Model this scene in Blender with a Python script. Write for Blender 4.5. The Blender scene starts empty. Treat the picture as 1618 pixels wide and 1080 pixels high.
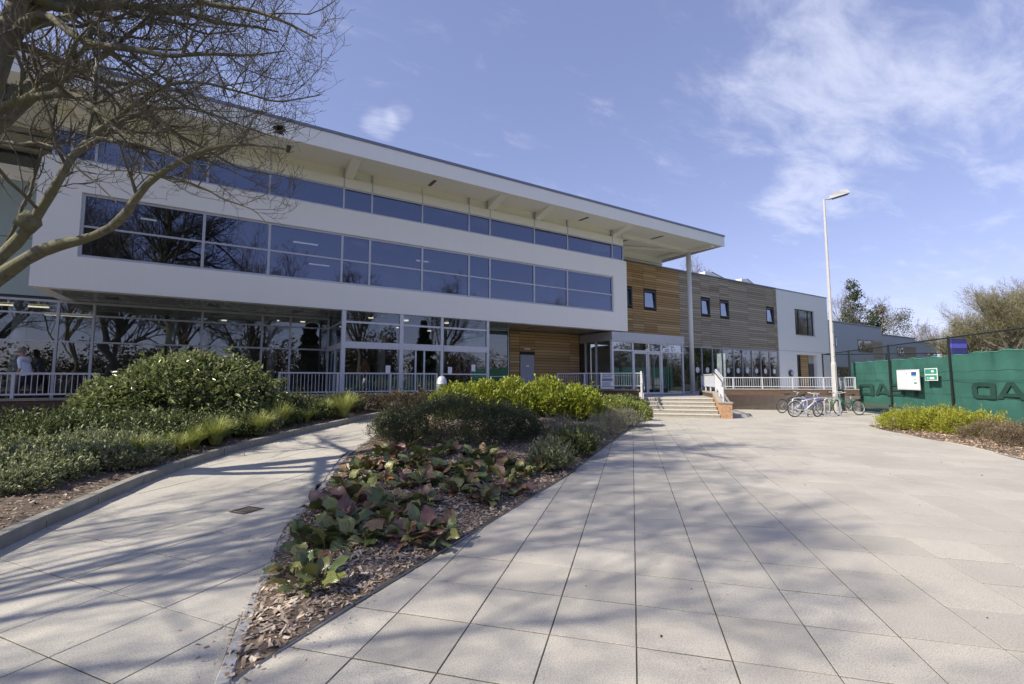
import bpy, math, random
import numpy as np
from mathutils import Vector, Matrix, Euler, noise as mnoise
from mathutils.geometry import delaunay_2d_cdt

R = math.radians
scene = bpy.context.scene
COL = scene.collection
random.seed(7)

# ------------------------------------------------------------------ camera
YAW = R(31.25)          # the facade runs along world X; the camera looks obliquely at it
EYE = 1.55
FPX = 719.0
PITCH = math.atan(60 / FPX)
cam_d = bpy.data.cameras.new('camera')
cam_d.sensor_width = 36.0
cam_d.lens = 36.0 * FPX / 1618.0
cam_d.clip_start = 0.05
cam_d.clip_end = 3000
cam = bpy.data.objects.new('camera', cam_d)
COL.objects.link(cam)
cam.location = (0, 0, EYE)
cam.rotation_euler = (R(90) + PITCH, 0, -YAW)
scene.camera = cam

# ------------------------------------------------------------------ sky, sun, exposure
SUN_EL = R(42)
SUN_H = Vector((-0.9992, 0.04))           # towards the sun, on the ground plane
to_sun = Vector((SUN_H.x * math.cos(SUN_EL), SUN_H.y * math.cos(SUN_EL), math.sin(SUN_EL)))
world = bpy.data.worlds.new('World')
scene.world = world
world.use_nodes = True
wt = world.node_tree
wt.nodes.clear()


def wn(t, **k):
    n = wt.nodes.new(t)
    for a, b in k.items():
        setattr(n, a, b)
    return n


def wl(a, b):
    wt.links.new(a, b)


def wmath(op, a, b=None, c=None, clamp=False):
    n = wn('ShaderNodeMath', operation=op, use_clamp=clamp)
    for i, v in enumerate((a, b, c)):
        if v is None:
            continue
        if isinstance(v, (int, float)):
            n.inputs[i].default_value = v
        else:
            wl(v, n.inputs[i])
    return n.outputs[0]


SKY_STRENGTH = 0.111
sky = wn('ShaderNodeTexSky', sky_type='NISHITA')
sky.sun_disc = False
sky.sun_elevation = SUN_EL
sky.sun_rotation = math.atan2(SUN_H.x, SUN_H.y)
sky.air_density = 1.0
sky.dust_density = 0.15
sky.ozone_density = 1.3
tint = wn('ShaderNodeMix', data_type='RGBA', blend_type='MULTIPLY')
tint.inputs['Factor'].default_value = 1.0
tint.inputs['B'].default_value = (1.22, 1.15, 1.52, 1)
gam = wn('ShaderNodeGamma')
gam.inputs['Gamma'].default_value = 0.6
wl(sky.outputs[0], gam.inputs['Color'])
wl(gam.outputs[0], tint.inputs['A'])
geo = wn('ShaderNodeTexCoord')
sep = wn('ShaderNodeSeparateXYZ')
wl(geo.outputs['Generated'], sep.inputs[0])
zz = wmath('ADD', wmath('MAXIMUM', sep.outputs[2], 0.0), 0.12)
cx = wmath('DIVIDE', sep.outputs[0], zz)
cy = wmath('DIVIDE', sep.outputs[1], zz)
comb = wn('ShaderNodeCombineXYZ')
wl(cx, comb.inputs[0]); wl(cy, comb.inputs[1])
mp = wn('ShaderNodeMapping')
mp.inputs['Rotation'].default_value = (0, 0, R(28))
mp.inputs['Scale'].default_value = (0.9, 1.9, 1)
wl(comb.outputs[0], mp.inputs[0])
n1 = wn('ShaderNodeTexNoise')
n1.inputs['Scale'].default_value = 3.4
n1.inputs['Detail'].default_value = 9
n1.inputs['Roughness'].default_value = 0.63
n1.inputs['Distortion'].default_value = 0.35
wl(mp.outputs[0], n1.inputs['Vector'])
n2 = wn('ShaderNodeTexNoise')
n2.inputs['Scale'].default_value = 0.42
n2.inputs['Detail'].default_value = 3
wl(comb.outputs[0], n2.inputs['Vector'])


def pix_dir(u, v):
    x = (u - 809) / FPX; z = -(v - 540) / FPX
    yc = math.cos(PITCH) - z * math.sin(PITCH); zc = math.sin(PITCH) + z * math.cos(PITCH)
    d = Vector((x * math.cos(YAW) + yc * math.sin(YAW), -x * math.sin(YAW) + yc * math.cos(YAW), zc))
    return d


def cloud_bank(direction, r_in, r_out, gain):
    """a patch of the sky (unit direction) where the cloud layer is thicker"""
    d = wn('ShaderNodeVectorMath', operation='DOT_PRODUCT')
    wl(geo.outputs['Generated'], d.inputs[0])
    d.inputs[1].default_value = direction
    m = wn('ShaderNodeMapRange', interpolation_type='SMOOTHSTEP')
    m.inputs['From Min'].default_value = math.cos(R(r_out))
    m.inputs['From Max'].default_value = math.cos(R(r_in))
    m.inputs['To Max'].default_value = gain
    wl(d.outputs['Value'], m.inputs['Value'])
    return m.outputs[0]


banks = wmath('MULTIPLY', n2.outputs[0], 0.04)
for (u, v, a, b, gsc) in ((1400, 40, 1, 15, .16), (1300, 190, 0, 12, .15), (1262, 320, 0, 5, .22), (600, 200, 0, 2.6, .25), (632, 180, 0, 2.0, .22),
                          (1610, 70, 0, 8, .10), (1610, 225, 0, 5, .15), (1570, 425, 1, 10, .08), (1180, 100, 1, 12, .07), (1340, 395, 2, 9, .02),
                          (60, 60, 3, 22, .06)):
    banks = wmath('ADD', banks, cloud_bank(pix_dir(u, v).normalized(), a, b, gsc))
dens = wmath('ADD', n1.outputs[0], banks)
cr = wn('ShaderNodeMapRange', interpolation_type='SMOOTHSTEP')
cr.inputs['From Min'].default_value = 0.56
cr.inputs['From Max'].default_value = 1.02
cr.inputs['To Max'].default_value = 0.62
wl(dens, cr.inputs['Value'])
cmix = wn('ShaderNodeMix', data_type='RGBA')
cmix.inputs['B'].default_value = (4.2, 4.4, 5.3, 1)
wl(cr.outputs[0], cmix.inputs['Factor'])
wl(tint.outputs['Result'], cmix.inputs['A'])
bg = wn('ShaderNodeBackground')
bg.inputs['Strength'].default_value = SKY_STRENGTH
wl(cmix.outputs['Result'], bg.inputs['Color'])
wo = wn('ShaderNodeOutputWorld')
wl(bg.outputs[0], wo.inputs[0])

sun_d = bpy.data.lights.new('sun', 'SUN')
sun_d.energy = 3.7
sun_d.angle = R(0.6)
sun_d.color = (1.0, 0.91, 0.76)
sun = bpy.data.objects.new('sun', sun_d)
COL.objects.link(sun)
sun.rotation_euler = to_sun.to_track_quat('Z', 'Y').to_euler()
sun.location = (-20, 12, 30)

scene.view_settings.view_transform = 'Standard'
scene.view_settings.look = 'None'
scene.view_settings.gamma = 1
scene.view_settings.use_curve_mapping = False
scene.view_settings.exposure = 0.97
scene.cycles.max_bounces = 10
scene.cycles.transparent_max_bounces = 16
scene.cycles.use_denoising = True

# ------------------------------------------------------------------ layout helpers
CA, SA = math.cos(YAW), math.sin(YAW)


def W(xc, yc):
    """metres right of / ahead of the tripod -> world x, y"""
    return (xc * CA + yc * SA, -xc * SA + yc * CA)


def on_z(u, v, z=0.0):
    d = pix_dir(u, v); t = (z - EYE) / d.z
    return Vector((d.x * t, d.y * t, z))


def on_y(u, v, y):
    d = pix_dir(u, v); t = y / d.y
    return Vector((d.x * t, y, d.z * t + EYE))


PP = Vector((0.7193, 0.6947)); QQ = Vector((0.6947, -0.7193))   # the two directions of the plaza joints


def PQ(p, q):
    return (p * PP.x + q * QQ.x, p * PP.y + q * QQ.y)


def on_q(u, v, q):
    d = pix_dir(u, v); t = q / (d.x * QQ.x + d.y * QQ.y)
    return (d.x * t * PP.x + d.y * t * PP.y, d.z * t + EYE)     # (p, z)


def ramp_z(x, y):
    """the path on the left climbs gently towards the terrace"""
    s = (x + 1.2) * .35 + (y - 7.2) * .94
    if s <= 0:
        return 0.0
    s2 = s * s / (s + 1.2)
    return min(.70, .078 * s2)


def on_path(u, v):
    z = 0.0
    for i in range(40):
        p = on_z(u, v, z)
        z = .5 * z + .5 * ramp_z(p.x, p.y)
    return Vector((p.x, p.y, z))


def on_xc(u, v, yc):
    """point at horizontal depth yc ahead of the tripod"""
    d = pix_dir(u, v)
    f = d.x * SA + d.y * CA
    t = yc / f
    return Vector((d.x * t, d.y * t, d.z * t + EYE))


# ------------------------------------------------------------------ mesh helpers
ORIG = {}
LABELS = {}


class MB:
    def __init__(self, M=None):
        self.v = []; self.f = []; self.mi = []; self.M = M; self.cur = 0

    def add(self, vs, fs):
        b = len(self.v)
        if self.M is not None:
            vs = [tuple(self.M @ Vector(p)) for p in vs]
        self.v.extend([tuple(p) for p in vs])
        for f in fs:
            self.f.append(tuple(i + b for i in f)); self.mi.append(self.cur)
        return self

    def box(self, x0, x1, y0, y1, z0, z1):
        return self.add([(x0, y0, z0), (x1, y0, z0), (x1, y1, z0), (x0, y1, z0), (x0, y0, z1), (x1, y0, z1), (x1, y1, z1), (x0, y1, z1)],
                        [(0, 3, 2, 1), (4, 5, 6, 7), (0, 1, 5, 4), (1, 2, 6, 5), (2, 3, 7, 6), (3, 0, 4, 7)])

    def bbox(self, x0, x1, y0, y1, z0, z1, b=.006):
        """box with chamfered top and vertical edges"""
        vs = []; fs = []
        def ring(i, z):
            return [(x0 + i + b, y0 + i, z), (x1 - i - b, y0 + i, z), (x1 - i, y0 + i + b, z), (x1 - i, y1 - i - b, z),
                    (x1 - i - b, y1 - i, z), (x0 + i + b, y1 - i, z), (x0 + i, y1 - i - b, z), (x0 + i, y0 + i + b, z)]
        rs = ring(0, z0) + ring(0, z1 - b) + ring(b, z1)
        for k in range(2):
            for i in range(8):
                j = (i + 1) % 8
                fs.append((k * 8 + i, k * 8 + j, k * 8 + 8 + j, k * 8 + 8 + i))
        fs.append(tuple(range(16, 24))); fs.append(tuple(range(7, -1, -1)))
        return self.add(rs, fs)

    def prism(self, pts, z0, z1):
        n = len(pts)
        zs0 = z0 if hasattr(z0, '__len__') else [z0] * n
        zs1 = z1 if hasattr(z1, '__len__') else [z1] * n
        vs = [(p[0], p[1], a) for p, a in zip(pts, zs0)] + [(p[0], p[1], a) for p, a in zip(pts, zs1)]
        fs = [tuple(range(n - 1, -1, -1)), tuple(range(n, 2 * n))]
        for i in range(n):
            j = (i + 1) % n
            fs.append((i, j, n + j, n + i))
        return self.add(vs, fs)

    def tube(self, pts, r, n=6, cap=True):
        pts = [Vector(p) for p in pts]
        m = len(pts)
        rs = r if hasattr(r, '__len__') else [r] * m
        vs = []; fs = []
        prev = None
        for i, p in enumerate(pts):
            d = (pts[min(i + 1, m - 1)] - pts[max(i - 1, 0)])
            if d.length < 1e-9:
                d = Vector((0, 0, 1))
            d.normalize()
            if prev is None:
                a = d.orthogonal().normalized()
            else:
                a = prev - d * prev.dot(d)
                a = a.normalized() if a.length > 1e-6 else d.orthogonal().normalized()
            prev = a
            b = d.cross(a)
            for k in range(n):
                t = 2 * math.pi * k / n
                vs.append(p + (a * math.cos(t) + b * math.sin(t)) * rs[i])
        for i in range(m - 1):
            for k in range(n):
                k2 = (k + 1) % n
                fs.append((i * n + k, i * n + k2, (i + 1) * n + k2, (i + 1) * n + k))
        if cap:
            fs.append(tuple(range(n - 1, -1, -1))); fs.append(tuple(range((m - 1) * n, m * n)))
        return self.add(vs, fs)

    def bar(self, a, b, w, h=None):
        """rectangular bar from a to b (w across, h up)"""
        a = Vector(a); b = Vector(b); h = h or w
        d = (b - a).normalized()
        s = d.cross(Vector((0, 0, 1)))
        s = s.normalized() if s.length > 1e-4 else Vector((1, 0, 0))
        u = s.cross(d)
        vs = []
        for p in (a, b):
            for (i, j) in ((-1, -1), (1, -1), (1, 1), (-1, 1)):
                vs.append(p + s * (i * w / 2) + u * (j * h / 2))
        return self.add(vs, [(0, 3, 2, 1), (4, 5, 6, 7), (0, 1, 5, 4), (1, 2, 6, 5), (2, 3, 7, 6), (3, 0, 4, 7)])

    def lathe(self, c, prof, n=16):
        vs = []; fs = []
        for (r, z) in prof:
            for k in range(n):
                t = 2 * math.pi * k / n
                vs.append((c[0] + r * math.cos(t), c[1] + r * math.sin(t), c[2] + z))
        m = len(prof)
        for i in range(m - 1):
            for k in range(n):
                k2 = (k + 1) % n
                fs.append((i * n + k, i * n + k2, (i + 1) * n + k2, (i + 1) * n + k))
        fs.append(tuple(range(n - 1, -1, -1))); fs.append(tuple(range((m - 1) * n, m * n)))
        return self.add(vs, fs)

    def ring(self, c, r, t, n=24, m=6, axis='y'):
        """torus, ring normal along axis"""
        vs = []; fs = []
        for i in range(n):
            a = 2 * math.pi * i / n
            for j in range(m):
                b = 2 * math.pi * j / m
                rr = r + t * math.cos(b); o = t * math.sin(b)
                p = (rr * math.cos(a), o, rr * math.sin(a)) if axis == 'y' else (rr * math.cos(a), rr * math.sin(a), o)
                vs.append((c[0] + p[0], c[1] + p[1], c[2] + p[2]))
        for i in range(n):
            for j in range(m):
                i2 = (i + 1) % n; j2 = (j + 1) % m
                fs.append((i * m + j, i * m + j2, i2 * m + j2, i2 * m + j))
        return self.add(vs, fs)

    def mesh(self, name, mats, off=(0, 0, 0), smooth=False):
        me = bpy.data.meshes.new(name)
        o = Vector(off)
        me.from_pydata([tuple(Vector(p) - o) for p in self.v], [], self.f)
        if not isinstance(mats, (list, tuple)):
            mats = [mats]
        for m in mats:
            me.materials.append(m)
        if len(mats) > 1:
            me.polygons.foreach_set('material_index', self.mi)
        if smooth:
            me.polygons.foreach_set('use_smooth', [True] * len(me.polygons))
        me.update()
        return me


def tag(o, label, cat, group=None, kind=None):
    key = label.lower()
    if key in LABELS and not (group and LABELS[key] == group):
        print('DUPLICATE LABEL', label)
    LABELS[key] = group
    n = len(label.split())
    if n < 4 or n > 16:
        print('LABEL LENGTH', n, label)
    o['label'] = label
    o['category'] = cat
    if group:
        o['group'] = group
    if kind:
        o['kind'] = kind
    return o


def thing(name, label, cat, loc=(0, 0, 0), rz=0.0, group=None, kind=None):
    o = bpy.data.objects.new(name, None)
    o.empty_display_size = .2
    COL.objects.link(o)
    o.location = loc
    o.rotation_euler = (0, 0, rz)
    ORIG[o.name] = Vector(loc) if rz == 0.0 else Vector((0, 0, 0))
    return tag(o, label, cat, group, kind)


def link_mesh(name, me, parent=None, loc=None, rot=None, label=None, kind=None):
    o = bpy.data.objects.new(name, me)
    COL.objects.link(o)
    if parent is not None:
        o.parent = parent
        ORIG[o.name] = ORIG[parent.name]
    else:
        ORIG[o.name] = Vector((0, 0, 0))
    if loc is not None:
        o.location = Vector(loc) - (ORIG[parent.name] if parent is not None else Vector((0, 0, 0)))
    if rot is not None:
        o.rotation_euler = rot
    if label:
        o['label'] = label
    if kind:
        o['kind'] = kind
    return o


def part(name, mb, mats, parent, smooth=False, label=None, kind=None):
    me = mb.mesh(name, mats, ORIG[parent.name], smooth)
    return link_mesh(name, me, parent, label=label, kind=kind)


def struct(name, mb, mats, smooth=False):
    o = link_mesh(name, mb.mesh(name, mats, smooth=smooth))
    o['kind'] = 'structure'
    return o


def copy_tree(o, parent=None):
    c = o.copy()
    COL.objects.link(c)
    if parent is not None:
        c.parent = parent
    ORIG[c.name] = Vector((0, 0, 0))
    for ch in list(o.children):
        copy_tree(ch, c)
    return c


def np_mesh(name, verts, faces, mat, mi=None, smooth=False):
    """verts (n,3), faces (m,k) arrays"""
    me = bpy.data.meshes.new(name)
    verts = np.asarray(verts, dtype=np.float32); faces = np.asarray(faces, dtype=np.int32)
    m, k = faces.shape
    me.vertices.add(len(verts)); me.vertices.foreach_set('co', verts.ravel())
    me.loops.add(m * k); me.loops.foreach_set('vertex_index', faces.ravel())
    me.polygons.add(m)
    me.polygons.foreach_set('loop_start', np.arange(0, m * k, k, dtype=np.int32))
    me.polygons.foreach_set('loop_total', np.full(m, k, dtype=np.int32))
    for q in (mat if isinstance(mat, (list, tuple)) else [mat]):
        me.materials.append(q)
    if mi is not None:
        me.polygons.foreach_set('material_index', np.asarray(mi, dtype=np.int32))
    if smooth:
        me.polygons.foreach_set('use_smooth', np.ones(m, dtype=bool))
    me.update(calc_edges=True)
    return me


# ------------------------------------------------------------------ materials
class NT:
    def __init__(self, name):
        self.m = bpy.data.materials.new(name)
        self.m.use_nodes = True
        self.t = self.m.node_tree
        self.b = self.t.nodes['Principled BSDF']
        self.out = self.t.nodes['Material Output']

    def n(self, t, **k):
        x = self.t.nodes.new(t)
        for a, b in k.items():
            if a[0].isupper():
                x.inputs[a.replace('_', ' ')].default_value = b
            else:
                setattr(x, a, b)
        return x

    def l(self, a, b):
        self.t.links.new(a, b)

    def coord(self, scale=(1, 1, 1), rot=(0, 0, 0), kind='Object'):
        c = self.n('ShaderNodeTexCoord'); mp_ = self.n('ShaderNodeMapping')
        mp_.inputs['Scale'].default_value = scale
        mp_.inputs['Rotation'].default_value = rot
        self.l(c.outputs[kind], mp_.inputs[0])
        return mp_.outputs[0]

    def noise(self, vec, scale, detail=4, rough=.55, dist=0):
        x = self.n('ShaderNodeTexNoise', Scale=scale, Detail=detail, Roughness=rough, Distortion=dist)
        self.l(vec, x.inputs['Vector'])
        return x.outputs[0]

    def ramp(self, fac, stops):
        x = self.n('ShaderNodeValToRGB')
        e = x.color_ramp.elements
        while len(e) < len(stops):
            e.new(.5)
        for i, (p, c) in enumerate(stops):
            e[i].position = p; e[i].color = (*c, 1)
        self.l(fac, x.inputs[0])
        return x.outputs[0]

    def mix(self, fac, a, b, blend='MIX'):
        x = self.n('ShaderNodeMix', data_type='RGBA', blend_type=blend)
        for s, v in (('Factor', fac), ('A', a), ('B', b)):
            if isinstance(v, (int, float)):
                x.inputs[s].default_value = v
            elif isinstance(v, tuple):
                x.inputs[s].default_value = (*v, 1) if len(v) == 3 else v
            else:
                self.l(v, x.inputs[s])
        return x.outputs['Result']

    def mathn(self, op, a, b=0.0, clamp=False):
        x = self.n('ShaderNodeMath', operation=op, use_clamp=clamp)
        for i, v in enumerate((a, b)):
            if isinstance(v, (int, float)):
                x.inputs[i].default_value = v
            else:
                self.l(v, x.inputs[i])
        return x.outputs[0]

    def color(self, c):
        if isinstance(c, tuple):
            self.b.inputs['Base Color'].default_value = (*c, 1)
        else:
            self.l(c, self.b.inputs['Base Color'])
        return self

    def set(self, **k):
        for a, b in k.items():
            self.b.inputs[a.replace('_', ' ')].default_value = b
        return self

    def bump(self, h, strength=.3, dist=.01):
        x = self.n('ShaderNodeBump', Strength=strength, Distance=dist)
        self.l(h, x.inputs['Height'])
        self.l(x.outputs[0], self.b.inputs['Normal'])
        return self

    def rand(self):
        a = self.n('ShaderNodeObjectInfo').outputs['Random']
        b = self.n('ShaderNodeNewGeometry').outputs['Random Per Island']
        return self.mathn('FRACT', self.mathn('ADD', a, b))


def plain(name, col, rough=.5, metal=0.0, spot=.12, scale=6.0, bump=0.0):
    t = NT(name)
    v = t.coord()
    n = t.noise(v, scale, 5)
    lo = tuple(c * (1 - spot) for c in col); hi = tuple(min(1, c * (1 + spot)) for c in col)
    t.color(t.ramp(n, [(.3, lo), (.7, hi)])).set(Roughness=rough, Metallic=metal)
    if bump:
        t.bump(t.noise(v, scale * 12, 4), bump, .004)
    return t.m


def make_render(name, col, dirt=.10):
    t = NT(name)
    v = t.coord()
    streak = t.noise(t.coord((3.2, 3.2, .13)), 1.3, 6, .68)
    fine = t.noise(v, 60, 4)
    blot = t.noise(v, .5, 4)
    c = t.mix(t.mathn('MULTIPLY', streak, dirt * 1.6), col, tuple(x * .55 for x in col))
    c = t.mix(t.mathn('MULTIPLY', blot, dirt), c, tuple(x * .8 for x in col))
    t.color(c).set(Roughness=.75).bump(fine, .25, .004)
    return t.m


M = {}
M['white_render'] = make_render('white_render', (.90, .895, .85), .08)
M['cream_panel'] = make_render('cream_panel', (.86, .85, .72), .06)
M['teal_panel'] = make_render('teal_panel', (.36, .45, .46), .1)
M['grey_render'] = make_render('grey_render', (.42, .47, .52), .1)
M['beige_wall'] = make_render('beige_wall', (.42, .42, .38), .1)
M['fascia'] = make_render('fascia', (.90, .895, .84), .07)
M['soffit'] = make_render('roof_soffit', (.87, .86, .78), .06)
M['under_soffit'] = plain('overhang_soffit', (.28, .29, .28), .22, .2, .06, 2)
M['coping'] = plain('coping_metal', (.20, .22, .27), .4, .5, .06)
M['frame'] = plain('frame_metal', (.50, .52, .57), .42, .35, .05)
M['frame_white'] = plain('frame_white', (.62, .63, .68), .4, .1, .04)
M['dark_frame'] = plain('dark_frame', (.07, .075, .085), .4, .3, .06)
M['galv'] = plain('galvanised_steel', (.52, .55, .60), .42, .45, .10, 18)
M['rail'] = plain('painted_rail', (.55, .57, .62), .45, .2, .06)
M['pole_white'] = plain('pole_white', (.47, .47, .47), .4, .0, .05)
M['column'] = plain('column_paint', (.74, .74, .73), .45, 0, .04)
M['dark'] = plain('dark_rubber', (.03, .03, .032), .7, 0, .1)
M['black_metal'] = plain('black_metal', (.018, .024, .024), .45, .2, .2)
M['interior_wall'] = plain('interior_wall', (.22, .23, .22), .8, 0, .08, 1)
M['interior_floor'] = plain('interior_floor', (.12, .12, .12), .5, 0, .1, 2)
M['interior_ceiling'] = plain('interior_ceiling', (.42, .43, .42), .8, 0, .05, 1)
M['white'] = plain('white_paint', (.80, .80, .80), .5, 0, .03)
M['paper'] = plain('white_paper', (.82, .82, .82), .6, 0, .03)
M['ink_blue'] = plain('blue_print', (.04, .09, .38), .6, 0, .05)
M['ink_grey'] = plain('grey_print', (.2, .22, .28), .6, 0, .05)
M['ink_teal'] = plain('teal_print', (.15, .42, .42), .6, 0, .05)
M['sign_green'] = plain('sign_green', (.04, .30, .22), .4, 0, .04)
M['blue_panel'] = plain('blue_panel', (.035, .04, .16), .5, 0, .08)
M['violet_band'] = plain('violet_band', (.11, .10, .52), .5, 0, .05)
M['court'] = plain('court_asphalt', (.035, .10, .075), .85, 0, .15, 5, .3)
M['rust_grate'] = plain('drain_iron', (.09, .06, .045), .75, .5, .3, 40, .4)
M['door_grey'] = plain('door_grey', (.36, .39, .45), .45, 0, .03)
M['twig_nest'] = plain('nest_twigs', (.028, .023, .017), .95, 0, .4, 30)
M['feather_grey'] = plain('feather_grey', (.30, .29, .28), .8, 0, .12, 20)
M['feather_dark'] = plain('feather_dark', (.05, .05, .055), .8, 0, .12, 20)


def make_glass(name, tint, base, gain, refl=(.82, .87, .95)):
    t = NT(name)
    lw = t.n('ShaderNodeLayerWeight', Blend=.5)
    p = t.mathn('POWER', lw.outputs['Facing'], 3.0)
    fac = t.mathn('ADD', t.mathn('MULTIPLY', p, gain), base, True)
    tr = t.n('ShaderNodeBsdfTransparent'); tr.inputs[0].default_value = (*tint, 1)
    gl = t.n('ShaderNodeBsdfGlossy', Roughness=.008); gl.inputs['Color'].default_value = (*refl, 1)
    wob = t.noise(t.coord((.5, .5, .5)), 1.1, 2)
    bp = t.n('ShaderNodeBump', Strength=.035, Distance=.12)
    t.l(wob, bp.inputs['Height']); t.l(bp.outputs[0], gl.inputs['Normal'])
    mx = t.n('ShaderNodeMixShader')
    t.l(fac, mx.inputs[0]); t.l(tr.outputs[0], mx.inputs[1]); t.l(gl.outputs[0], mx.inputs[2])
    t.l(mx.outputs[0], t.out.inputs['Surface'])
    t.t.nodes.remove(t.b)
    return t.m


M['glass'] = make_glass('window_glass', (.74, .77, .77), .11, .5)
M['glass_blue'] = make_glass('upper_window_glass', (.35, .40, .50), .17, .5, (.72, .78, .98))
M['glass_pale'] = make_glass('obscured_glass', (.55, .58, .62), .3, .6)


def make_boards(name, cols, weather):
    t = NT(name)
    r = t.rand()
    c = t.ramp(r, [(i / (len(cols) - 1), col) for i, col in enumerate(cols)])
    grain = t.noise(t.coord((3, 3, 60), kind='Generated'), 3.0, 5, .6)
    g2 = t.noise(t.coord((.6, .6, 1.5)), 1.2, 4)
    c = t.mix(t.mathn('MULTIPLY', grain, .35), c, tuple(x * .45 for x in cols[0]))
    c = t.mix(t.mathn('MULTIPLY', g2, weather), c, (.24, .24, .235))
    t.color(c).set(Roughness=.85, Specular_IOR_Level=.1).bump(grain, .3, .004)
    return t.m


M['brown_board'] = make_boards('brown_board', [(.40, .245, .105), (.61, .40, .19), (.51, .33, .155), (.74, .52, .27), (.45, .28, .12), (.66, .44, .21)], .16)
M['grey_board'] = make_boards('grey_board', [(.35, .285, .20), (.53, .455, .34), (.43, .36, .26), (.61, .54, .42), (.38, .31, .21), (.50, .43, .325)], .08)
M['batten'] = plain('dark_batten', (.045, .035, .028), .9, 0, .2)


def make_brick(name):
    t = NT(name)
    # bricks follow the wall: use the horizontal run along the wall and the height
    c = t.n('ShaderNodeTexCoord'); s = t.n('ShaderNodeSeparateXYZ'); t.l(c.outputs['Object'], s.inputs[0])
    run = t.mathn('SUBTRACT', t.mathn('MULTIPLY', s.outputs[0], .72), t.mathn('MULTIPLY', s.outputs[1], .69))
    cb = t.n('ShaderNodeCombineXYZ'); t.l(run, cb.inputs[0]); t.l(s.outputs[2], cb.inputs[1])
    b = t.n('ShaderNodeTexBrick', Scale=1.0)
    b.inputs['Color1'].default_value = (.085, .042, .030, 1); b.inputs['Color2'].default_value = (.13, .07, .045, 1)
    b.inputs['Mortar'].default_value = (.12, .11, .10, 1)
    b.inputs['Brick Width'].default_value = .225; b.inputs['Row Height'].default_value = .075
    b.inputs['Mortar Size'].default_value = .006
    t.l(cb.outputs[0], b.inputs['Vector'])
    n = t.noise(t.coord(), 3, 5)
    col = t.mix(t.mathn('MULTIPLY', n, .55), b.outputs[0], (.10, .075, .06))
    t.color(col).set(Roughness=.9).bump(b.outputs['Fac'], -.5, .006)
    return t.m


M['brick'] = make_brick('wall_brick')
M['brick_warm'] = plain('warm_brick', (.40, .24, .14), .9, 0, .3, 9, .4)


def make_slab(name, col):
    t = NT(name)
    r = t.rand()
    v = t.coord(kind='Generated')
    vo = t.coord(kind='Object')
    c = t.ramp(r, [(0, tuple(x * .86 for x in col)), (.25, tuple(x * .95 for x in col)), (.6, col), (1, tuple(min(1, x * 1.06) for x in col))])
    geo_ = t.n('ShaderNodeNewGeometry')
    stain = t.noise(geo_.outputs['Position'], .8, 6, .62)
    spec = t.noise(geo_.outputs['Position'], 120, 3, .75)
    mid = t.noise(geo_.outputs['Position'], 14, 6, .7)
    c = t.mix(t.ramp(stain, [(.45, (0, 0, 0)), (.70, (.75, .75, .75))]), c, tuple(x * .72 for x in col))
    c = t.mix(t.ramp(mid, [(.48, (0, 0, 0)), (.75, (.35, .35, .35))]), c, tuple(x * .78 for x in col))
    c = t.mix(t.ramp(spec, [(.36, (.85, .85, .85)), (.54, (0, 0, 0))]), c, tuple(x * .5 for x in col))
    gum = t.noise(geo_.outputs['Position'], 11, 2, .4)
    c = t.mix(t.ramp(gum, [(.735, (0, 0, 0)), (.765, (.45, .45, .45))]), c, tuple(x * .45 for x in col))
    c = t.mix(t.ramp(spec, [(.60, (0, 0, 0)), (.74, (.4, .4, .4))]), c, tuple(min(1, x * 1.35) for x in col))
    t.color(c).set(Roughness=.85).bump(t.mathn('ADD', spec, t.mathn('MULTIPLY', mid, .6)), .35, .004)
    return t.m


M['slab'] = make_slab('paving_slab', (.47, .445, .395))
M['path_slab'] = make_slab('path_slab', (.48, .46, .41))
M['joint'] = plain('joint_sand', (.075, .075, .05), .95, 0, .75, 3.5)
M['kerb'] = plain('kerb_concrete', (.23, .225, .20), .9, 0, .2, 7, .4)
M['edging'] = plain('edging_concrete', (.42, .40, .355), .85, 0, .16, 9, .3)
M['edging_steel'] = plain('edging_strip', (.40, .41, .41), .6, .2, .1, 12)
M['concrete_dark'] = plain('step_concrete', (.30, .28, .24), .9, 0, .2, 12, .4)
M['concrete_light'] = plain('step_nosing', (.46, .44, .40), .85, 0, .12, 12, .3)
M['deck'] = plain('terrace_paving', (.34, .33, .31), .85, 0, .1, 4)
M['soil'] = plain('bed_soil', (.12, .09, .068), .95, 0, .5, 14, .8)


def make_chip(name, cols):
    t = NT(name)
    r = t.rand()
    t.color(t.ramp(r, [(i / (len(cols) - 1), c) for i, c in enumerate(cols)])).set(Roughness=.9)
    return t.m


M['chip'] = make_chip('bark_chip', [(.14, .10, .075), (.36, .28, .21), (.24, .18, .135), (.52, .43, .34), (.19, .14, .105), (.62, .54, .45), (.30, .235, .18)])
M['chip_tan'] = make_chip('tan_bark_chip', [(.24, .16, .10), (.46, .33, .22), (.35, .25, .16), (.58, .44, .31), (.29, .20, .13)])


def make_leaf(name, cols, rough=.45, trans=.25):
    t = NT(name)
    r = t.rand()
    c = t.ramp(r, [(i / (len(cols) - 1), col) for i, col in enumerate(cols)])
    n = t.noise(t.coord(), 2.2, 3)
    c = t.mix(t.mathn('MULTIPLY', n, .35), c, tuple(x * .55 for x in cols[0]))
    t.color(c).set(Roughness=rough)
    if trans:
        tl = t.n('ShaderNodeBsdfTranslucent')
        t.l(c, tl.inputs['Color'])
        mx = t.n('ShaderNodeMixShader'); mx.inputs[0].default_value = trans
        t.l(t.b.outputs[0], mx.inputs[1]); t.l(tl.outputs[0], mx.inputs[2])
        t.l(mx.outputs[0], t.out.inputs['Surface'])
    return t.m


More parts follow.
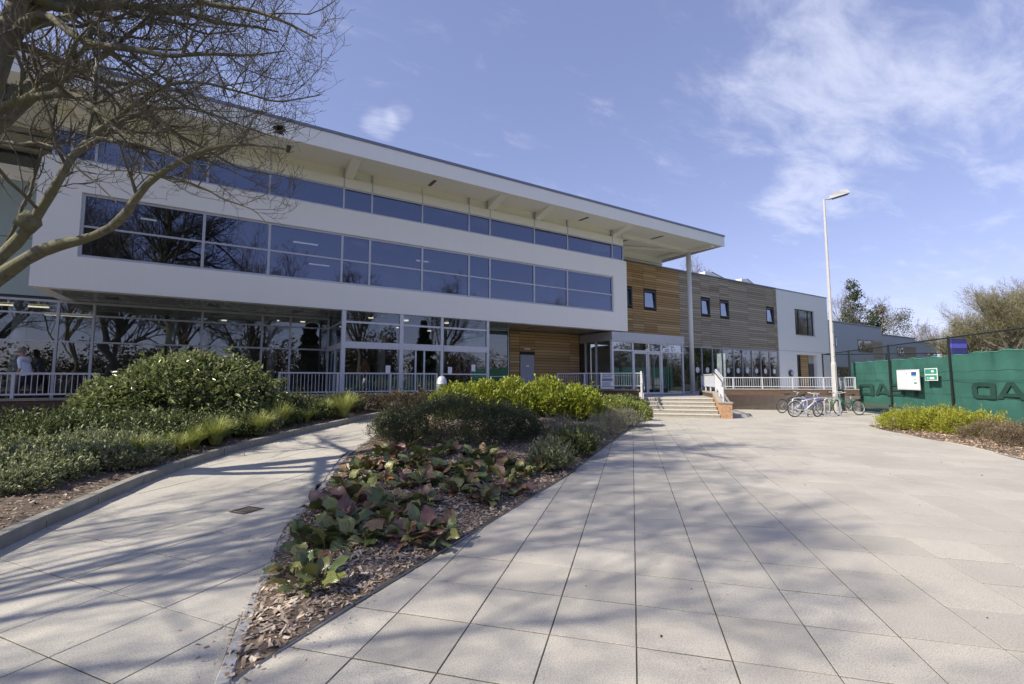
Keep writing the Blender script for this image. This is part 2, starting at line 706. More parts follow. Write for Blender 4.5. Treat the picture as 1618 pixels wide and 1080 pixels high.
M['hebe'] = make_leaf('dark_shrub_leaf', [(.07, .09, .04), (.115, .14, .06), (.09, .115, .05), (.16, .18, .085), (.13, .125, .07)])
M['laurel'] = make_leaf('laurel_leaf', [(.25, .31, .035), (.38, .43, .055), (.31, .37, .045), (.50, .53, .11), (.26, .32, .04)], .3, .4)
M['euonymus'] = make_leaf('euonymus_leaf', [(.20, .26, .055), (.30, .36, .08), (.26, .31, .07), (.40, .44, .14)], .4, .35)
M['silver'] = make_leaf('silver_leaf', [(.22, .23, .16), (.32, .32, .24), (.40, .39, .31), (.19, .19, .13), (.27, .26, .19)], .6, .2)
M['sage'] = make_leaf('sage_leaf', [(.23, .27, .13), (.33, .36, .20), (.42, .44, .28), (.18, .22, .10), (.30, .33, .13)], .5, .25)
M['dark_leaf'] = make_leaf('dark_green_leaf', [(.075, .105, .035), (.12, .155, .05), (.165, .205, .075), (.09, .125, .04), (.23, .26, .12)], .5, .25)
M['spotted'] = make_leaf('spotted_laurel_leaf', [(.13, .185, .06), (.20, .26, .09), (.28, .33, .14), (.15, .20, .065), (.44, .43, .25), (.22, .26, .10)], .25, .3)
M['sedge'] = make_leaf('sedge_blade', [(.22, .27, .055), (.34, .39, .10), (.45, .46, .18), (.27, .32, .075)], .5, .3)
M['lime'] = make_leaf('lime_leaf', [(.31, .34, .03), (.43, .45, .05), (.37, .39, .04), (.52, .51, .10), (.29, .32, .035)], .45, .4)
M['heather'] = make_leaf('heather_leaf', [(.14, .10, .065), (.20, .15, .10), (.17, .14, .08), (.27, .20, .15), (.15, .15, .06)], .8, .15)
M['brownish'] = make_leaf('brown_shrub_leaf', [(.07, .05, .035), (.13, .10, .065), (.10, .11, .05), (.19, .15, .10), (.12, .07, .05)], .6, .2)
M['ivy'] = make_leaf('ivy_leaf', [(.05, .075, .02), (.085, .115, .03), (.065, .09, .025), (.12, .14, .045)], .5, .2)
M['spring'] = make_leaf('spring_leaf', [(.13, .14, .05), (.19, .19, .075), (.16, .15, .07), (.22, .21, .10)], .6, .3)
M['conifer'] = make_leaf('conifer_needle', [(.02, .04, .022), (.035, .06, .03), (.05, .075, .04)], .6, .15)
M['plant_indoor'] = make_leaf('indoor_leaf', [(.04, .06, .03), (.08, .09, .04), (.12, .08, .05)], .5, .2)


def big_leaf(name, cols):
    t = NT(name)
    r = t.n('ShaderNodeObjectInfo').outputs['Random']
    g = t.coord(kind='Generated')
    c = t.ramp(r, [(i / (len(cols) - 1), col) for i, col in enumerate(cols)])
    v = t.n('ShaderNodeTexWave', Scale=3.4, Distortion=2.0, Detail=2)
    t.l(g, v.inputs['Vector'])
    c = t.mix(t.mathn('MULTIPLY', v.outputs['Fac'], .22), c, tuple(min(1, x * 1.7 + .03) for x in cols[0]))
    n = t.noise(g, 3.5, 4)
    c = t.mix(t.ramp(n, [(.5, (0, 0, 0)), (.75, (.6, .6, .6))]), c, tuple(x * .5 for x in cols[-1]))
    t.color(c).set(Roughness=.33).bump(v.outputs['Fac'], .25, .006)
    tl = t.n('ShaderNodeBsdfTranslucent'); t.l(c, tl.inputs['Color'])
    mx = t.n('ShaderNodeMixShader'); mx.inputs[0].default_value = .15
    t.l(t.b.outputs[0], mx.inputs[1]); t.l(tl.outputs[0], mx.inputs[2]); t.l(mx.outputs[0], t.out.inputs['Surface'])
    return t.m


BERG = [big_leaf('bergenia_green', [(.08, .115, .04), (.125, .165, .055), (.17, .20, .075), (.09, .125, .045)]),
        big_leaf('bergenia_olive', [(.15, .175, .055), (.23, .245, .075), (.28, .27, .10), (.13, .145, .05)]),
        big_leaf('bergenia_purple', [(.16, .075, .06), (.22, .12, .10), (.14, .08, .06), (.27, .17, .14)]),
        big_leaf('bergenia_brown', [(.22, .14, .075), (.27, .19, .11), (.19, .13, .07), (.32, .12, .05)])]


def make_bark(name, a, b, moss=None):
    t = NT(name)
    n = t.noise(t.coord((6, 6, 2.2)), 3, 6, .65)
    c = t.ramp(n, [(.3, a), (.7, b)])
    if moss:
        c = t.mix(t.ramp(t.noise(t.coord(), 2.2, 5), [(.42, (0, 0, 0)), (.62, (.85, .85, .85))]), c, moss)
    t.color(c).set(Roughness=.9).bump(t.noise(t.coord((9, 9, 3)), 6, 6, .7), 1.0, .02)
    return t.m


M['bark'] = make_bark('mossy_bark', (.085, .078, .058), (.25, .235, .18), (.17, .17, .085))
M['twig'] = make_bark('twig_bark', (.09, .08, .062), (.20, .18, .14), (.155, .145, .085))
M['far_bark'] = make_bark('far_bark', (.10, .085, .07), (.20, .18, .15))
M['far_twig'] = make_bark('far_twig', (.12, .10, .085), (.20, .175, .15))
M['mist_twig'] = make_bark('budding_twig', (.17, .15, .085), (.25, .225, .13))


def make_net(name):
    t = NT(name)
    v = t.coord()
    n = t.noise(v, .9, 4)
    w = t.n('ShaderNodeTexNoise', Scale=240.0, Detail=2); t.l(v, w.inputs['Vector'])
    c = t.ramp(n, [(.3, (.06, .235, .19)), (.7, (.10, .33, .275))])
    c = t.mix(t.mathn('MULTIPLY', w.outputs[0], .35), c, (.02, .11, .085))
    t.color(c).set(Roughness=.8)
    tl = t.n('ShaderNodeBsdfTranslucent'); t.l(c, tl.inputs['Color'])
    mx = t.n('ShaderNodeMixShader'); mx.inputs[0].default_value = .3
    t.l(t.b.outputs[0], mx.inputs[1]); t.l(tl.outputs[0], mx.inputs[2]); t.l(mx.outputs[0], t.out.inputs['Surface'])
    return t.m


M['net'] = make_net('shade_net')
M['net_print'] = plain('net_print', (.02, .075, .06), .85, 0, .2, 3)
M['net_hem'] = plain('net_hem', (.10, .36, .28), .8, 0, .1, 8)


def emit(name, col, s):
    t = NT(name)
    t.color((.8, .8, .8))
    t.b.inputs['Emission Color'].default_value = (*col, 1)
    t.b.inputs['Emission Strength'].default_value = s
    return t.m


M['lamp_on'] = emit('lit_tube', (1.0, .86, .6), .8)

# ================================================================== GROUND
rng = random.Random(11)
mb = MB(); mb.box(-900, 900, -900, 900, -.30, -.09)
tg = NT('far_ground')
tg.color(tg.ramp(tg.noise(tg.coord(), .08, 6), [(.35, (.05, .065, .03)), (.65, (.10, .105, .05))])).set(Roughness=.95)
struct('ground', mb, tg.m)

# outlines measured on the ground (metres)
ISLAND_R = [(0.04, 2.86), (0.51, 3.21), (1.24, 3.70), (2.78, 4.71), (4.75, 6.02), (7.90, 8.40), (11.2, 10.9), (13.6, 12.7), (14.62, 13.62)]
ISLAND_L = [(-0.03, 2.84), (0.08, 3.51), (0.29, 4.43), (0.51, 5.43), (0.90, 6.51)]
ISLAND_L += [tuple(on_path(u, v)[:2]) for (u, v) in ((540, 720), (590, 690), (606, 672))]
KERB_L = [(-2.35, 3.2), (-2.05, 4.7), (-1.77, 6.13), (-1.57, 7.07)]
KERB_L += [tuple(on_path(u, v)[:2]) for (u, v) in ((200, 775), (300, 735), (400, 705), (500, 680), (590, 660))]
print('island L', [tuple(round(c, 2) for c in p) for p in ISLAND_L], 'kerb', [tuple(round(c, 2) for c in p) for p in KERB_L])
kx, ky = KERB_L[-1]
WALL_Y = max(15.75, ky + .7)
KERB_L += [(kx + 1.0, ky + .55), (kx + 2.4, ky + .95)]
il = ISLAND_L[-1]
ISLAND_TOP = [(il[0] + 1.0, il[1] + .75), (8.6, 15.3), (11.0, 16.4), (13.15, 17.55)]


def inside(pt, poly):
    x, y = pt[0], pt[1]; c = False; n = len(poly); j = n - 1
    for i in range(n):
        xi, yi = poly[i][0], poly[i][1]; xj, yj = poly[j][0], poly[j][1]
        if (yi > y) != (yj > y) and x < (xj - xi) * (y - yi) / (yj - yi) + xi:
            c = not c
        j = i
    return c


def clip_half(poly, a, b):
    """keep the part of poly on the left of a->b"""
    out = []
    def side(p): return (b[0] - a[0]) * (p[1] - a[1]) - (b[1] - a[1]) * (p[0] - a[0])
    for i in range(len(poly)):
        p, q = poly[i], poly[(i + 1) % len(poly)]
        sp, sq = side(p), side(q)
        if sp >= 0: out.append(p)
        if (sp > 0 > sq) or (sp < 0 < sq):
            t = sp / (sp - sq)
            out.append((p[0] + (q[0] - p[0]) * t, p[1] + (q[1] - p[1]) * t))
    return out


def px_of(x, y, z):
    xc = x * CA - y * SA; yc = x * SA + y * CA; zc = z - EYE
    d = yc * math.cos(PITCH) + zc * math.sin(PITCH); up = -yc * math.sin(PITCH) + zc * math.cos(PITCH)
    return (809 + FPX * xc / d, 540 - FPX * up / d, d)


def seen_size(x, y, z, a=.3):
    u, v, d = px_of(x, y, z)
    if d < .5 or u < -60 or u > 1680 or v > 1180 or v < 0:
        return -1.0
    return a * (EYE - z) / d ** 3


ISLAND = ISLAND_R + [(15.75, 14.75)] + ISLAND_TOP[::-1] + ISLAND_L[::-1]
RIGHT_BED = [(11.2, .6), (13.12, 2.52), (14.74, 3.71), (15.8, 4.83), (17.17, 6.14), (18.5, 7.1), tuple(on_z(1412, 667)[:2]), PQ(20.5, 11.05), PQ(9.5, 11.05)]

# sub-base the joints are filled with
mb = MB()
mb.prism([(-12, -6), (16, -10), PQ(12, 18), PQ(12, 11.1), PQ(27, 11.1), PQ(27, -4), (16, 15), (6.4, 12.2), (-1.6, 8.2), (-12, 8.2)], -.085, -.0055)
plaza = struct('plaza_paving', mb, M['joint'])
plaza['label'] = 'pale square concrete paving slabs of the plaza'

SL = .514
PT = 2.885; QT = -.008
shared = {}


def slab_mesh(poly, zs, name, mat, b=.0018):
    n = len(poly)
    cx_ = sum(p[0] for p in poly) / n; cy_ = sum(p[1] for p in poly) / n
    vs = []; fs = []
    for k, (ins, dz) in enumerate(((0, -.045), (0, -b), (b, 0))):
        for p, z in zip(poly, zs):
            l = math.hypot(p[0] - cx_, p[1] - cy_) or 1
            vs.append((p[0] - (p[0] - cx_) / l * ins * 1.4, p[1] - (p[1] - cy_) / l * ins * 1.4, z + dz))
    for k in range(2):
        for i in range(n):
            j = (i + 1) % n
            fs.append((k * n + i, k * n + j, (k + 1) * n + j, (k + 1) * n + i))
    fs.append(tuple(range(2 * n, 3 * n)))
    return vs, fs


def lay(cells, parent, name, mat, zf, limit=295):
    cells.sort(key=lambda c: -c['s'])
    rest = MB()
    for i, c in enumerate(cells):
        if i < limit and c['s'] > 0:
            if c['full'] is not None:
                key = (name, c['full'][0], i % 2)
                if key not in shared:
                    hs = c['full'][0] / 2; ht = c['full'][1] / 2
                    vs, fs = slab_mesh([(-hs, -ht), (hs, -ht), (hs, ht), (-hs, ht)], [0] * 4, name, mat)
                    q = MB(); q.add(vs, fs); shared[key] = q.mesh(name, mat)
                link_mesh(name, shared[key], parent, (c['c'][0], c['c'][1], rng.uniform(-.0016, .0012)),
                          (rng.uniform(-.0025, .0025), rng.uniform(-.0025, .0025), c['full'][2]))
            else:
                dz = rng.uniform(-.0016, .0012)
                cc = c['c']
                vs, fs = slab_mesh([(p[0] - cc[0], p[1] - cc[1]) for p in c['poly']], [zf(*p) + dz - zf(*cc) for p in c['poly']], name, mat)
                q = MB(); q.add(vs, fs)
                link_mesh(name, q.mesh(name, mat), parent, (cc[0], cc[1], zf(*cc)))
        else:
            dz = rng.uniform(-.0016, .0012)
            vs, fs = slab_mesh(c['poly'], [zf(*p) + dz for p in c['poly']], name, mat)
            rest.add(vs, fs)
    if rest.v:
        part('distant_slabs', rest, mat, parent, kind='stuff')


LINE_L = ((-.62, -.35), (.93, 6.6))
LINE_R = ((.04, 2.86), (4.75, 6.02))
cells = []
g = .0085
gp_ = .0125
for i in range(-14, 48):
    for j in range(-14, 30):
        p0 = PT + i * SL; q0 = QT + j * SL
        poly = [PQ(p0 + gp_ / 2, q0 + g / 2), PQ(p0 + gp_ / 2, q0 + SL - g / 2), PQ(p0 + SL - gp_ / 2, q0 + SL - g / 2), PQ(p0 + SL - gp_ / 2, q0 + g / 2)]
        poly = poly[::-1]
        c = PQ(p0 + SL / 2, q0 + SL / 2)
        if p0 + SL > 26.6 or (q0 > 10.6 and p0 > 8) or (p0 > 20.0 and q0 < 3.3 and q0 > -3):
            continue
        if q0 < -3 and p0 > 8: continue
        if all(inside(p, ISLAND) for p in poly) or all(inside(p, RIGHT_BED) for p in poly):
            continue
        full = True
        if c[0] < 5.4:
            a = clip_half(poly, LINE_L[1], LINE_L[0])
            if len(a) < 3: continue
            if c[1] > 2.0:
                a = clip_half(a, LINE_R[1], LINE_R[0])
            if len(a) < 3: continue
            if len(a) != 4 or max(abs(a[k][0] - poly[k][0]) for k in range(4)) > 1e-5: full = False
            poly = a
        elif not inside(c, ISLAND) and c[1] > c[0] * .72 + 4.2:
            continue
        if inside(c, ISLAND) and c[0] > 6 and c[1] > 9.5 + .7 * (c[0] - 8.5):
            continue
        cc = c if full else (sum(p[0] for p in poly) / len(poly), sum(p[1] for p in poly) / len(poly))
        cells.append(dict(poly=poly, c=cc, s=seen_size(cc[0], cc[1], 0), full=(SL - gp_, SL - g, R(44)) if full else None))
lay(cells, plaza, 'slab', M['slab'], lambda x, y: 0.0)

# the path on the left
GA = R(36.5); PS = .60
gx = (math.cos(GA), math.sin(GA)); gy = (-math.sin(GA), math.cos(GA))
mb = MB()
strip = [(kx_, ky_) for kx_, ky_ in KERB_L]
lef = strip; rig = ISLAND_L + ISLAND_TOP[:1]


def path_sheet():
    m = MB()
    nx = 44
    for i in range(nx):
        for j in range(nx):
            x0 = -2.9 + i * .30; y0 = -2 + j * .42
            pts = [(x0, y0), (x0 + .3, y0), (x0 + .3, y0 + .42), (x0, y0 + .42)]
            if y0 < 8 and x0 > -.62 + (y0 + .35) * .2230: continue
            if y0 > 16.2 or x0 > 9.2: continue
            if y0 > 3 and not any(inside(p, PATH_POLY) for p in pts): continue
            m.add([(p[0], p[1], ramp_z(*p) - .006) for p in pts], [(0, 1, 2, 3)])
    return m


PATH_POLY = KERB_L + [(8.4, 16.0), (9.6, 15.2)] + (ISLAND_L + ISLAND_TOP[:1])[::-1] + [(-.70, -.35), (-1.1, -1.5), (-3.4, -1.5)]
path = struct('path_paving', path_sheet(), M['joint'])
path['label'] = 'large square paving slabs of the rising side path'
PATH_POLY = KERB_L + [(8.4, 16.0), (9.6, 15.2)] + (ISLAND_L + ISLAND_TOP[:1])[::-1] + [(-.70, -.35), (-1.1, -1.5), (-3.4, -1.5)]
cells = []
OX, OY = -0.70, 4.49
for i in range(-14, 26):
    for j in range(-14, 26):
        def G(a, b): return (OX + a * PS * gx[0] + b * PS * gy[0], OY + a * PS * gx[1] + b * PS * gy[1])
        e = .0045 / PS
        poly = [G(i + e, j + e), G(i + 1 - e, j + e), G(i + 1 - e, j + 1 - e), G(i + e, j + 1 - e)]
        c = G(i + .5, j + .5)
        if c[0] < -3.6 and c[1] > 3 or c[0] < -5 or c[1] > 16.6 or c[1] < -2 or c[0] > 9.5: continue
        if not any(inside(p, PATH_POLY) for p in poly + [c]): continue
        full = True
        if c[1] < 7.2:
            a = clip_half(poly, LINE_L[0], LINE_L[1])
            if len(a) < 3: continue
            if len(a) != 4: full = False
            poly = a
        if ramp_z(*max(poly, key=lambda p: ramp_z(*p))) > 0: full = False
        cc = (sum(p[0] for p in poly) / len(poly), sum(p[1] for p in poly) / len(poly))
        cells.append(dict(poly=poly, c=cc, s=seen_size(cc[0], cc[1], ramp_z(*cc)), full=(PS - .009, PS - .0091, GA) if full else None))
lay(cells, path, 'slab', M['path_slab'], ramp_z)


# ---- kerb of the left bed and edgings of the island: stone by stone
def polyline_pts(pts, step, zf=lambda x, y: 0.0):
    out = []
    segs = list(zip(pts[:-1], pts[1:]))
    L = [math.hypot(b[0] - a[0], b[1] - a[1]) for a, b in segs]
    tot = sum(L); n = max(1, round(tot / step))
    for k in range(n + 1):
        s = tot * k / n
        for (a, b), l in zip(segs, L):
            if s <= l + 1e-9:
                t = s / l
                out.append((a[0] + (b[0] - a[0]) * t, a[1] + (b[1] - a[1]) * t)); break
            s -= l
    return out


def smooth_line(pts, it=2):
    for k in range(it):
        o = [pts[0]]
        for a, b in zip(pts[:-1], pts[1:]):
            o.append((a[0] * .75 + b[0] * .25, a[1] * .75 + b[1] * .25)); o.append((a[0] * .25 + b[0] * .75, a[1] * .25 + b[1] * .75))
        o.append(pts[-1]); pts = o
    return pts


def edging(root, pts, w, h, mat, name, zf, step, side=1, gap=.012):
    pl = polyline_pts(smooth_line(pts), step)
    n = len(pl)
    for k in range(n - 1):
        a = Vector(pl[k]); b = Vector(pl[k + 1])
        def nrm(i):
            p = Vector(pl[max(0, i - 1)]); q = Vector(pl[min(n - 1, i + 1)]); d = (q - p).normalized()
            return Vector((-d.y, d.x)) * side
        na, nb = nrm(k), nrm(k + 1)
        d = (b - a).normalized() * gap / 2
        a2, b2 = a + d, b - d
        za, zb = zf(*a), zf(*b)
        dz = rng.uniform(-.003, .003)
        c = Vector((*((a2 + b2) / 2), (za + zb) / 2))
        m = MB()
        bv = .008
        v = []
        for (p, nn, z) in ((a2, na, za), (b2, nb, zb)):
            for (o, hh) in ((0, -.10), (0, h - bv), (bv, h), (w - bv, h), (w, h - bv), (w, -.10)):
                q = p + nn * o
                v.append((q.x - c.x, q.y - c.y, z + hh + dz - c.z))
        f = [(0, 1, 7, 6), (1, 2, 8, 7), (2, 3, 9, 8), (3, 4, 10, 9), (4, 5, 11, 10), (5, 4, 3, 2, 1, 0), (6, 7, 8, 9, 10, 11)]
        m.add(v, f)
        link_mesh(name, m.mesh(name, mat), root, c)


kr = bpy.data.objects.new('bed_kerb', None); COL.objects.link(kr); ORIG[kr.name] = Vector((0, 0, 0)); kr['kind'] = 'structure'
kr['label'] = 'raised concrete kerb curving beside the left planting bed'
edging(kr, KERB_L, .13, .13, M['kerb'], 'kerb_stone', ramp_z, .92, 1)
er = bpy.data.objects.new('island_edging', None); COL.objects.link(er); ORIG[er.name] = Vector((0, 0, 0)); er['kind'] = 'structure'
er['label'] = 'flush concrete edging round the middle planting bed'
edging(er, ISLAND_L, .075, .022, M['edging_steel'], 'edging_piece', ramp_z, .92, -1)
edging(er, ISLAND_R, .07, .008, M['edging'], 'edging_piece', lambda x, y: 0.0, .92, 1)
rr = bpy.data.objects.new('right_bed_edging', None); COL.objects.link(rr); ORIG[rr.name] = Vector((0, 0, 0)); rr['kind'] = 'structure'
edging(rr, RIGHT_BED[:7], .06, .014, M['edging'], 'edging_piece', lambda x, y: 0.0, .92, -1)


# ---- planting beds
def bed_surface(name, poly, mat, zf, bulge=.10, grid=.22, lift=.012):
    xs = [p[0] for p in poly]; ys = [p[1] for p in poly]
    pts = [Vector(p) for p in poly]
    edges = [(i, (i + 1) % len(poly)) for i in range(len(poly))]
    x = min(xs)
    r = random.Random(3)
    while x < max(xs):
        y = min(ys)
        while y < max(ys):
            q = (x + r.uniform(-.05, .05), y + r.uniform(-.05, .05))
            if inside(q, poly): pts.append(Vector(q))
            y += grid
        x += grid
    vs, es, fs, _, _, _ = delaunay_2d_cdt(pts, edges, [], 1, 1e-4)
    out = []
    P = [Vector(p) for p in poly]
    for v in vs:
        dmin = 9
        for a, b in zip(P, P[1:] + P[:1]):
            ab = b - a; t = max(0, min(1, (v - a).dot(ab) / ab.length_squared))
            dmin = min(dmin, (a + ab * t - v).length)
        z = zf(v.x, v.y) + lift + bulge * min(1, dmin / .7) + (.02 * mnoise.noise((v.x * 3, v.y * 3, 0)) if dmin > .05 else 0)
        out.append((v.x, v.y, z))
    m = MB(); m.add(out, fs)
    o = struct(name, m, mat, smooth=True)
    return o


def island_z(x, y):
    # level with the plaza on the right edge and with the ramp on the left edge
    t = max(0.0, min(1.0, ((y - 2.86) - (x - .04) * .68) / 2.6))
    return ramp_z(x, y) * t


def left_z(x, y):
    return max(0, ramp_z(max(x, -1.5), y) if x > -1.5 else ramp_z(-1.5, y)) * 1.0


bed_i = bed_surface('middle_planting_bed', ISLAND, M['soil'], island_z, .07)
LEFT_BED = KERB_L + [(kx + 2.4, WALL_Y), (-16, WALL_Y), (-16, 2.5), (-2.45, 2.5)]
LEFT_BED_IN = [(p[0] - .02, p[1] + .02) for p in KERB_L] + LEFT_BED[len(KERB_L):]
bed_l = bed_surface('left_planting_bed', LEFT_BED_IN, M['soil'], left_z, .10, .35, .07)
bed_r = bed_surface('right_planting_bed', RIGHT_BED, M['soil'], lambda x, y: 0.0, .08, .3)


def mulch(name, poly, n, zf, mat, bulge, lift, smin, smax, test=None, seed=1):
    r = np.random.default_rng(seed)
    xs = [p[0] for p in poly]; ys = [p[1] for p in poly]
    P = [Vector(p) for p in poly]
    V = []; F = []
    k = 0; tries = 0
    while k < n and tries < n * 12:
        tries += 1
        x = r.uniform(min(xs), max(xs)); y = r.uniform(min(ys), max(ys))
        if test and not test(x, y, r): continue
        if not inside((x, y), poly): continue
        v = Vector((x, y)); dmin = 9
        for a, b in zip(P, P[1:] + P[:1]):
            ab = b - a; t = max(0, min(1, (v - a).dot(ab) / ab.length_squared))
            dmin = min(dmin, (a + ab * t - v).length)
        if dmin < .012: continue
        z = zf(x, y) + lift + bulge * min(1, dmin / .7) + .006
        L = smin + (smax - smin) * r.random() ** 2.2; w = min(.022, L * r.uniform(.14, .5))
        e = Euler((r.normal(0, .38), r.normal(0, .38), r.uniform(0, 6.28)))
        m_ = e.to_matrix()
        b0 = len(V)
        sk = r.uniform(-.3, .3) * w
        for (a, c, h) in ((-L / 2, -w / 2, 0), (L / 2, -w / 2 + sk, 0), (L / 2 * .9, w / 2, .002), (-L / 2 * .8, w / 2 - sk, .001), (0, 0, .35 * w)):
            q = m_ @ Vector((a, c, h)); V.append((x + q.x, y + q.y, z + q.z))
        F += [(b0, b0 + 1, b0 + 4), (b0 + 1, b0 + 2, b0 + 4), (b0 + 2, b0 + 3, b0 + 4), (b0 + 3, b0, b0 + 4)]
        k += 1
    me = np_mesh(name, V, F, mat)
    o = link_mesh(name, me); tag(o, {'bark_mulch': 'brown bark chips covering the middle planting bed', 'bark_mulch_left': 'brown bark chips along the left bed kerb',
                                     'bark_mulch_right': 'tan bark chips on the right bed beside the court'}[name], 'mulch', kind='stuff')
    return o


def near_front(x, y, r):
    d = math.hypot(x, y)
    return r.random() < min(1, (4.4 / max(d, 1)) ** 2.0)


o = mulch('bark_mulch', ISLAND, 44000, island_z, M['chip'], .07, .012, .012, .075, near_front)
o = mulch('bark_mulch_left', LEFT_BED_IN, 10000, left_z, M['chip'], .10, .07, .025, .07,
          lambda x, y, r: x > -5.5 and x < 4 and y < 13 and (x - (-1.9 + (y - 5) * .22)) > -1.6 and r.random() < .8, 2)
o = mulch('bark_mulch_right', RIGHT_BED, 9000, lambda x, y: 0, M['chip_tan'], .08, .012, .03, .12, None, 3)

# chips and crumbs kicked over the edging on to the paving
er_ = np.random.default_rng(12)
V = []; F = []
for line, sd, n in ((ISLAND_R, -1, 420), (ISLAND_L, 1, 160), (RIGHT_BED[:7], 1, 160)):
    pl = polyline_pts(line, .05)
    for k in range(n):
        i = int(er_.uniform(0, 1) ** 1.6 * (len(pl) - 2)); a = Vector(pl[i]); b = Vector(pl[i + 1]); d = (b - a).normalized(); nn = Vector((-d.y, d.x)) * sd
        q = a + nn * (er_.exponential(.09) - .02)
        z = (ramp_z(q.x, q.y) if line is ISLAND_L else 0) + (.024 if line is ISLAND_L and (q - a).length < .07 else .010 if (q - a).length < .06 else .003)
        L = er_.uniform(.006, .03); w = L * er_.uniform(.2, .5); t = er_.uniform(0, 6.28); c, s_ = math.cos(t), math.sin(t)
        b0 = len(V)
        for (x, y, h) in ((-L / 2, -w / 2, 0), (L / 2, -w / 3, 0), (L / 2.4, w / 2, 0), (-L / 2, w / 2.5, 0), (0, 0, w * .5)):
            V.append((q.x + x * c - y * s_, q.y + x * s_ + y * c, z + h))
        F += [(b0, b0 + 1, b0 + 4), (b0 + 1, b0 + 2, b0 + 4), (b0 + 2, b0 + 3, b0 + 4), (b0 + 3, b0, b0 + 4)]
tag(link_mesh('stray_chips', np_mesh('stray_chips', V, F, M['chip'])), 'stray bark crumbs scattered on the paving beside the bed edgings', 'mulch', kind='stuff')

# ---- court beyond the fence
mb = MB(); mb.prism([PQ(9, 11.3), PQ(31.8, 11.3), PQ(31.8, 40), PQ(9, 40)], -.08, -.02)
struct('tennis_court', mb, M['court'])

# ================================================================== TERRACE, STEPS, BRICK WALLS
TZ = .75
EL = Vector((13.35, 17.8)); ER = Vector((16.13, 14.93))       # entrance railing ends
STL = Vector(PQ(22.0, .50)); STR = Vector(PQ(22.0, 3.42))     # top of the steps
WR0 = Vector(PQ(26.6, 3.75)); WR1 = Vector(PQ(26.6, 11.0))    # right-hand brick wall
deck = [(-30, WALL_Y + .24), (kx + 3.4, WALL_Y + .24), (9.4, 15.5), (12.7, 18.1), tuple(EL), tuple(STL), tuple(STR), PQ(22.0, 3.74), PQ(26.6, 3.74), tuple(WR1), PQ(31.5, 11.0),
        (47, 19.58), (-30, 19.58)]
mb = MB(); mb.prism(deck[::1], -.05, TZ)
struct('terrace', mb, M['deck'])


def brick_wall(label, a, b, h0, h1, th=.23, cat='brick wall', inward=1):
    a = Vector(a); b = Vector(b); d = (b - a).normalized(); n = Vector((-d.y, d.x)) * inward
    t = thing('brick_wall', label, cat, (a.x, a.y, 0), group='brick terrace walls')
    m = MB(); m.prism([tuple(a), tuple(b), tuple(b + n * th), tuple(a + n * th)][::1 if inward > 0 else -1], h0, h1 - .06)
    part('brickwork', m, M['brick'], t)
    L = (b - a).length; k = max(1, int(L / .9))
    for i in range(k):
        p = a + d * (L * i / k + .003) - n * .025; q = a + d * (L * (i + 1) / k - .003) - n * .025
        m = MB(); m.prism([tuple(p), tuple(q), tuple(q + n * (th + .05)), tuple(p + n * (th + .05))][::1 if inward > 0 else -1], h1 - .06, h1)
        part('coping_stone', m, M['concrete_dark'], t)
    return t


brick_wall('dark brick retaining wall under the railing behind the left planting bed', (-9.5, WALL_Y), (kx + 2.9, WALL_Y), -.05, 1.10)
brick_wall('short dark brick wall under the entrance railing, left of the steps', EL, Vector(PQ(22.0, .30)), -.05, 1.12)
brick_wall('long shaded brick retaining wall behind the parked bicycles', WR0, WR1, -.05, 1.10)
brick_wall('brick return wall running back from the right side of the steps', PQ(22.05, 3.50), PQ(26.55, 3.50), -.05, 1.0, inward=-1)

st = thing('entrance_steps', 'five concrete steps with pale nosings up to the glass entrance', 'steps', (*PQ(20.2, 2), 0))
FR = Matrix.Rotation(R(44), 4, 'Z')       # local x = along PP, local y = along -QQ


def pq_mb():
    return MB(FR)                          # local coordinates (p, -q, z)


for i in range(5):
    p0 = 20.2 + .36 * i
    m = pq_mb(); m.box(p0 + .02, p0 + .36 if i < 4 else p0 + .37, -3.42, -.52, -.05 + .15 * i, .15 * (i + 1) - .045)
    s = part('step', m, M['concrete_dark'], st)
    m = pq_mb(); m.bbox(p0, p0 + .37, -3.42, -.52, .15 * (i + 1) - .045, .15 * (i + 1) + .002 * 0, .008)
    part('nosing', m, M['concrete_light'], s)
# cheek walls and brick pier
pr = thing('brick_pier', 'sunlit orange brick pier with concrete cap at the foot of the steps', 'pier', (*PQ(20.2, 3.6), 0))
for r_ in range(8):
    m = pq_mb()
    off = .11 * (r_ % 2)
    edges_ = [3.44, 3.44 + .215 - off, 3.88] if r_ % 2 == 0 else [3.44, 3.55, 3.765, 3.88]
    for a, b in zip(edges_[:-1], edges_[1:]):
        m = pq_mb(); m.bbox(20.10, 20.315, -b + .004, -a - .004, r_ * .075 - .0, r_ * .075 + .066, .004)
        part('brick', m, M['brick_warm'], pr)
    for a, b in ((20.325, 20.43), (20.438, 20.55)):
        m = pq_mb(); m.bbox(a, b, -3.876, -3.444, r_ * .075, r_ * .075 + .066, .004)
        part('brick', m, M['brick_warm'], pr)
m = pq_mb(); m.box(20.11, 20.54, -3.87, -3.45, -.05, .60); part('mortar_core', m, M['edging'], pr)
m = pq_mb(); m.bbox(20.07, 20.58, -3.91, -3.41, .602, .66, .01); part('pier_cap', m, M['concrete_dark'], pr)
ck = thing('step_cheek_wall', 'sloping brick cheek wall on the right side of the steps', 'cheek wall', (*PQ(21.2, 3.6), 0))
m = pq_mb()
m.add([(20.56, -3.88, -.05), (22.05, -3.88, -.05), (22.05, -3.88, 1.0), (20.56, -3.88, .56), (20.56, -3.46, -.05), (22.05, -3.46, -.05), (22.05, -3.46, 1.0), (20.56, -3.46, .56)],
      [(0, 1, 2, 3), (7, 6, 5, 4), (0, 4, 5, 1), (1, 5, 6, 2), (2, 6, 7, 3), (3, 7, 4, 0)])
part('brickwork', m, M['brick_warm'], ck)
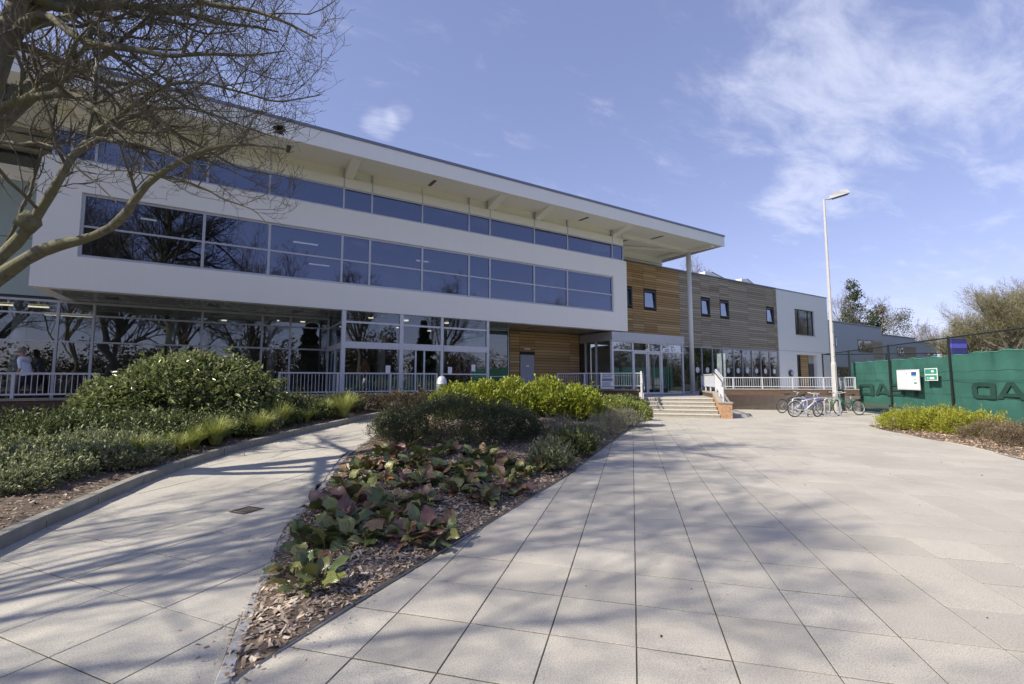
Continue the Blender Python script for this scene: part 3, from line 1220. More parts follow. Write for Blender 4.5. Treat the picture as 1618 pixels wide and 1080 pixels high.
m = pq_mb()
m.add([(20.56, -3.91, .562), (22.05, -3.91, 1.002), (22.05, -3.43, 1.002), (20.56, -3.43, .562), (20.56, -3.91, .61), (22.05, -3.91, 1.05), (22.05, -3.43, 1.05), (20.56, -3.43, .61)],
      [(0, 3, 2, 1), (4, 5, 6, 7), (0, 1, 5, 4), (1, 2, 6, 5), (2, 3, 7, 6), (3, 0, 4, 7)])
part('coping_stone', m, M['concrete_dark'], ck)
ck = thing('step_cheek_wall', 'grey concrete cheek wall on the left side of the steps', 'cheek wall', (*PQ(21, .4), 0))
m = pq_mb()
m.add([(20.2, -.50, -.05), (22.0, -.50, -.05), (22.0, -.50, .98), (20.2, -.50, .42), (20.2, -.30, -.05), (22.0, -.30, -.05), (22.0, -.30, .98), (20.2, -.30, .42)],
      [(3, 2, 1, 0), (4, 5, 6, 7), (1, 5, 4, 0), (2, 6, 5, 1), (3, 7, 6, 2), (0, 4, 7, 3)])
part('concrete', m, M['edging'], ck)

# ================================================================== MAIN BUILDING
YF = 17.0; YB = 19.6
hall = thing('leisure_centre', 'three storey white rendered leisure centre with long ribbon windows and flat oversailing roof', 'building', (6, 17, .75))
ZB0, ZB1, W1A, W1B, W2A, W2B = 4.07, 4.07, 5.00, 6.86, 7.77, 8.62
XL, XR = -4.84, 17.36
w1x = [-3.93, -1.04, .79, 3.13, 4.12, 6.17, 8.23, 9.23, 11.54, 13.46, 16.41]
w2x = [-4.62, -4.22, -3.7, -2.65, -1.02, .73, 3.13, 4.15, 6.14, 8.21, 9.22, 11.55, 13.49, 16.41, 17.20]
m = MB()
m.box(XL, XR, YF, YF + .32, ZB0, W1A)
m.box(XL, w1x[0], YF, YF + .32, W1A, W1B)
m.box(w1x[-1], XR, YF, YF + .32, W1A, W1B)
m.box(XL, XR, YF, YF + .32, W1B, W2A)
m.box(XR - .32, XR, YF + .32, YB + .02, ZB0, W2A)
m.box(XL, XL + .32, YF + .32, YB + .02, ZB0, W2A)
part('front_wall', m, M['white_render'], hall)
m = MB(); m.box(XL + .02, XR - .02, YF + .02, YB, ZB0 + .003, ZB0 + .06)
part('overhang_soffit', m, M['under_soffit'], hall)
for i in range(7):
    m = MB(); m.box(-3.5 + i * 2.6, -3.2 + i * 2.6, 18.2, 18.5, ZB0 - .012, ZB0 + .002)
    part('soffit_vent', m, M['dark_frame'], hall)


prng = random.Random(77)


def window_strip(root, name, xs, z0, z1, y, transoms, fm, gm, fw=.07, rec=.06, thick=(), pane_y=.03, back=.10):
    m = MB()
    x0, x1 = xs[0], xs[-1]
    m.box(x0, x1, y + rec, y + rec + back, z0, z0 + fw); m.box(x0, x1, y + rec, y + rec + back, z1 - fw, z1)
    for i, x in enumerate(xs):
        a = x if i == 0 else x - fw / 2
        b = x + fw if i == 0 else (x if i == len(xs) - 1 else x + fw / 2)
        if i == len(xs) - 1: a = x - fw
        m.box(a, b, y + rec - .012, y + rec + back - .01, z0 + fw, z1 - fw)
    zs = [z0 + fw] + list(transoms) + [z1 - fw]
    for t in transoms:
        for a, b in zip(xs[:-1], xs[1:]):
            m.box(a + fw / 2, b - fw / 2, y + rec, y + rec + back - .02, t - fw * .38, t + fw * .38)
    f = part(name, m, fm, root)
    for a, b in zip(xs[:-1], xs[1:]):
        for c, d in zip(zs[:-1], zs[1:]):
            pm = MB(); pm.box(a + .02, b - .02, y + rec + pane_y, y + rec + pane_y + .012, c - .01, d + .01)
            ax_, az_ = prng.gauss(0, .0035), prng.gauss(0, .0045)
            pm.v = [(p[0], p[1] + ax_ * (p[0] - (a + b) / 2) + az_ * (p[2] - (c + d) / 2), p[2]) for p in pm.v]
            part('pane', pm, gm, f)
    return f


window_strip(hall, 'ribbon_window', w1x, W1A, W1B, YF, [5.90], M['frame'], M['glass_blue'], .075)
window_strip(hall, 'ribbon_window', w2x, W2A, W2B, YF, [], M['frame'], M['glass_blue'], .06, .05)
# return of the upper window at the right corner
m = MB(); m.box(17.18, 17.26, 17.07, YB, W2A, W2A + .05); m.box(17.18, 17.26, 17.07, YB, W2B - .05, W2B); part('corner_frame', m, M['frame'], hall)
m = MB(); m.box(17.20, 17.212, 17.1, YB, W2A + .05, W2B - .05); part('pane', m, M['glass_blue'], hall)
# cream clerestory: two rows of panels with dark reveals
for z0, z1, yy in ((W2B + .004, 8.97, YF + .03), (9.01, 9.44, YF + .12)):
    for a, b in zip(w2x[:-1:2], w2x[2::2]):
        m = MB(); m.box(a + .012, b - .012, yy, yy + .08, z0, z1)
        part('clerestory_panel', m, M['cream_panel'], hall)
m = MB(); m.box(XL + .15, 17.25, YF + .16, YF + .22, W2B, 9.6); part('clerestory_backing', m, M['dark_frame'], hall)
for x in (3.13, 4.15, 8.21, 9.22, 11.55, 13.49, 16.41, -1.02, .73):
    m = MB(); m.box(x - .025, x + .025, YF + .02, YF + .098, W2B + .01, 9.38); part('clerestory_fin', m, M['frame'], hall)
# roof
RX0, RX1, RY0, RY1 = -16.0, 23.65, 15.5, 30.0
roof_m = MB()
roof_m.add([(RX0, RY0 + .04, 9.22), (RX1 - .03, RY0 + .04, 9.22), (RX1 - .03, 19.2, 9.42), (RX0, 19.2, 9.42), (RX0, RY1, 9.45), (RX1 - .03, 21.3, 9.45), (RX0, RY0 + .04, 9.78), (RX1 - .03, RY0 + .04, 9.78), (RX1 - .03, 21.3, 9.9), (RX0, RY1, 9.95),
            (17.3, 21.3, 9.45), (17.3, RY1, 9.45), (17.3, RY1, 9.95), (17.3, 21.3, 9.9)],
           [(0, 3, 2, 1), (3, 4, 11, 10, 5, 2), (0, 1, 7, 6), (1, 2, 5, 8, 7), (6, 7, 8, 13, 12, 9), (5, 10, 13, 8), (10, 11, 12, 13), (4, 9, 12, 11), (0, 6, 9, 4, 3)])
roof = part('roof', roof_m, M['soffit'], hall)
m = MB(); m.box(RX0, RX1, RY0, RY0 + .04, 9.16, 9.72)
part('fascia', m, M['fascia'], roof)
m = MB(); m.box(RX1 - .03, RX1, RY0 + .04, 21.3, 9.20, 9.72); part('end_fascia', m, M['frame'], roof)
m = MB(); m.box(RX0, RX1 + .03, RY0 - .03, RY0 + .09, 9.722, 9.82); m.box(RX1 - .08, RX1 + .03, RY0 + .09, 21.3, 9.722, 9.82); part('roof_coping', m, M['coping'], roof)
for x in (-4.0, -.9, 3.3, 9.25, 11.75, 16.55):
    m = MB(M=Matrix.Translation((x, 0, 0)))
    m.add([(-.16, 15.9, 9.24), (.16, 15.9, 9.24), (.16, 17.05, 8.98), (-.16, 17.05, 8.98), (-.16, 15.9, 9.28), (.16, 15.9, 9.28), (.16, 17.05, 9.36), (-.16, 17.05, 9.36)],
          [(0, 3, 2, 1), (4, 5, 6, 7), (0, 1, 5, 4), (1, 2, 6, 5), (2, 3, 7, 6), (3, 0, 4, 7)])
    part('bracket', m, M['soffit'], roof)
    for s_ in (-.17, .17):
        q = MB(); q.box(x + s_ - .03, x + s_ + .03, 16.97, 17.018, 8.98, 9.35); part('bracket_fin', q, M['frame'], roof)
for x, y0, y1 in ((-2.4, 16.1, 16.7), (1.2, 16.1, 16.7), (6.3, 16.1, 16.75), (14.0, 16.1, 16.75), (19.3, 16.2, 17.0), (18.4, 17.7, 18.9)):
    m = MB(); zc = 9.22 + .2 * (y0 - 15.54) / 3.66; zd = 9.22 + .2 * (y1 - 15.54) / 3.66
    m.add([(x - .06, y0, zc - .02), (x + .06, y0, zc - .02), (x + .06, y1, zd - .02), (x - .06, y1, zd - .02), (x - .06, y0, zc + .05), (x + .06, y0, zc + .05), (x + .06, y1, zd + .05), (x - .06, y1, zd + .05)],
          [(0, 3, 2, 1), (4, 5, 6, 7), (0, 1, 5, 4), (1, 2, 6, 5), (2, 3, 7, 6), (3, 0, 4, 7)])
    part('soffit_slot', m, M['dark_frame'], roof)
m = MB(); m.bar((17.2, 17.3, 9.22), (22.85, 17.3, 9.20), .22, .2); m.bar((22.8, 15.7, 9.16), (22.8, 19.5, 9.28), .2, .18); m.bar((18.0, 19.3, 9.3), (22.75, 17.35, 9.2), .12, .14)
part('canopy_beam', m, M['soffit'], roof)
m = MB(); m.tube([(22.8, 17.3, TZ + .02), (22.8, 17.3, 9.12)], .135, 20); cpart = part('roof_column', m, M['column'], hall, True)
m = MB(); m.lathe((22.8, 17.3, TZ), [(.24, 0), (.24, .03), (.15, .035)], 16); part('column_base', m, M['frame'], cpart)
# upper back wall seen under the canopy, over the timber
m = MB(); m.box(17.36, 23.3, YB + .1, 20.0, 8.83, 9.42); part('upper_wall', m, M['cream_panel'], hall)
m = MB(); m.box(17.36, 23.32, YB + .06, YB + .1, 8.98, 9.02); part('upper_wall_rail', m, M['frame'], hall)

# ground floor glazing set back under the box
gx_ = [-8.4, -6.9, -4.86, -4.01, -1.09, .80, 1.77, 3.2]
f = window_strip(hall, 'glazed_wall', gx_, TZ, 4.06, YB, [2.76, 3.62], M['frame'], M['glass'], .07, 0)
# projecting glazed bay
bx = [3.2, 5.32, 7.0, 9.09]
m = MB()
for i, x in enumerate(bx):
    w_ = .14 if i in (0, 1) else .11
    m.box(x, x + w_, YF + .03, YF + .2, TZ, 4.065)
for a, b in zip(bx[:-1], bx[1:]):
    m.box(a + .14, b, YF + .06, YF + .16, 3.62, 3.69)
    m.box(a + .14, b, YF + .04, YF + .18, 2.70, 2.94)
    m.box(a + .14, b, YF + .06, YF + .16, TZ, TZ + .10)
m.box(7.11, 9.09, YF + .06, YF + .14, 1.76, 1.81)
for x in (5.95, 6.30):
    m.box(x, x + .06, YF + .07, YF + .15, TZ + .1, 2.70)
m.box(3.2, 3.3, 17.2, YB, 2.70, 2.90); m.box(3.2, 3.28, 17.2, YB, 3.62, 3.68); m.box(3.2, 3.3, 18.3, 18.38, TZ, 2.7)
m.box(9.12, 9.2, 17.2, YB, 2.70, 2.90)
bay = part('glazed_bay', m, M['frame_white'], hall)
for a, b in zip(bx[:-1], bx[1:]):
    for c, d in ((TZ + .1, 2.70), (2.94, 3.62), (3.69, 4.06)):
        pm = MB(); pm.box(a + .1, b + .04, YF + .10, YF + .112, c, d); part('pane', pm, M['glass'], bay)
for c, d in ((TZ, 2.70), (2.9, 3.62), (3.68, 4.06)):
    pm = MB(); pm.box(3.235, 3.247, 17.15, YB, c, d); part('pane', pm, M['glass'], bay)
    pm = MB(); pm.box(9.15, 9.162, 17.15, YB, c, d); part('pane', pm, M['glass'], bay)
# glazing between the bay and the timber recess
window_strip(hall, 'glazed_wall', [9.2, 10.5, 11.72], TZ, 4.06, YB, [1.72, 2.62], M['frame'], M['glass'], .06, 0)
# timber recess with service door
rx = [11.78, 12.36, 13.30, 15.62, 16.28]
m = MB(); m.box(11.74, 16.4, YB + .05, YB + .25, TZ, 4.06); part('recess_backing', m, M['batten'], hall)
boards = {}


def board_at(root, x0, x1, y, z, h, mat, r, name='board'):
    key = (round(x1 - x0, 3), round(h, 3), mat.name, r.randrange(3))
    if key not in boards:
        q = MB(); L = x1 - x0
        tpr = .004 * key[3]
        q.add([(0, 0, 0), (L, 0, 0), (L, .022, 0), (0, .022, 0), (0, .004 + tpr, h), (L, .004, h), (L, .022, h), (0, .022, h), (0, -.001, h * .12), (L, -.001, h * .12)],
              [(0, 3, 2, 1), (4, 5, 6, 7), (0, 1, 9, 8), (8, 9, 5, 4), (1, 2, 6, 5, 9), (2, 3, 7, 6), (3, 0, 8, 4, 7)])
        boards[key] = q.mesh('board', mat)
    return link_mesh(name, boards[key], root, (x0, y + r.uniform(-.004, .004), z))


brd = random.Random(5)
rows = 22; ph = (4.05 - TZ) / rows
for i in range(rows):
    z = TZ + i * ph
    for a, b in zip(rx[:-1], rx[1:]):
        if a == 12.36 and z < 2.86: continue
        board_at(hall, a + .006, b - .006, YB + .025, z + .006, ph - .02, M['brown_board'], brd)
m = MB(); m.box(12.40, 13.26, YB + .005, YB + .05, TZ + .01, 2.84); sd = part('service_door', m, M['door_grey'], hall)
m = MB(); m.box(12.75, 12.93, YB - .002, YB + .004, 2.22, 2.32); part('door_sign', m, M['paper'], sd)
m = MB(); m.box(13.14, 13.18, YB - .05, YB + .004, 1.70, 1.86); part('door_handle', m, M['galv'], sd)
m = MB(); m.box(12.62, 12.98, YB - .03, YB + .02, 3.10, 3.18); part('door_lamp', m, M['frame_white'], hall)

# entrance lobby
LX0, LX1, LY = 16.29, 21.85, 17.05
m = MB(); m.box(LX0, LX1, LY, YB, 3.56, 4.02); lob = part('entrance_lobby', m, M['frame'], hall)
m = MB(); m.box(LX0 + .02, LX1 - .02, LY + .02, YB, TZ, TZ + .03); part('lobby_floor', m, M['interior_floor'], lob)
lx = [16.29, 17.76, 19.92, 21.72]
m = MB()
for i, x in enumerate(lx):
    m.box(x, x + (.13 if i in (0, 2) else .09), LY + .04, LY + .16, TZ, 3.56)
for a, b in zip(lx[:-1], lx[1:]):
    m.box(a + .13, b, LY + .05, LY + .15, 3.04, 3.12); m.box(a + .13, b, LY + .05, LY + .15, TZ, TZ + .09); m.box(a + .13, b, LY + .05, LY + .15, 3.50, 3.56)
for y in (18.25, 19.1):
    m.box(LX0, LX0 + .1, y, y + .09, TZ, 3.56)
m.box(LX0, LX0 + .08, LY + .16, YB, TZ, TZ + .09)
part('lobby_frame', m, M['frame_white'], lob)
for a, b in zip(lx[:-1], lx[1:]):
    pm = MB(); pm.box(a + .1, b + .02, LY + .09, LY + .102, 3.12, 3.50); part('pane', pm, M['glass_pale'], lob)
    if a != 17.76:
        pm = MB(); pm.box(a + .1, b + .02, LY + .09, LY + .102, TZ + .09, 3.04); part('pane', pm, M['glass'], lob)
for a, b in ((LY + .16, 18.25), (18.34, 19.1), (19.19, YB)):
    pm = MB(); pm.box(LX0 + .04, LX0 + .052, a, b, TZ + .09, 3.56); part('pane', pm, M['glass'], lob)
for a, b, hx in ((17.86, 18.87, 18.80), (18.91, 19.90, 18.95)):
    m = MB()
    m.box(a, a + .07, LY + .06, LY + .11, TZ + .03, 3.03); m.box(b - .07, b, LY + .06, LY + .11, TZ + .03, 3.03)
    m.box(a + .07, b - .07, LY + .06, LY + .11, TZ + .03, TZ + .14); m.box(a + .07, b - .07, LY + .06, LY + .11, 2.94, 3.03)
    m.tube([(hx, LY + .0, 1.55), (hx, LY + .0, 2.25)], .015, 8); m.bar((hx, LY, 1.62), (hx, LY + .07, 1.62), .02); m.bar((hx, LY, 2.18), (hx, LY + .07, 2.18), .02)
    m.box(hx - .05, hx + .05, LY + .05, LY + .058, 1.75, 1.90)
    part('door', m, M['frame_white'], lob)
    pm = MB(); pm.box(a + .06, b - .06, LY + .08, LY + .092, TZ + .12, 2.96); part('door_pane', pm, M['glass'], lob)
m = MB(); m.box(17.2, 21.5, 19.55, 19.59, 1.0, 3.4); part('lobby_blind', m, M['interior_wall'], lob)

# floors, ceilings and far walls inside, so the glazing has a depth
m = MB()
m.box(XL + .35, XR - .34, 17.36, 26.9, 4.14, 4.36); m.box(XL + .35, XR - .34, 17.36, 26.9, 7.12, 7.40)
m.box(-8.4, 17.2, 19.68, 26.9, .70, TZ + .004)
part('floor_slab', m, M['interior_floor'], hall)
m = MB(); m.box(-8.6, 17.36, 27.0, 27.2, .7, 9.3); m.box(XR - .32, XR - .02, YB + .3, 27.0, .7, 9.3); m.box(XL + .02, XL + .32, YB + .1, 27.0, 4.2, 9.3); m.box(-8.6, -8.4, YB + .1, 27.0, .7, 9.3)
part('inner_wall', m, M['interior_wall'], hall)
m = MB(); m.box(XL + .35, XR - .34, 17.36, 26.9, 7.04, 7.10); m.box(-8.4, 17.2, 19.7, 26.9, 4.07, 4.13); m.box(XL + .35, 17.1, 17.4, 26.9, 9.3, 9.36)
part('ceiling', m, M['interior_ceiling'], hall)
for x in (-2.9, .62, 3.3, 6.1, 9.05, 13.2):
    m = MB(); m.tube([(x, 18.0, 4.36), (x, 18.0, 7.05)], .14, 12); m.tube([(x, 18.0, 7.4), (x, 18.0, 9.3)], .14, 12); part('inner_column', m, M['white'], hall, True)
for x in (-6.0, -2.0, 1.2, 5.6, 8.4):
    m = MB(); m.tube([(x, 20.6, TZ), (x, 20.6, 4.1)], .16, 12); part('inner_column', m, M['white'], hall, True)
for (x, y) in ((-3.0, 19.4), (2.2, 19.6), (7.0, 19.8), (3.2, 23)):
    m = MB(); m.box(x - .45, x + .45, y - .03, y + .03, 7.0, 7.035); part('strip_light', m, M['lamp_on'], hall)
for i, (x, y) in enumerate(((-6.2, 21.2), (-5.5, 23.5), (4.6, 18.6), (6.1, 18.7), (7.9, 18.6), (1.4, 21.5), (2.4, 21.4), (-.5, 22.6), (6.6, 21.4), (8.4, 22.0), (4.2, 22.4))):
    m = MB()
    if i < 2: m.box(x - .7, x + .7, y - .05, y + .05, 3.98, 4.02)
    else: m.lathe((x, y, 4.04), [(.10, 0), (.10, .03)], 12)
    part('ceiling_light', m, M['lamp_on'], hall)
m = MB(); m.box(4.0, 8.6, 21.0, 21.7, TZ + .01, 1.85); part('reception_counter', m, M['ink_teal'], hall)

# ---- wing left of the white box
sw = thing('side_wing', 'set back side wing with teal cladding panels behind the bare tree', 'building', (-6, 19.6, .75))
for i in range(6):
    x1 = XL + .02 - i * 1.6; x0 = x1 - 1.58
    for z0, z1 in ((4.16, 5.92), (5.94, 7.70)):
        m = MB(); m.box(x0, x1, YB + .02, YB + .08, z0, z1); part('teal_panel', m, M['teal_panel'], sw)
m = MB(); m.box(-14.5, XL + .02, YB + .09, YB + .4, 4.07, 7.7); part('panel_backing', m, M['dark_frame'], sw)
m = MB(); m.box(-14.5, XL + .02, YB - .06, YB + .3, 7.715, 8.16); part('window_ledge', m, M['white_render'], sw)
m = MB(); m.box(-14.5, XL + .02, YB + .30, YB + .36, 8.17, 8.74); part('window', m, M['glass'], sw)
m = MB(); m.box(-14.5, XL + .02, YB + .75, YB + .8, 8.1, 8.8); part('window_backing', m, M['dark_frame'], sw)
m = MB(); m.box(-14.5, XL + .02, YB - .02, YB + .3, 8.75, 9.40); part('upper_wall', m, M['beige_wall'], sw)
m = MB(); m.box(-14.5, XL + .02, YB - .05, YB - .021, 8.80, 8.90); m.box(-14.5, XL, YB - .05, YB - .021, 9.2, 9.25); part('wall_trim', m, M['dark_frame'], sw)
window_strip(sw, 'glazed_wall', [-14.5, -12.6, -10.5, -8.45], TZ, 4.06, YB, [2.76, 3.62], M['frame'], M['glass'], .07, 0)
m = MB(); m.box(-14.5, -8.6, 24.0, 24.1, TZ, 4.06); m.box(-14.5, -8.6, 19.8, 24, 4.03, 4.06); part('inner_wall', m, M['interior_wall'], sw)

# ---- timber clad wing
tw = thing('timber_clad_wing', 'two storey wing clad in brown and weathered grey timber boards', 'building', (28, 19.6, .75))
tcol = [(18.6, 19.45, 'b'), (19.45, 20.50, 'b'), (20.50, 21.48, 'b'), (21.48, 22.62, 'b'), (22.62, 24.82, 'b'), (24.82, 27.02, 'g'), (27.02, 28.04, 'g'), (28.04, 29.12, 'g'),
        (29.12, 30.20, 'g'), (30.20, 32.52, 'g'), (32.52, 34.92, 'g'), (34.92, 36.02, 'g'), (36.02, 36.38, 'g')]
WZ0, WZ1 = 3.78, 8.76
win_cols = (19.45, 21.48, 27.02, 29.12, 34.92)
m = MB()
m.box(17.4, 36.38, YB + .06, YB + .09, WZ0, 6.02); m.box(17.4, 36.38, YB + .06, YB + .09, 7.13, WZ1)
xx = 17.4
for a, b, k in tcol:
    if a in win_cols:
        m.box(xx, a, YB + .06, YB + .09, 6.02, 7.13); xx = b
m.box(xx, 36.38, YB + .06, YB + .09, 6.02, 7.13)
part('cladding_backing', m, M['batten'], tw)
nrow = 33; ph = (WZ1 - WZ0) / nrow
allb = []
for a, b, k in tcol:
    for i in range(nrow):
        z = WZ0 + i * ph
        if a in win_cols and z + ph > 6.04 and z < 7.12: continue
        allb.append((a, b, k, z))
allb.sort(key=lambda q: -((q[1] - q[0]) / (q[0] * SA + YB * CA) ** 2) if q[0] > 19.4 else 0)
rest = MB()
for i, (a, b, k, z) in enumerate(allb):
    mat = M['brown_board'] if k == 'b' else M['grey_board']
    if i < 298:
        board_at(tw, a + .008, b - .008, YB + .03, z + .006, ph - .022, mat, brd)
    else:
        rest.cur = 0 if k == 'b' else 1
        yv = YB + .03 + brd.uniform(-.004, .004)
        rest.box(a + .008, b - .008, yv, yv + .022, z + .006, z + ph - .016)
part('boards', rest, [M['brown_board'], M['grey_board']], tw, kind='stuff')
for a, b, k in tcol:
    if a not in win_cols: continue
    m = MB()
    m.box(a + .03, a + .09, YB + .02, YB + .24, 6.03, 7.12); m.box(b - .09, b - .03, YB + .02, YB + .24, 6.03, 7.12)
    m.box(a + .09, b - .09, YB + .0, YB + .24, 6.03, 6.08); m.box(a + .09, b - .09, YB + .02, YB + .24, 7.06, 7.12)
    f = part('window', m, M['dark_frame'], tw)
    pm = MB(); pm.add([(a + .09, YB + .10, 6.08), (b - .09, YB + .10, 6.08), (b - .09, YB + .16, 7.06), (a + .09, YB + .16, 7.06), (a + .09, YB + .112, 6.08), (b - .09, YB + .112, 6.08), (b - .09, YB + .172, 7.06), (a + .09, YB + .172, 7.06)],
                      [(0, 1, 2, 3), (7, 6, 5, 4), (0, 4, 5, 1), (1, 5, 6, 2), (2, 6, 7, 3), (3, 7, 4, 0)])
    part('pane', pm, M['glass_pale'], f)
    pm = MB(); pm.box(a + .08, b - .08, YB + .25, YB + .26, 6.05, 7.1); part('blind', pm, M['white'], f)
m = MB(); m.box(17.4, 36.38, YB - .02, YB + .5, WZ1 + .002, 8.84); part('roof_coping', m, M['coping'], tw)
m = MB(); m.box(17.4, 36.38, YB + .3, 29, 8.4, 8.7); m.box(17.4, 36.38, YB + .27, YB + .3, WZ0, 8.7); m.box(22.0, 36.38, 25, 25.2, .7, 3.9); m.box(22.0, 36.3, YB + .35, 24.9, 3.86, 3.95); m.box(22.0, 36.3, YB + .2, 24.9, .7, TZ + .004)
part('wing_body', m, M['interior_wall'], tw)
lg = [22.2, 23.5, 24.85, 26.0, 26.93, 28.09, 29.23, 30.48, 31.55, 32.74, 33.89, 35.08, 36.33]
f = window_strip(tw, 'glazed_wall', lg, TZ, 3.775, YB + .02, [], M['frame'], M['glass'], .06, 0)
for a, b in zip(lg[3:-1], lg[4:]):
    m = MB(); c = (a + b) / 2
    q = [(c + .19 * math.cos(t * math.pi / 12), YB + .044, 2.22 + .19 * math.sin(t * math.pi / 12)) for t in range(24)]
    q2 = [(p[0], YB + .047, p[2]) for p in q]
    m.add(q + q2, [tuple(range(24)), tuple(range(47, 23, -1))] + [(i, (i + 1) % 24, 24 + (i + 1) % 24, 24 + i) for i in range(24)])
    part('window_dot', m, M['paper'], f)
for (xa, xb) in ((29.8, 33.2), (34.4, 36.9)):
    m = MB(); y0, y1 = 21.2, 23.3
    xa2 = xa * 1.0; xb2 = xb * .985
    m.add([(xa2, y0, 8.7), (xb2, y0, 8.7), (xb2, y1, 8.7), (xa2, y1, 8.7), (xa2, y0, 9.66), (xa2 + .8, y0, 9.70), (xb2, y0, 9.25), (xb2, y1, 9.25), (xa2 + .8, y1, 9.70), (xa2, y1, 9.66)],
          [(0, 3, 2, 1), (0, 1, 6, 5, 4), (1, 2, 7, 6), (2, 3, 9, 8, 7), (3, 0, 4, 9), (4, 5, 8, 9)])
    f = part('rooflight', m, M['white'], tw)
    m = MB(); m.add([(xa2 + .8, y0 - .02, 9.71), (xb2 + .05, y0 - .02, 9.26), (xb2 + .05, y1, 9.26), (xa2 + .8, y1, 9.71), (xa2 + .8, y0 - .02, 9.76), (xb2 + .05, y0 - .02, 9.31), (xb2 + .05, y1, 9.31), (xa2 + .8, y1, 9.76)],
                    [(0, 3, 2, 1), (4, 5, 6, 7), (0, 1, 5, 4), (1, 2, 6, 5), (2, 3, 7, 6), (3, 0, 4, 7)])
    part('rooflight_lid', m, M['coping'], f)

# ---- white rendered wing
ww = thing('white_wing', 'plain two storey white rendered wing with one square window', 'building', (40, 19.6, .75))
X0, X1 = 36.40, 44.45
m = MB()
m.box(X0, 39.0, YB, YB + .35, .6, 8.74); m.box(42.15, X1, YB, YB + .35, .6, 8.74)
m.box(39.0, 42.15, YB, YB + .35, 3.62, 5.26); m.box(39.0, 42.15, YB, YB + .35, 7.40, 8.74)
m.box(X1 - .35, X1, YB + .35, 29, .6, 8.74)
part('wall', m, M['white_render'], ww)
m = MB(); m.box(X0, X1, YB - .012, YB - .002, 3.86, 3.89); part('render_bead', m, M['frame'], ww)
m = MB(); m.box(X0, X1 + .03, YB - .03, YB + .4, 8.742, 8.82); part('roof_coping', m, M['coping'], ww)
m = MB(); m.box(X0, X1 - .4, YB + .4, 29, 8.3, 8.6); m.box(X0, X1 - .4, 24, 24.2, .7, 8.3); m.box(39, 42.15, YB + .36, 24, 3.62, 3.72); part('wing_body', m, M['interior_wall'], ww)
window_strip(ww, 'window', [39.0, 39.85, 41.35, 42.15], 5.26, 7.40, YB + .1, [], M['dark_frame'], M['glass'], .06, .04)
m = MB(); m.box(38.95, 42.2, YB - .05, YB + .1, 5.22, 5.258); part('window_sill', m, M['frame'], ww)
dr = window_strip(ww, 'door_screen', [39.0, 40.0], TZ, 3.62, YB + .2, [], M['dark_frame'], M['glass'], .06, .04)
m = MB(); m.box(40.0, 41.3, YB + .3, YB + .34, TZ, 3.62); part('screen_backing', m, M['batten'], ww)
for i in range(16):
    board_at(ww, 40.02, 41.28, YB + .27, TZ + .01 + i * .179, .155, M['brown_board'], brd)
m = MB(); m.box(41.3, 42.13, YB + .24, YB + .30, TZ, 2.9); part('door', m, M['dark_frame'], ww)
m = MB(); m.box(41.3, 42.13, YB + .24, YB + .30, 2.93, 3.62); part('door_fanlight', m, M['beige_wall'], ww)
m = MB()
q = [(37.87 + .26 * math.cos(t * math.pi / 10), YB - .12, 2.08 + .26 * math.sin(t * math.pi / 10)) for t in range(20)]
q2 = [(p[0], YB - .001, p[2]) for p in q]
m.add(q + q2, [tuple(range(20)), tuple(range(39, 19, -1))] + [(i, (i + 1) % 20, 20 + (i + 1) % 20, 20 + i) for i in range(20)])
wlamp = part('wall_lamp', m, M['dark_frame'], ww)
m = MB(); q = [(37.90 + .13 * math.cos(t * math.pi / 10), YB - .14, 2.08 + .16 * math.sin(t * math.pi / 10)) for t in range(20)]
q2 = [(p[0], YB - .118, p[2]) for p in q]
m.add(q + q2, [tuple(range(20)), tuple(range(39, 19, -1))] + [(i, (i + 1) % 20, 20 + (i + 1) % 20, 20 + i) for i in range(20)]); part('lamp_lens', m, M['frame_white'], wlamp)

# ---- grey building far right
GY = 26.0
def gxz(u, v): p = on_y(u, v, GY); return p.x, p.z
gb = thing('grey_block', 'long low grey rendered block stepping down beyond the white wing', 'building', (60, GY, 0))
xa, za = gxz(1317, 508); xb, zb = gxz(1392, 519); xc_, zc_ = gxz(1450, 533); xd, zd = gxz(1487, 542)
gstep = [(44.5, xb, za), (xb, xc_, gxz(1394, 528)[1]), (xc_, xd, gxz(1453, 539)[1])]
wins = [((1319, 531), (1322, 548)), ((1355, 536), (1379, 557)), ((1421, 547), (1432, 563)), ((1467, 556), (1486, 562)), ((1322, 579), (1341, 597))]
for k, (a, b, z) in enumerate(gstep):
    m = MB(); m.box(a + .01 * k, b, GY + .3 * k, GY + 14, -.1, z); w_ = part('wall', m, M['grey_render'], gb)
    m = MB(); m.box(a + .01 * k, b + .1, GY - .1 + .3 * k, GY + 14, z + .002, z + .12); part('roof_edge', m, M['coping'], w_)
for (a, b) in wins:
    x0, z1 = gxz(*a); x1, z0 = gxz(*b)
    k = 0 if x1 < xb else (1 if x1 < xc_ else 2)
    y = GY + .3 * k
    m = MB(); m.box(x0, x1, y - .04, y - .002, z0, z1); f = part('window', m, M['dark_frame'], gb)
    nn = 3 if x1 - x0 > 2 else 1
    for i in range(nn):
        pm = MB(); w_ = (x1 - x0) / nn; pm.box(x0 + i * w_ + .08, x0 + (i + 1) * w_ - .08, y - .05, y - .042, z0 + .1, z1 - .1); part('pane', pm, M['glass_pale'], f)
for (a, b) in (((1379, 537), (1397, 567)), ((1433, 547), (1452, 566))):
    x0, z1 = gxz(*a); x1, z0 = gxz(*b); y = GY + (.0 if x1 < xb + 1 else .3)
    x1 = min(x1, xb - .02) if y == GY else min(x1, xc_ - .02)
    for i in range(8):
        m = MB(); hh = (z1 - z0) / 8; m.box(x0, x1, y - .05, y - .004, z0 + i * hh + .01, z0 + (i + 1) * hh - .02); part('board', m, M['grey_board'], gb)

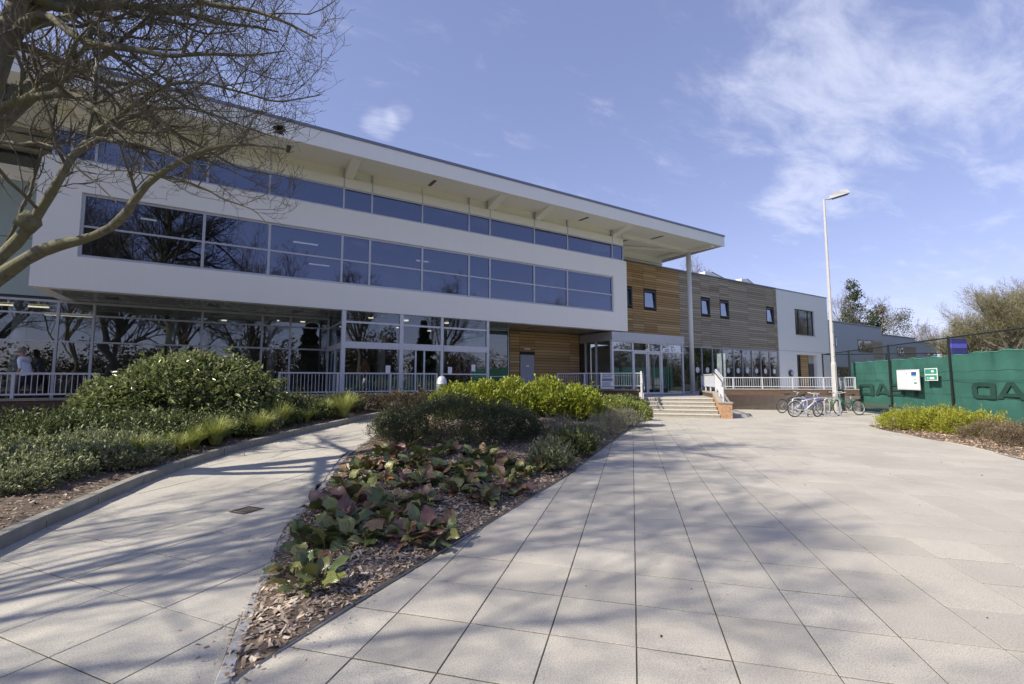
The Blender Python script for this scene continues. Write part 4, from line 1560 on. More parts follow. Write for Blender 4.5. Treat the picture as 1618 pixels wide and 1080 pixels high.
# ================================================================== PLANTS
def unit(a):
    return a / np.maximum(np.linalg.norm(a, axis=-1, keepdims=True), 1e-9)


def leaf_geo(P, D, L, Wd, rg, fold=.25):
    """P base points, D leaf direction, L length, Wd width -> verts, tris (two folded halves per leaf)"""
    n = len(P)
    D = unit(D)
    ref = unit(rg.normal(size=(n, 3)) + np.array([0, 0, 1.2]))
    S = unit(np.cross(D, ref)); U = np.cross(S, D)
    L = L[:, None]; Wd = Wd[:, None]
    base = P
    tip = P + D * L - U * L * .12
    mid = P + D * L * .48 + U * L * .06
    le = mid + S * Wd * .5 + U * Wd * fold; ri = mid - S * Wd * .5 + U * Wd * fold
    V = np.stack([base, le, tip, ri, ], 1).reshape(-1, 3)
    i = np.arange(n)[:, None] * 4
    F = np.concatenate([i + np.array([[0, 2, 1]]), i + np.array([[0, 3, 2]])], 1).reshape(-1, 3)
    return V, F


def clump_points(n, rg, lobes, spread=.22, zmin=.02):
    """points near the surface of a set of overlapping lobes (cx,cy,cz,rx,ry,rz); also outward directions"""
    lobes = np.array(lobes)
    wgt = lobes[:, 3] * lobes[:, 4] + lobes[:, 3] * lobes[:, 5]
    k = rg.choice(len(lobes), size=n * 2, p=wgt / wgt.sum())
    d = unit(rg.normal(size=(n * 2, 3)))
    d[:, 2] = np.abs(d[:, 2]) * rg.choice([1, 1, -.45, -.9], size=n * 2)
    r = 1 - np.abs(rg.normal(size=(n * 2, 1))) * spread
    p = lobes[k, :3] + d * lobes[k, 3:] * np.clip(r, .1, 1.1)
    ok = p[:, 2] > zmin
    # keep leaves out of the deep inside of other lobes
    for l in lobes:
        q = (p - l[:3]) / l[3:]
        ok &= (q ** 2).sum(1) > .36
    p = p[ok][:n]; d = d[ok][:n]
    return p, d


def make_lobes(rg, rx, ry, h, n, small=.42):
    out = []
    for i in range(n):
        a = rg.uniform(0, 6.283); r = math.sqrt(rg.uniform(0, 1)) * .72
        s = rg.uniform(small * .75, small * 1.15)
        top = (1 - r * r * .75)
        hz = h * top * rg.uniform(.8, 1.0)
        rz = hz * rg.uniform(.45, .6)
        out.append((rx * r * math.cos(a), ry * r * math.sin(a), hz - rz, rx * s, ry * s, rz))
    out.append((0, 0, h * .30, rx * .92, ry * .92, h * .48))
    for k in range(7):
        a = k * .9 + rg.uniform(-.2, .2); s = rg.uniform(.26, .4)
        out.append((rx * .74 * math.cos(a), ry * .74 * math.sin(a), h * .2, rx * s, ry * s, h * rg.uniform(.26, .4)))
    return out


def shrub(name, label, loc, rx, ry, h, n, leaf, mat, seed, group=None, rz=0.0, cat='shrub', lobes=11, up=.5, stems=14, asp=.5, stem_mat='twig', spread=.22, sprays=0):
    rg = np.random.default_rng(seed)
    t = thing(name, label, cat, loc, 0, group)
    lb = make_lobes(rg, rx, ry, h, lobes)
    p, d = clump_points(n, rg, lb, spread)
    c, s = math.cos(rz), math.sin(rz)
    if sprays:
        q = []; qd = []
        for k in range(sprays):
            i = rg.integers(len(p)); base = p[i]; dd = unit(d[i] * .7 + np.array([0, 0, .8]) + rg.normal(size=3) * .25)
            ln = rg.uniform(.1, .26)
            m_ = 10
            q.append(base + dd * np.linspace(0, ln, m_)[:, None] + rg.normal(size=(m_, 3)) * .008); qd.append(np.tile(dd, (m_, 1)) + rg.normal(size=(m_, 3)) * .7)
        p = np.concatenate([p] + q); d = np.concatenate([d] + qd)
    n = len(p)
    dirs = d * .8 + rg.normal(size=(n, 3)) * .55 + np.array([0, 0, up])
    L = rg.uniform(.7, 1.3, n) * leaf
    rot = np.array([[c, -s, 0], [s, c, 0], [0, 0, 1]])
    p = p @ rot.T; dirs = dirs @ rot.T
    L *= rg.choice([.65, .85, 1.0, 1.25, 1.5], size=n)
    V, F = leaf_geo(p, dirs, L, L * asp * rg.uniform(.8, 1.2, n), rg)
    link_mesh('foliage', np_mesh('foliage', V, F, M[mat]), t, loc)
    m = MB()
    for k in range(stems):
        i = rg.integers(len(d)); a = p[i] * .92
        b = np.array([a[0] * .25, a[1] * .25, 0.0])
        mid = (a + b) / 2 + rg.normal(size=3) * .03
        m.tube([b - np.array([0, 0, .05]), mid, a], [.011, .008, .003], 4)
    me = m.mesh('stems', M[stem_mat])
    link_mesh('stems', me, t, loc)
    return t


def sedge(label, loc, r, h, n, seed, mat='sedge'):
    rg = np.random.default_rng(seed)
    t = thing('sedge_clump', label, 'grass clump', loc)
    a = rg.uniform(0, 6.283, n); lean = rg.uniform(.12, 1.0, n) ** .8
    L = h * rg.uniform(.8, 1.5, n)
    base = np.stack([np.cos(a) * r * .16 * rg.uniform(0, 1, n), np.sin(a) * r * .16 * rg.uniform(0, 1, n), np.zeros(n)], 1)
    out = np.stack([np.cos(a + rg.normal(size=n) * .3), np.sin(a + rg.normal(size=n) * .3), np.zeros(n)], 1)
    side = np.stack([-out[:, 1], out[:, 0], np.zeros(n)], 1)
    V = []
    for k, s in enumerate((0, .35, .7, 1.0)):
        x = out * (lean * L * (s ** 1.6) * .85)[:, None]
        z = (L * (s - .42 * lean * s ** 2.6))[:, None] * np.array([0, 0, 1])
        w = (.0048, .0055, .004, .0006)[k]
        c = base + x + z
        V += [c - side * w, c + side * w]
    V = np.stack(V, 1).reshape(-1, 3)
    i = np.arange(n)[:, None] * 8
    F = np.concatenate([i + np.array([[2 * k, 2 * k + 1, 2 * k + 3, 2 * k + 2]]) for k in range(3)], 1).reshape(-1, 4)
    link_mesh('blades', np_mesh('blades', V, F, M[mat]), t, loc)
    return t


# ------------------------------------------------------------------ bare trees
def tubes_np(P, Rd, sides):
    """P (T,m,3), Rd (T,m) -> verts, quads"""
    T, m, _ = P.shape
    tan = np.empty_like(P)
    tan[:, 1:-1] = P[:, 2:] - P[:, :-2]; tan[:, 0] = P[:, 1] - P[:, 0]; tan[:, -1] = P[:, -1] - P[:, -2]
    tan = unit(tan)
    ref = np.where(np.abs(tan[:, :1, 2:3]) < .8, np.array([[[0, 0, 1.]]]), np.array([[[1., 0, 0]]]))
    A = unit(np.cross(tan, np.broadcast_to(ref, tan.shape))); B = np.cross(tan, A)
    ang = np.arange(sides) * 2 * math.pi / sides
    ring = A[:, :, None] * np.cos(ang)[None, None, :, None] + B[:, :, None] * np.sin(ang)[None, None, :, None]
    V = P[:, :, None] + ring * Rd[:, :, None, None]
    V = V.reshape(-1, 3)
    base = (np.arange(T) * m * sides)[:, None, None, None]
    i = np.arange(m - 1)[None, :, None, None] * sides
    k = np.arange(sides)[None, None, :, None]; k2 = (k + 1) % sides
    F = np.concatenate([base + i + k, base + i + k2, base + i + sides + k2, base + i + sides + k], -1).reshape(-1, 4)
    return V, F


def sprout(P, Rd, per, lmin, lmax, m, rg, ang=(.5, 1.1), up=.15, wig=.16, t0=.15, rad=.5, curl=.25, rtip=.35, keep=None):
    """children of branches P: per each; returns P2, R2"""
    T, mm, _ = P.shape
    idx = np.repeat(np.arange(T), per)
    n = len(idx)
    t = rg.uniform(t0, 1.0, n) * (mm - 1)
    i0 = np.clip(t.astype(int), 0, mm - 2); f = (t - i0)[:, None]
    a = P[idx, i0]; b = P[idx, i0 + 1]
    start = a * (1 - f) + b * f
    r0 = (Rd[idx, i0] * (1 - f[:, 0]) + Rd[idx, i0 + 1] * f[:, 0])
    tan = unit(b - a)
    perp = unit(np.cross(tan, rg.normal(size=(n, 3))))
    th = rg.uniform(*ang, n)[:, None]
    d = tan * np.cos(th) + perp * np.sin(th)
    plen = np.linalg.norm(P[idx, -1] - P[idx, 0], axis=1)
    L = rg.uniform(lmin, lmax, n) * (1.15 - .5 * (t / (mm - 1)))
    step = (L / (m - 1))[:, None]
    pts = [start]; dd = d
    for k in range(m - 1):
        dd = unit(dd + rg.normal(size=(n, 3)) * wig + np.array([0, 0, up + curl * k / (m - 1)]))
        pts.append(pts[-1] + dd * step)
    P2 = np.stack(pts, 1)
    rr = np.maximum(r0 * rad, .0016)[:, None] * np.linspace(1, rtip, m)[None]
    if keep is not None:
        ok = keep(P2[:, -1])
        P2 = P2[ok]; rr = rr[ok]
    return P2, rr


def bare_tree(seed, height, spread, trunk_r, nl=9, n2=8, n3=8, n4=4, thick=1.0, lean=(0, 0), cap=None):
    """limb polylines by level, root at origin"""
    rg = np.random.default_rng(seed)
    m = 7
    zz_ = np.linspace(0, height * .62, m)
    tr = np.stack([lean[0] * zz_ + rg.normal(size=m) * .08 * spread * .2, lean[1] * zz_ + rg.normal(size=m) * .04 * spread, zz_ - .1], 1)[None]
    rt = (trunk_r * np.linspace(1, .42, m))[None]
    rt[0, 0] *= 1.35
    A, ra = sprout(tr, rt, nl, height * .38, height * .62, 8, rg, (.35, 1.0), .16, .12, .32, .62, .0, .3)
    B, rb = sprout(A, ra, n2, height * .13, height * .28, 6, rg, (.4, 1.0), .08, .15, .2, .5, .1)
    C, rc = sprout(B, rb, n3, height * .06, height * .13, 5, rg, (.4, 1.1), .05, .2, .15, .5, .2)
    out = [(tr, rt, 10), (A, ra, 7), (B, rb, 5), (C, np.maximum(rc, .004 * thick), 3)]
    if n4:
        D_, rd = sprout(C, rc, n4, height * .025, height * .06, 4, rg, (.4, 1.1), .05, .22, .15, .6, .2)
        out.append((D_, np.maximum(rd, .003 * thick), 3))
    return out


def tree_meshes(levels, bark, twig):
    big = levels[:2]; fine = levels[2:]
    def join(ls):
        V = []; F = []; o = 0
        for P, Rd, s in ls:
            v, f = tubes_np(P, Rd, s); V.append(v); F.append(f + o); o += len(v)
        return np.concatenate(V), np.concatenate(F)
    v, f = join(big[:1]); v2, f2 = join(big[1:]); v3, f3 = join(fine)
    return (np_mesh('trunk', v, f, bark, smooth=True), np_mesh('limbs', v2, f2, bark, smooth=True), np_mesh('twigs', v3, f3, twig))


def plant_tree(name, label, meshes, loc, s=1.0, rz=0.0, group=None):
    t = thing(name, label, 'tree', loc, rz or .0001, group)
    t.scale = (s, s, s)
    for nm, me in zip(('trunk', 'limbs', 'twigs'), meshes):
        o = bpy.data.objects.new(nm, me); COL.objects.link(o); o.parent = t
    return t


# ---- the bare tree in front, its lower limbs as they stand in the photograph
TX, TY = W(-7.35, 6.1)
near = thing('bare_tree', 'bare mossy tree with low curving limbs leaning in at the left', 'tree', (TX, TY, 0))


lrg = np.random.default_rng(8)


def limb(pts, yc0, yc1, r0, r1):
    n = len(pts)
    ps = [on_xc(u, v, yc0 + (yc1 - yc0) * i / (n - 1)) for i, (u, v) in enumerate(pts)]
    # resample to 12 points, slightly smoothed
    P = smooth_pts([tuple(p) for p in ps])
    P = resample(P, 12)
    P[2:-1] += lrg.normal(size=P[2:-1].shape) * .016
    P = resample(smooth_pts([tuple(q) for q in P]), 24)
    rr = np.linspace(r0, r1, 24) * (1 + .07 * lrg.normal(size=24)) * (1 + .35 * np.exp(-np.arange(24) / 1.6))
    return P[None], rr[None]


def smooth_pts(pts):
    for k in range(2):
        o = [pts[0]]
        for a, b in zip(pts[:-1], pts[1:]):
            o.append(tuple(.75 * x + .25 * y for x, y in zip(a, b))); o.append(tuple(.25 * x + .75 * y for x, y in zip(a, b)))
        o.append(pts[-1]); pts = o
    return np.array(pts)


def resample(P, n):
    d = np.concatenate([[0], np.cumsum(np.linalg.norm(P[1:] - P[:-1], axis=1))])
    t = np.linspace(0, d[-1], n)
    return np.stack([np.interp(t, d, P[:, k]) for k in range(3)], 1)


z0 = Vector((TX, TY, 0))
trk = resample(smooth_pts([(TX - .05, TY, -.1), (TX, TY, .9), (TX + .05, TY - .02, 2.0), (*W(-7.45, 6.1), 3.2), (*W(-7.4, 6.15), 4.4), tuple(on_xc(-22, 130, 6.15)), tuple(on_xc(22, 40, 6.15)), tuple(on_xc(44, -40, 6.15)), tuple(on_xc(60, -160, 6.2)), tuple(on_xc(50, -330, 6.3))]), 16)[None]
trr = np.interp(np.linspace(0, 1, 16), [0, .08, .3, .6, .8, 1], [.28, .19, .16, .125, .11, .05])[None]
LIMBS = [
    limb([(-140, 470), (-60, 466), (0, 455), (37, 403), (85, 388), (148, 374), (185, 356), (208, 326), (226, 293), (241, 274), (267, 265), (297, 256), (315, 237), (356, 230), (410, 222), (450, 235)], 6.0, 5.3, .105, .010),
    limb([(-100, 455), (-40, 440), (8, 400), (36, 368), (46, 348), (62, 322), (93, 293), (104, 260), (115, 241), (126, 222), (148, 213), (185, 224), (230, 228), (285, 246), (330, 280)], 6.1, 5.6, .088, .008),
    limb([(-80, 210), (0, 174), (37, 159), (93, 145), (122, 141), (150, 172), (175, 195), (222, 232), (262, 240), (300, 262)], 6.1, 5.2, .068, .007),
    limb([(20, 60), (50, 22), (74, 20), (111, 48), (137, 69), (178, 70), (222, 74), (265, 92), (320, 84), (390, 92), (450, 80)], 6.15, 5.5, .066, .007),
    limb([(40, -20), (89, 20), (148, 11), (207, 7), (280, 20), (360, 40), (440, 50)], 6.15, 6.6, .075, .012),
    limb([(25, 70), (80, 90), (140, 110), (200, 150), (260, 200), (330, 240), (390, 270), (430, 275)], 6.2, 6.7, .055, .007),
    limb([(45, -60), (120, -60), (210, -40), (310, 0), (420, 20), (500, 60)], 6.2, 6.0, .07, .012),
    limb([(55, -120), (160, -180), (280, -160), (400, -90), (500, -30)], 6.2, 5.7, .07, .012),
    limb([(-40, 230), (20, 225), (62, 222), (105, 245), (150, 290), (185, 320)], 5.9, 5.5, .03, .006),
    limb([(110, 250), (170, 205), (240, 170), (300, 165), (360, 190), (430, 215)], 5.7, 5.9, .032, .007),
    limb([(240, 275), (300, 290), (370, 320), (405, 335), (430, 362)], 5.6, 5.4, .020, .004),
    limb([(150, 210), (210, 170), (260, 130), (320, 125), (390, 150), (450, 160), (505, 150)], 5.6, 5.6, .03, .007),
]
rgn = np.random.default_rng(21)
CEN = np.array([*W(-6.75, 6.1), 6.4])


def in_crown(E):
    q = (E - CEN) / np.array([4.75, 4.75, 4.1])
    lo = E[:, 2] > 3.0 + .10 * np.maximum(0, 2.5 - np.linalg.norm(E[:, :2] - CEN[:2], axis=1))
    rad = np.linalg.norm(E[:, :2] - CEN[:2], axis=1)
    thin = (E[:, 2] < 4.3) & (rad < 3.0) & (rgn.uniform(size=len(E)) < .85)
    return ((q ** 2).sum(1) < 1.0) & lo & ~thin


# limbs to the other sides and up, out of the picture but throwing the shade
extra, er_ = sprout(trk[:, 5:], trr[:, 5:], 24, 2.6, 4.4, 12, rgn, (.6, 1.25), .04, .10, .1, .55, .02, .15, lambda E: E[:, 2] > 4.4)
# few limbs low on the camera side
LP = np.concatenate([l[0][:, ::2] for l in LIMBS] + [extra]); LR = np.concatenate([l[1][:, ::2] for l in LIMBS] + [er_])
B1, r1 = sprout(LP, LR, 11, .8, 2.0, 8, rgn, (.4, 1.1), .05, .20, .18, .55, .12, .3, in_crown)
r1 = np.minimum(r1, .022)
C1, r2 = sprout(B1, r1, 9, .3, .95, 7, rgn, (.4, 1.1), .04, .24, .12, .6, .22, .35, in_crown)
C0, r20 = sprout(LP, LR, 9, .2, .8, 7, rgn, (.5, 1.3), .05, .2, .2, .2, .2, .35, in_crown)
r20 = np.minimum(r20, .007)
C1 = np.concatenate([C1, C0]); r2 = np.concatenate([np.minimum(r2, .0085), r20])
D1, r3 = sprout(C1, np.maximum(r2, .004), 5, .07, .28, 4, rgn, (.5, 1.1), .08, .22, .1, .75, .25, .6, in_crown)
print('near tree', len(LP), len(B1), len(C1), len(D1))


def near_part(name, P, Rr, sides, mat, sm=False):
    v, f = tubes_np(P, Rr, sides)
    v = v - np.array([TX, TY, 0])
    link_mesh(name, np_mesh(name, v, f, mat, smooth=sm), near, (TX, TY, 0))


near_part('trunk', trk, trr, 14, M['bark'], True)
for P, Rr in LIMBS:
    near_part('limb', P, Rr, 9, M['bark'], True)
near_part('upper_limbs', extra, er_, 8, M['bark'], True)
near_part('branches', B1, r1, 5, M['twig'], True)
near_part('twigs', np.concatenate([C1]), np.maximum(r2, .0024), 3, M['twig'])
near_part('fine_twigs', D1, np.maximum(r3, .0017), 3, M['twig'])
# the top of the crown, above the picture: it throws the dapple on the plaza
def high(E):
    return (E[:, 2] > 7.1) & (np.linalg.norm(E[:, :2] - CEN[:2], axis=1) < 5.0) & (E[:, 2] < 11.8)


H0, h0 = sprout(trk[:, 9:], trr[:, 9:], 20, 2.8, 4.8, 10, rgn, (.5, 1.2), .10, .10, .0, .5, .05, .12, high)
H1, h1 = sprout(H0, h0, 12, .8, 1.9, 6, rgn, (.4, 1.1), .05, .18, .15, .5, .1, .3, high)
H2, h2 = sprout(H1, h1, 9, .35, .95, 5, rgn, (.4, 1.1), .04, .2, .12, .6, .2, .35, high)
H3, h3 = sprout(H2, h2, 5, .1, .3, 4, rgn, (.5, 1.1), .05, .2, .1, .75, .2, .6, high)
near_part('top_limbs', H0, h0, 7, M['bark'], True)
near_part('top_branches', H1, np.maximum(np.minimum(h1, .02), .006), 4, M['twig'])
near_part('top_twigs', H2, np.maximum(np.minimum(h2, .009), .004), 3, M['twig'])
near_part('top_fine_twigs', H3, np.maximum(np.minimum(h3, .005), .0028), 3, M['twig'])
# buds at the tips
tips = D1[::2, -1]
bd = unit(D1[::2, -1] - D1[::2, -2])
V, F = leaf_geo(tips, bd, np.full(len(tips), .022), np.full(len(tips), .012), rgn)
link_mesh('buds', np_mesh('buds', V - np.array([TX, TY, 0]), F, M['twig']), near, (TX, TY, 0))
# old pruning wound on the second limb
kn = on_xc(48, 346, 5.98)
m = MB(); m.tube([kn + Vector((-.06, 0, -.14)), kn + Vector((0, 0, -.02)), kn + Vector((.02, 0, .10))], [.115, .13, .075], 9)
part('knot', m, M['bark'], near, True)

# nest and bird up in the twigs
nst = on_xc(441, 205, 5.9)
nt = thing('bird_nest', 'dark round twig nest high in the bare branches', 'nest', tuple(nst))
m = MB()
r_ = random.Random(4)
for i in range(120):
    a = r_.uniform(0, 6.28); e = r_.uniform(-.9, .9); rr_ = r_.uniform(.02, .062)
    c = nst + Vector((math.cos(a) * math.cos(e), math.sin(a) * math.cos(e), math.sin(e) * .8)) * rr_
    d = Vector((r_.uniform(-1, 1), r_.uniform(-1, 1), r_.uniform(-.6, .6))).normalized() * r_.uniform(.025, .075)
    m.tube([c - d, c + Vector((0, 0, .01)), c + d], .004, 3)
part('woven_twigs', m, M['twig_nest'], nt)
bp_ = on_xc(151, 118, 5.7)
bt = thing('bird', 'grey bird perched among the bare branches, seen from below', 'bird', tuple(bp_))
m = MB()
prof = []
for i, (t_, r_b) in enumerate(((0, .004), (.05, .018), (.12, .030), (.2, .036), (.28, .034), (.34, .026), (.38, .020))):
    prof.append((bp_ + Vector((.0 + .03 * t_, .02 * t_, .16 - t_ * .72)), r_b * 1.05))
m.tube([p for p, _ in prof], [r for _, r in prof], 12)
part('body', m, M['feather_grey'], bt, True)
m = MB(); hp = prof[-1][0]
m.tube([hp + Vector((0, 0, .006)), hp + Vector((.004, 0, -.015)), hp + Vector((.01, .0, -.04)), hp + Vector((.016, 0, -.055))], [.018, .026, .022, .004], 10)
part('head', m, M['feather_dark'], bt, True)
m = MB(); m.tube([hp + Vector((.012, 0, -.05)), hp + Vector((.03, -.01, -.066))], [.006, .001], 5); part('beak', m, M['feather_dark'], bt)
m = MB(); m.bar(bp_ + Vector((0, 0, .14)), bp_ + Vector((-.012, -.005, .23)), .03, .01); part('tail', m, M['feather_grey'], bt)

# ---- trees in the distance, and those standing behind the camera that the glass mirrors
TA = tree_meshes(bare_tree(3, 13, 6, .32, 10, 9, 8, 4, 2.2), M['far_bark'], M['far_twig'])
TB = tree_meshes(bare_tree(8, 13, 6, .30, 11, 9, 8, 4, 2.2), M['far_bark'], M['far_twig'])
TC = tree_meshes(bare_tree(14, 13, 6, .34, 14, 11, 9, 5, 2.0), M['far_bark'], M['mist_twig'])
def far_loc(u, yc): xc = (u - 809) / 721.5 * yc; x, y = W(xc, yc); return (x, y, -.1)
plant_tree('bare_tree', 'bare tree crown showing just above the timber wing roof', TA, far_loc(1078, 62), 1.32, 1.0)
plant_tree('bare_tree', 'bare open crowned tree beyond the low end of the grey block', TB, far_loc(1470, 92), 1.05, 2.0)
bt2 = far_loc(1360, 80)
plant_tree('ivy_clad_tree', 'tall thin tree hung with dark green ivy balls behind the grey block', TA, bt2, 1.3, 4.0)
ivy = [o for o in COL.objects if o.name.startswith('ivy_clad_tree')][-1]
ir = np.random.default_rng(9)


def leaf_balls(parent, balls, per, size, mat, name='ivy', s=1.0):
    V = []; F = []; o = 0
    for (c, r) in balls:
        d = unit(ir.normal(size=(per, 3))); p = np.array(c) + d * (r * ir.uniform(.35, 1.05, (per, 1)))
        v, f = leaf_geo(p, d + ir.normal(size=(per, 3)) * .6, ir.uniform(.7, 1.3, per) * size, ir.uniform(.5, .9, per) * size, ir)
        V.append(v); F.append(f + o); o += len(v)
    inv = parent.matrix_basis.inverted()
    V = np.concatenate(V)
    Mi = np.array(inv)
    V = V @ Mi[:3, :3].T + Mi[:3, 3]
    ob = bpy.data.objects.new(name, np_mesh(name, V, np.concatenate(F), mat)); COL.objects.link(ob); ob.parent = parent
    return ob


balls = []
for (u, v, r) in ((1345, 449, .95), (1349, 457, 1.1), (1355, 466, 1.0), (1344, 476, 1.1), (1347, 470, .8), (1341, 490, 1.2), (1338, 503, 1.0), (1357, 486, .9), (1372, 497, 1.2), (1390, 488, .9)):
    balls.append((tuple(on_xc(u, v, 80)), r))
for k in range(16):
    balls.append((tuple(on_xc(ir.uniform(1350, 1392), ir.uniform(497, 528), 80 + ir.uniform(-2, 2))), ir.uniform(.8, 1.6)))
leaf_balls(ivy, balls, 190, .30, M['ivy'])
bud = plant_tree('budding_tree', 'pale green budding tree right of the ivy clad tree', TC, far_loc(1413, 84), .78, 1.4)
leaf_balls(bud, [(tuple(on_xc(ir.uniform(1395, 1438), ir.uniform(495, 528), 84)), ir.uniform(.8, 1.8)) for k in range(20)], 130, .2, M['spring'], 'young_leaves')
wl_ = []
for k, (u, yc, s, rz_) in enumerate(((1545, 47, .66, .4), (1596, 44, .86, 2.1), (1640, 50, .98, 3.3), (1700, 46, .9, 5.0), (1510, 60, .62, 1.2), (1580, 66, 1.15, 2.6))):
    lab = ('budding tree at the left edge of the group behind the court', 'tallest rounded budding tree behind the tennis court, upper right', 'budding tree cut by the right picture edge behind the court',
           'budding tree outside the right edge behind the court', 'low hazy budding tree nearest the blue board', 'hazy bare tree at the back of the group behind the court')[k]
    t = plant_tree('budding_tree', lab, TC, far_loc(u, yc), s, rz_, 'budding trees behind the tennis court')
    H = 13 * s
    bl = []
    x, y, _ = far_loc(u, yc)
    for q in range(26):
        a = ir.uniform(0, 6.28); rr_ = math.sqrt(ir.uniform(0, 1)) * H * .33; zt = ir.uniform(.22, .86) * H
        rr_ *= (1 - max(0, zt / H - .5) * 1.2)
        bl.append(((x + rr_ * math.cos(a), y + rr_ * math.sin(a), zt), ir.uniform(.7, 1.5)))
    leaf_balls(t, bl, 110, .15, M['spring'], 'young_leaves')
for k, (x, y, s, rz_, q) in enumerate(((-16, -13, 1.05, .3, TB), (-9.5, -15, 1.2, 1.3, TC), (-4.5, -10, .95, 2.5, TB), (1.5, -17, 1.15, 3.4, TA), (-24, -16, 1.2, 4.4, TA), (13, -24, 1.25, 5.2, TB), (-34, -14, 1.2, 5.9, TC), (24, -22, 1.2, .9, TB))):
    plant_tree('bare_tree', 'bare park tree standing behind the photographer and mirrored in the glass', q, (x, y, -.1), s, rz_, 'park trees mirrored in the glazing')


def conifer(label, loc, h, r, seed, group):
    rg = np.random.default_rng(seed)
    t = thing('conifer', label, 'tree', loc, 0, group)
    m = MB(); m.tube([Vector(loc), Vector(loc) + Vector((0, 0, h))], [.22, .02], 8); part('trunk', m, M['far_bark'], t)
    n = 9000
    z = h * rg.uniform(.06, 1.0, n) ** 1.0
    rad = r * (1 - z / h) * rg.uniform(.25, 1.0, n) ** .6 * (.75 + .25 * np.sin(z * 5))
    a = rg.uniform(0, 6.283, n)
    p = np.stack([np.cos(a) * rad, np.sin(a) * rad, z - .25 * rad], 1)
    d = np.stack([np.cos(a), np.sin(a), np.full(n, -.25)], 1) + rg.normal(size=(n, 3)) * .4
    V, F = leaf_geo(p, d, rg.uniform(.25, .5, n), rg.uniform(.08, .16, n), rg)
    link_mesh('foliage', np_mesh('foliage', V, F, M['conifer']), t, loc)


conifer('dark conifer standing behind the photographer and mirrored in the glass', (7.4, -19, -.1), 10, 2.6, 3, 'conifers mirrored in the glazing')
conifer('dark conifer standing behind the photographer and mirrored in the glass', (20, -20, -.1), 9, 2.8, 4, 'conifers mirrored in the glazing')
for k, (x, y, s) in enumerate(((52, -14, 1.0), (62, -6, .9), (74, -16, 1.15), (86, -4, 1.2), (44, -24, 1.1))):
    t = plant_tree('budding_tree', 'leafing tree far beyond the tennis court mirrored in the lobby glass', TC, (x, y, -.1), s, k * 1.3, 'leafing trees mirrored in the lobby glass')
    H = 13 * s
    bl = [((x + ir.normal() * 2.6, y + ir.normal() * 2.6, ir.uniform(.12, .8) * H), ir.uniform(1.0, 2.0)) for q in range(22)]
    leaf_balls(t, bl, 120, .3, M['ivy'], 'young_leaves')

# ================================================================== SHRUBS AND BORDER PLANTS
def gi(u, v, dz=0.0):
    """foot of a plant in the middle bed"""
    z = .1
    for k in range(25):
        p = on_z(u, v, z); z = .5 * z + .5 * (island_z(p.x, p.y) + .05)
    return (p.x, p.y, z + dz)


def gl(u, v):
    z = .15
    for k in range(25):
        p = on_z(u, v, z); z = .5 * z + .5 * (left_z(p.x, p.y) + .15)
    return (p.x, p.y, z - .02)


def xc_(u, yc, z=.1): x, y = W((u - 809) / 721.5 * yc, yc); return (x, y, z)


def izl(u, yc):
    x, y, _ = xc_(u, yc); return (x, y, island_z(x, y) + .06)


def lzl(u, yc):
    x, y, _ = xc_(u, yc); return (x, y, left_z(x, y) + .14)


# dark small-leaved mounds in the middle bed
shrub('dark_shrub', 'large dark green small leaved mound behind the bergenias in the middle bed', izl(722, 9.8), 1.5, 1.05, 1.08, 36000, .030, 'hebe', 1, 'dark mounded shrubs', -.5, lobes=22, sprays=900, spread=.28)
shrub('dark_shrub', 'dark mounded shrub at the path edge, left end of the middle bed', izl(634, 9.9), .62, .7, .80, 10000, .030, 'hebe', 2, 'dark mounded shrubs', lobes=9, sprays=160)
shrub('dark_shrub', 'dark mounded shrub on the right shoulder of the large mound', izl(806, 10.3), .72, .7, .86, 10000, .030, 'hebe', 3, 'dark mounded shrubs', lobes=9, sprays=160)
# bright hedge, five laurels
for k, (u, yc, rx, h, lab) in enumerate(((718, 13.1, .75, 1.05, 'glossy yellow green laurel beside the dome topped light'), (762, 13.3, .85, 1.16, 'glossy yellow green laurel behind the large dark mound'),
                                         (812, 13.5, .9, 1.22, 'glossy yellow green laurel in the middle of the hedge'), (862, 13.7, .9, 1.25, 'glossy yellow green laurel in front of the grey service door'),
                                         (908, 13.9, .85, 1.18, 'glossy yellow green laurel at the right end of the hedge'))):
    shrub('laurel', lab, izl(u, yc), rx, .8, h, 6500, .085, 'laurel', 20 + k, 'laurel hedge', lobes=10, up=.8, asp=.45, sprays=60)
# silver plants along the plaza edge
for k, (u, v, rx, h, n, mat, lab) in enumerate(((872, 737, .38, .40, 4600, 'sage', 'grey green low shrub beside the last bergenias'), (905, 716, .48, .46, 5600, 'dark_leaf', 'dark leafy low shrub between bergenias and silver bushes'),
                                               (925, 698, .58, .56, 7600, 'silver', 'wispy silver bush nearest the camera by the plaza edge'), (958, 684, .62, .62, 8000, 'silver', 'wispy silver bush, middle one along the plaza edge'),
                                               (985, 672, .60, .58, 7600, 'silver', 'wispy silver bush in front of the yellow green shrub'), (878, 692, .65, .6, 6800, 'silver', 'silver bush tucked against the laurel hedge'))):
    shrub('silver_bush' if mat == 'silver' else 'low_shrub', lab, gi(u, v), rx, rx * .85, h, n, .032 if mat == 'silver' else .05, mat, 40 + k, 'low shrubs by the plaza edge', lobes=9, up=1.3, asp=.22 if mat == 'silver' else .4, sprays=170)
for k, (u, yc, rx, h, lab) in enumerate(((925, 14.6, .55, .70, 'yellow green shrub against the laurel hedge end'), (968, 15.2, .85, .95, 'yellow green shrub in front of the entrance railing'),
                                         (1000, 15.6, .58, .80, 'yellow green shrub touching the left side of the steps'))):
    shrub('euonymus_shrub', lab, izl(u, yc), rx, .6, h, 4200, .055, 'euonymus', 60 + k, 'yellow green shrubs by the steps', lobes=9, up=.7, asp=.5, sprays=40)
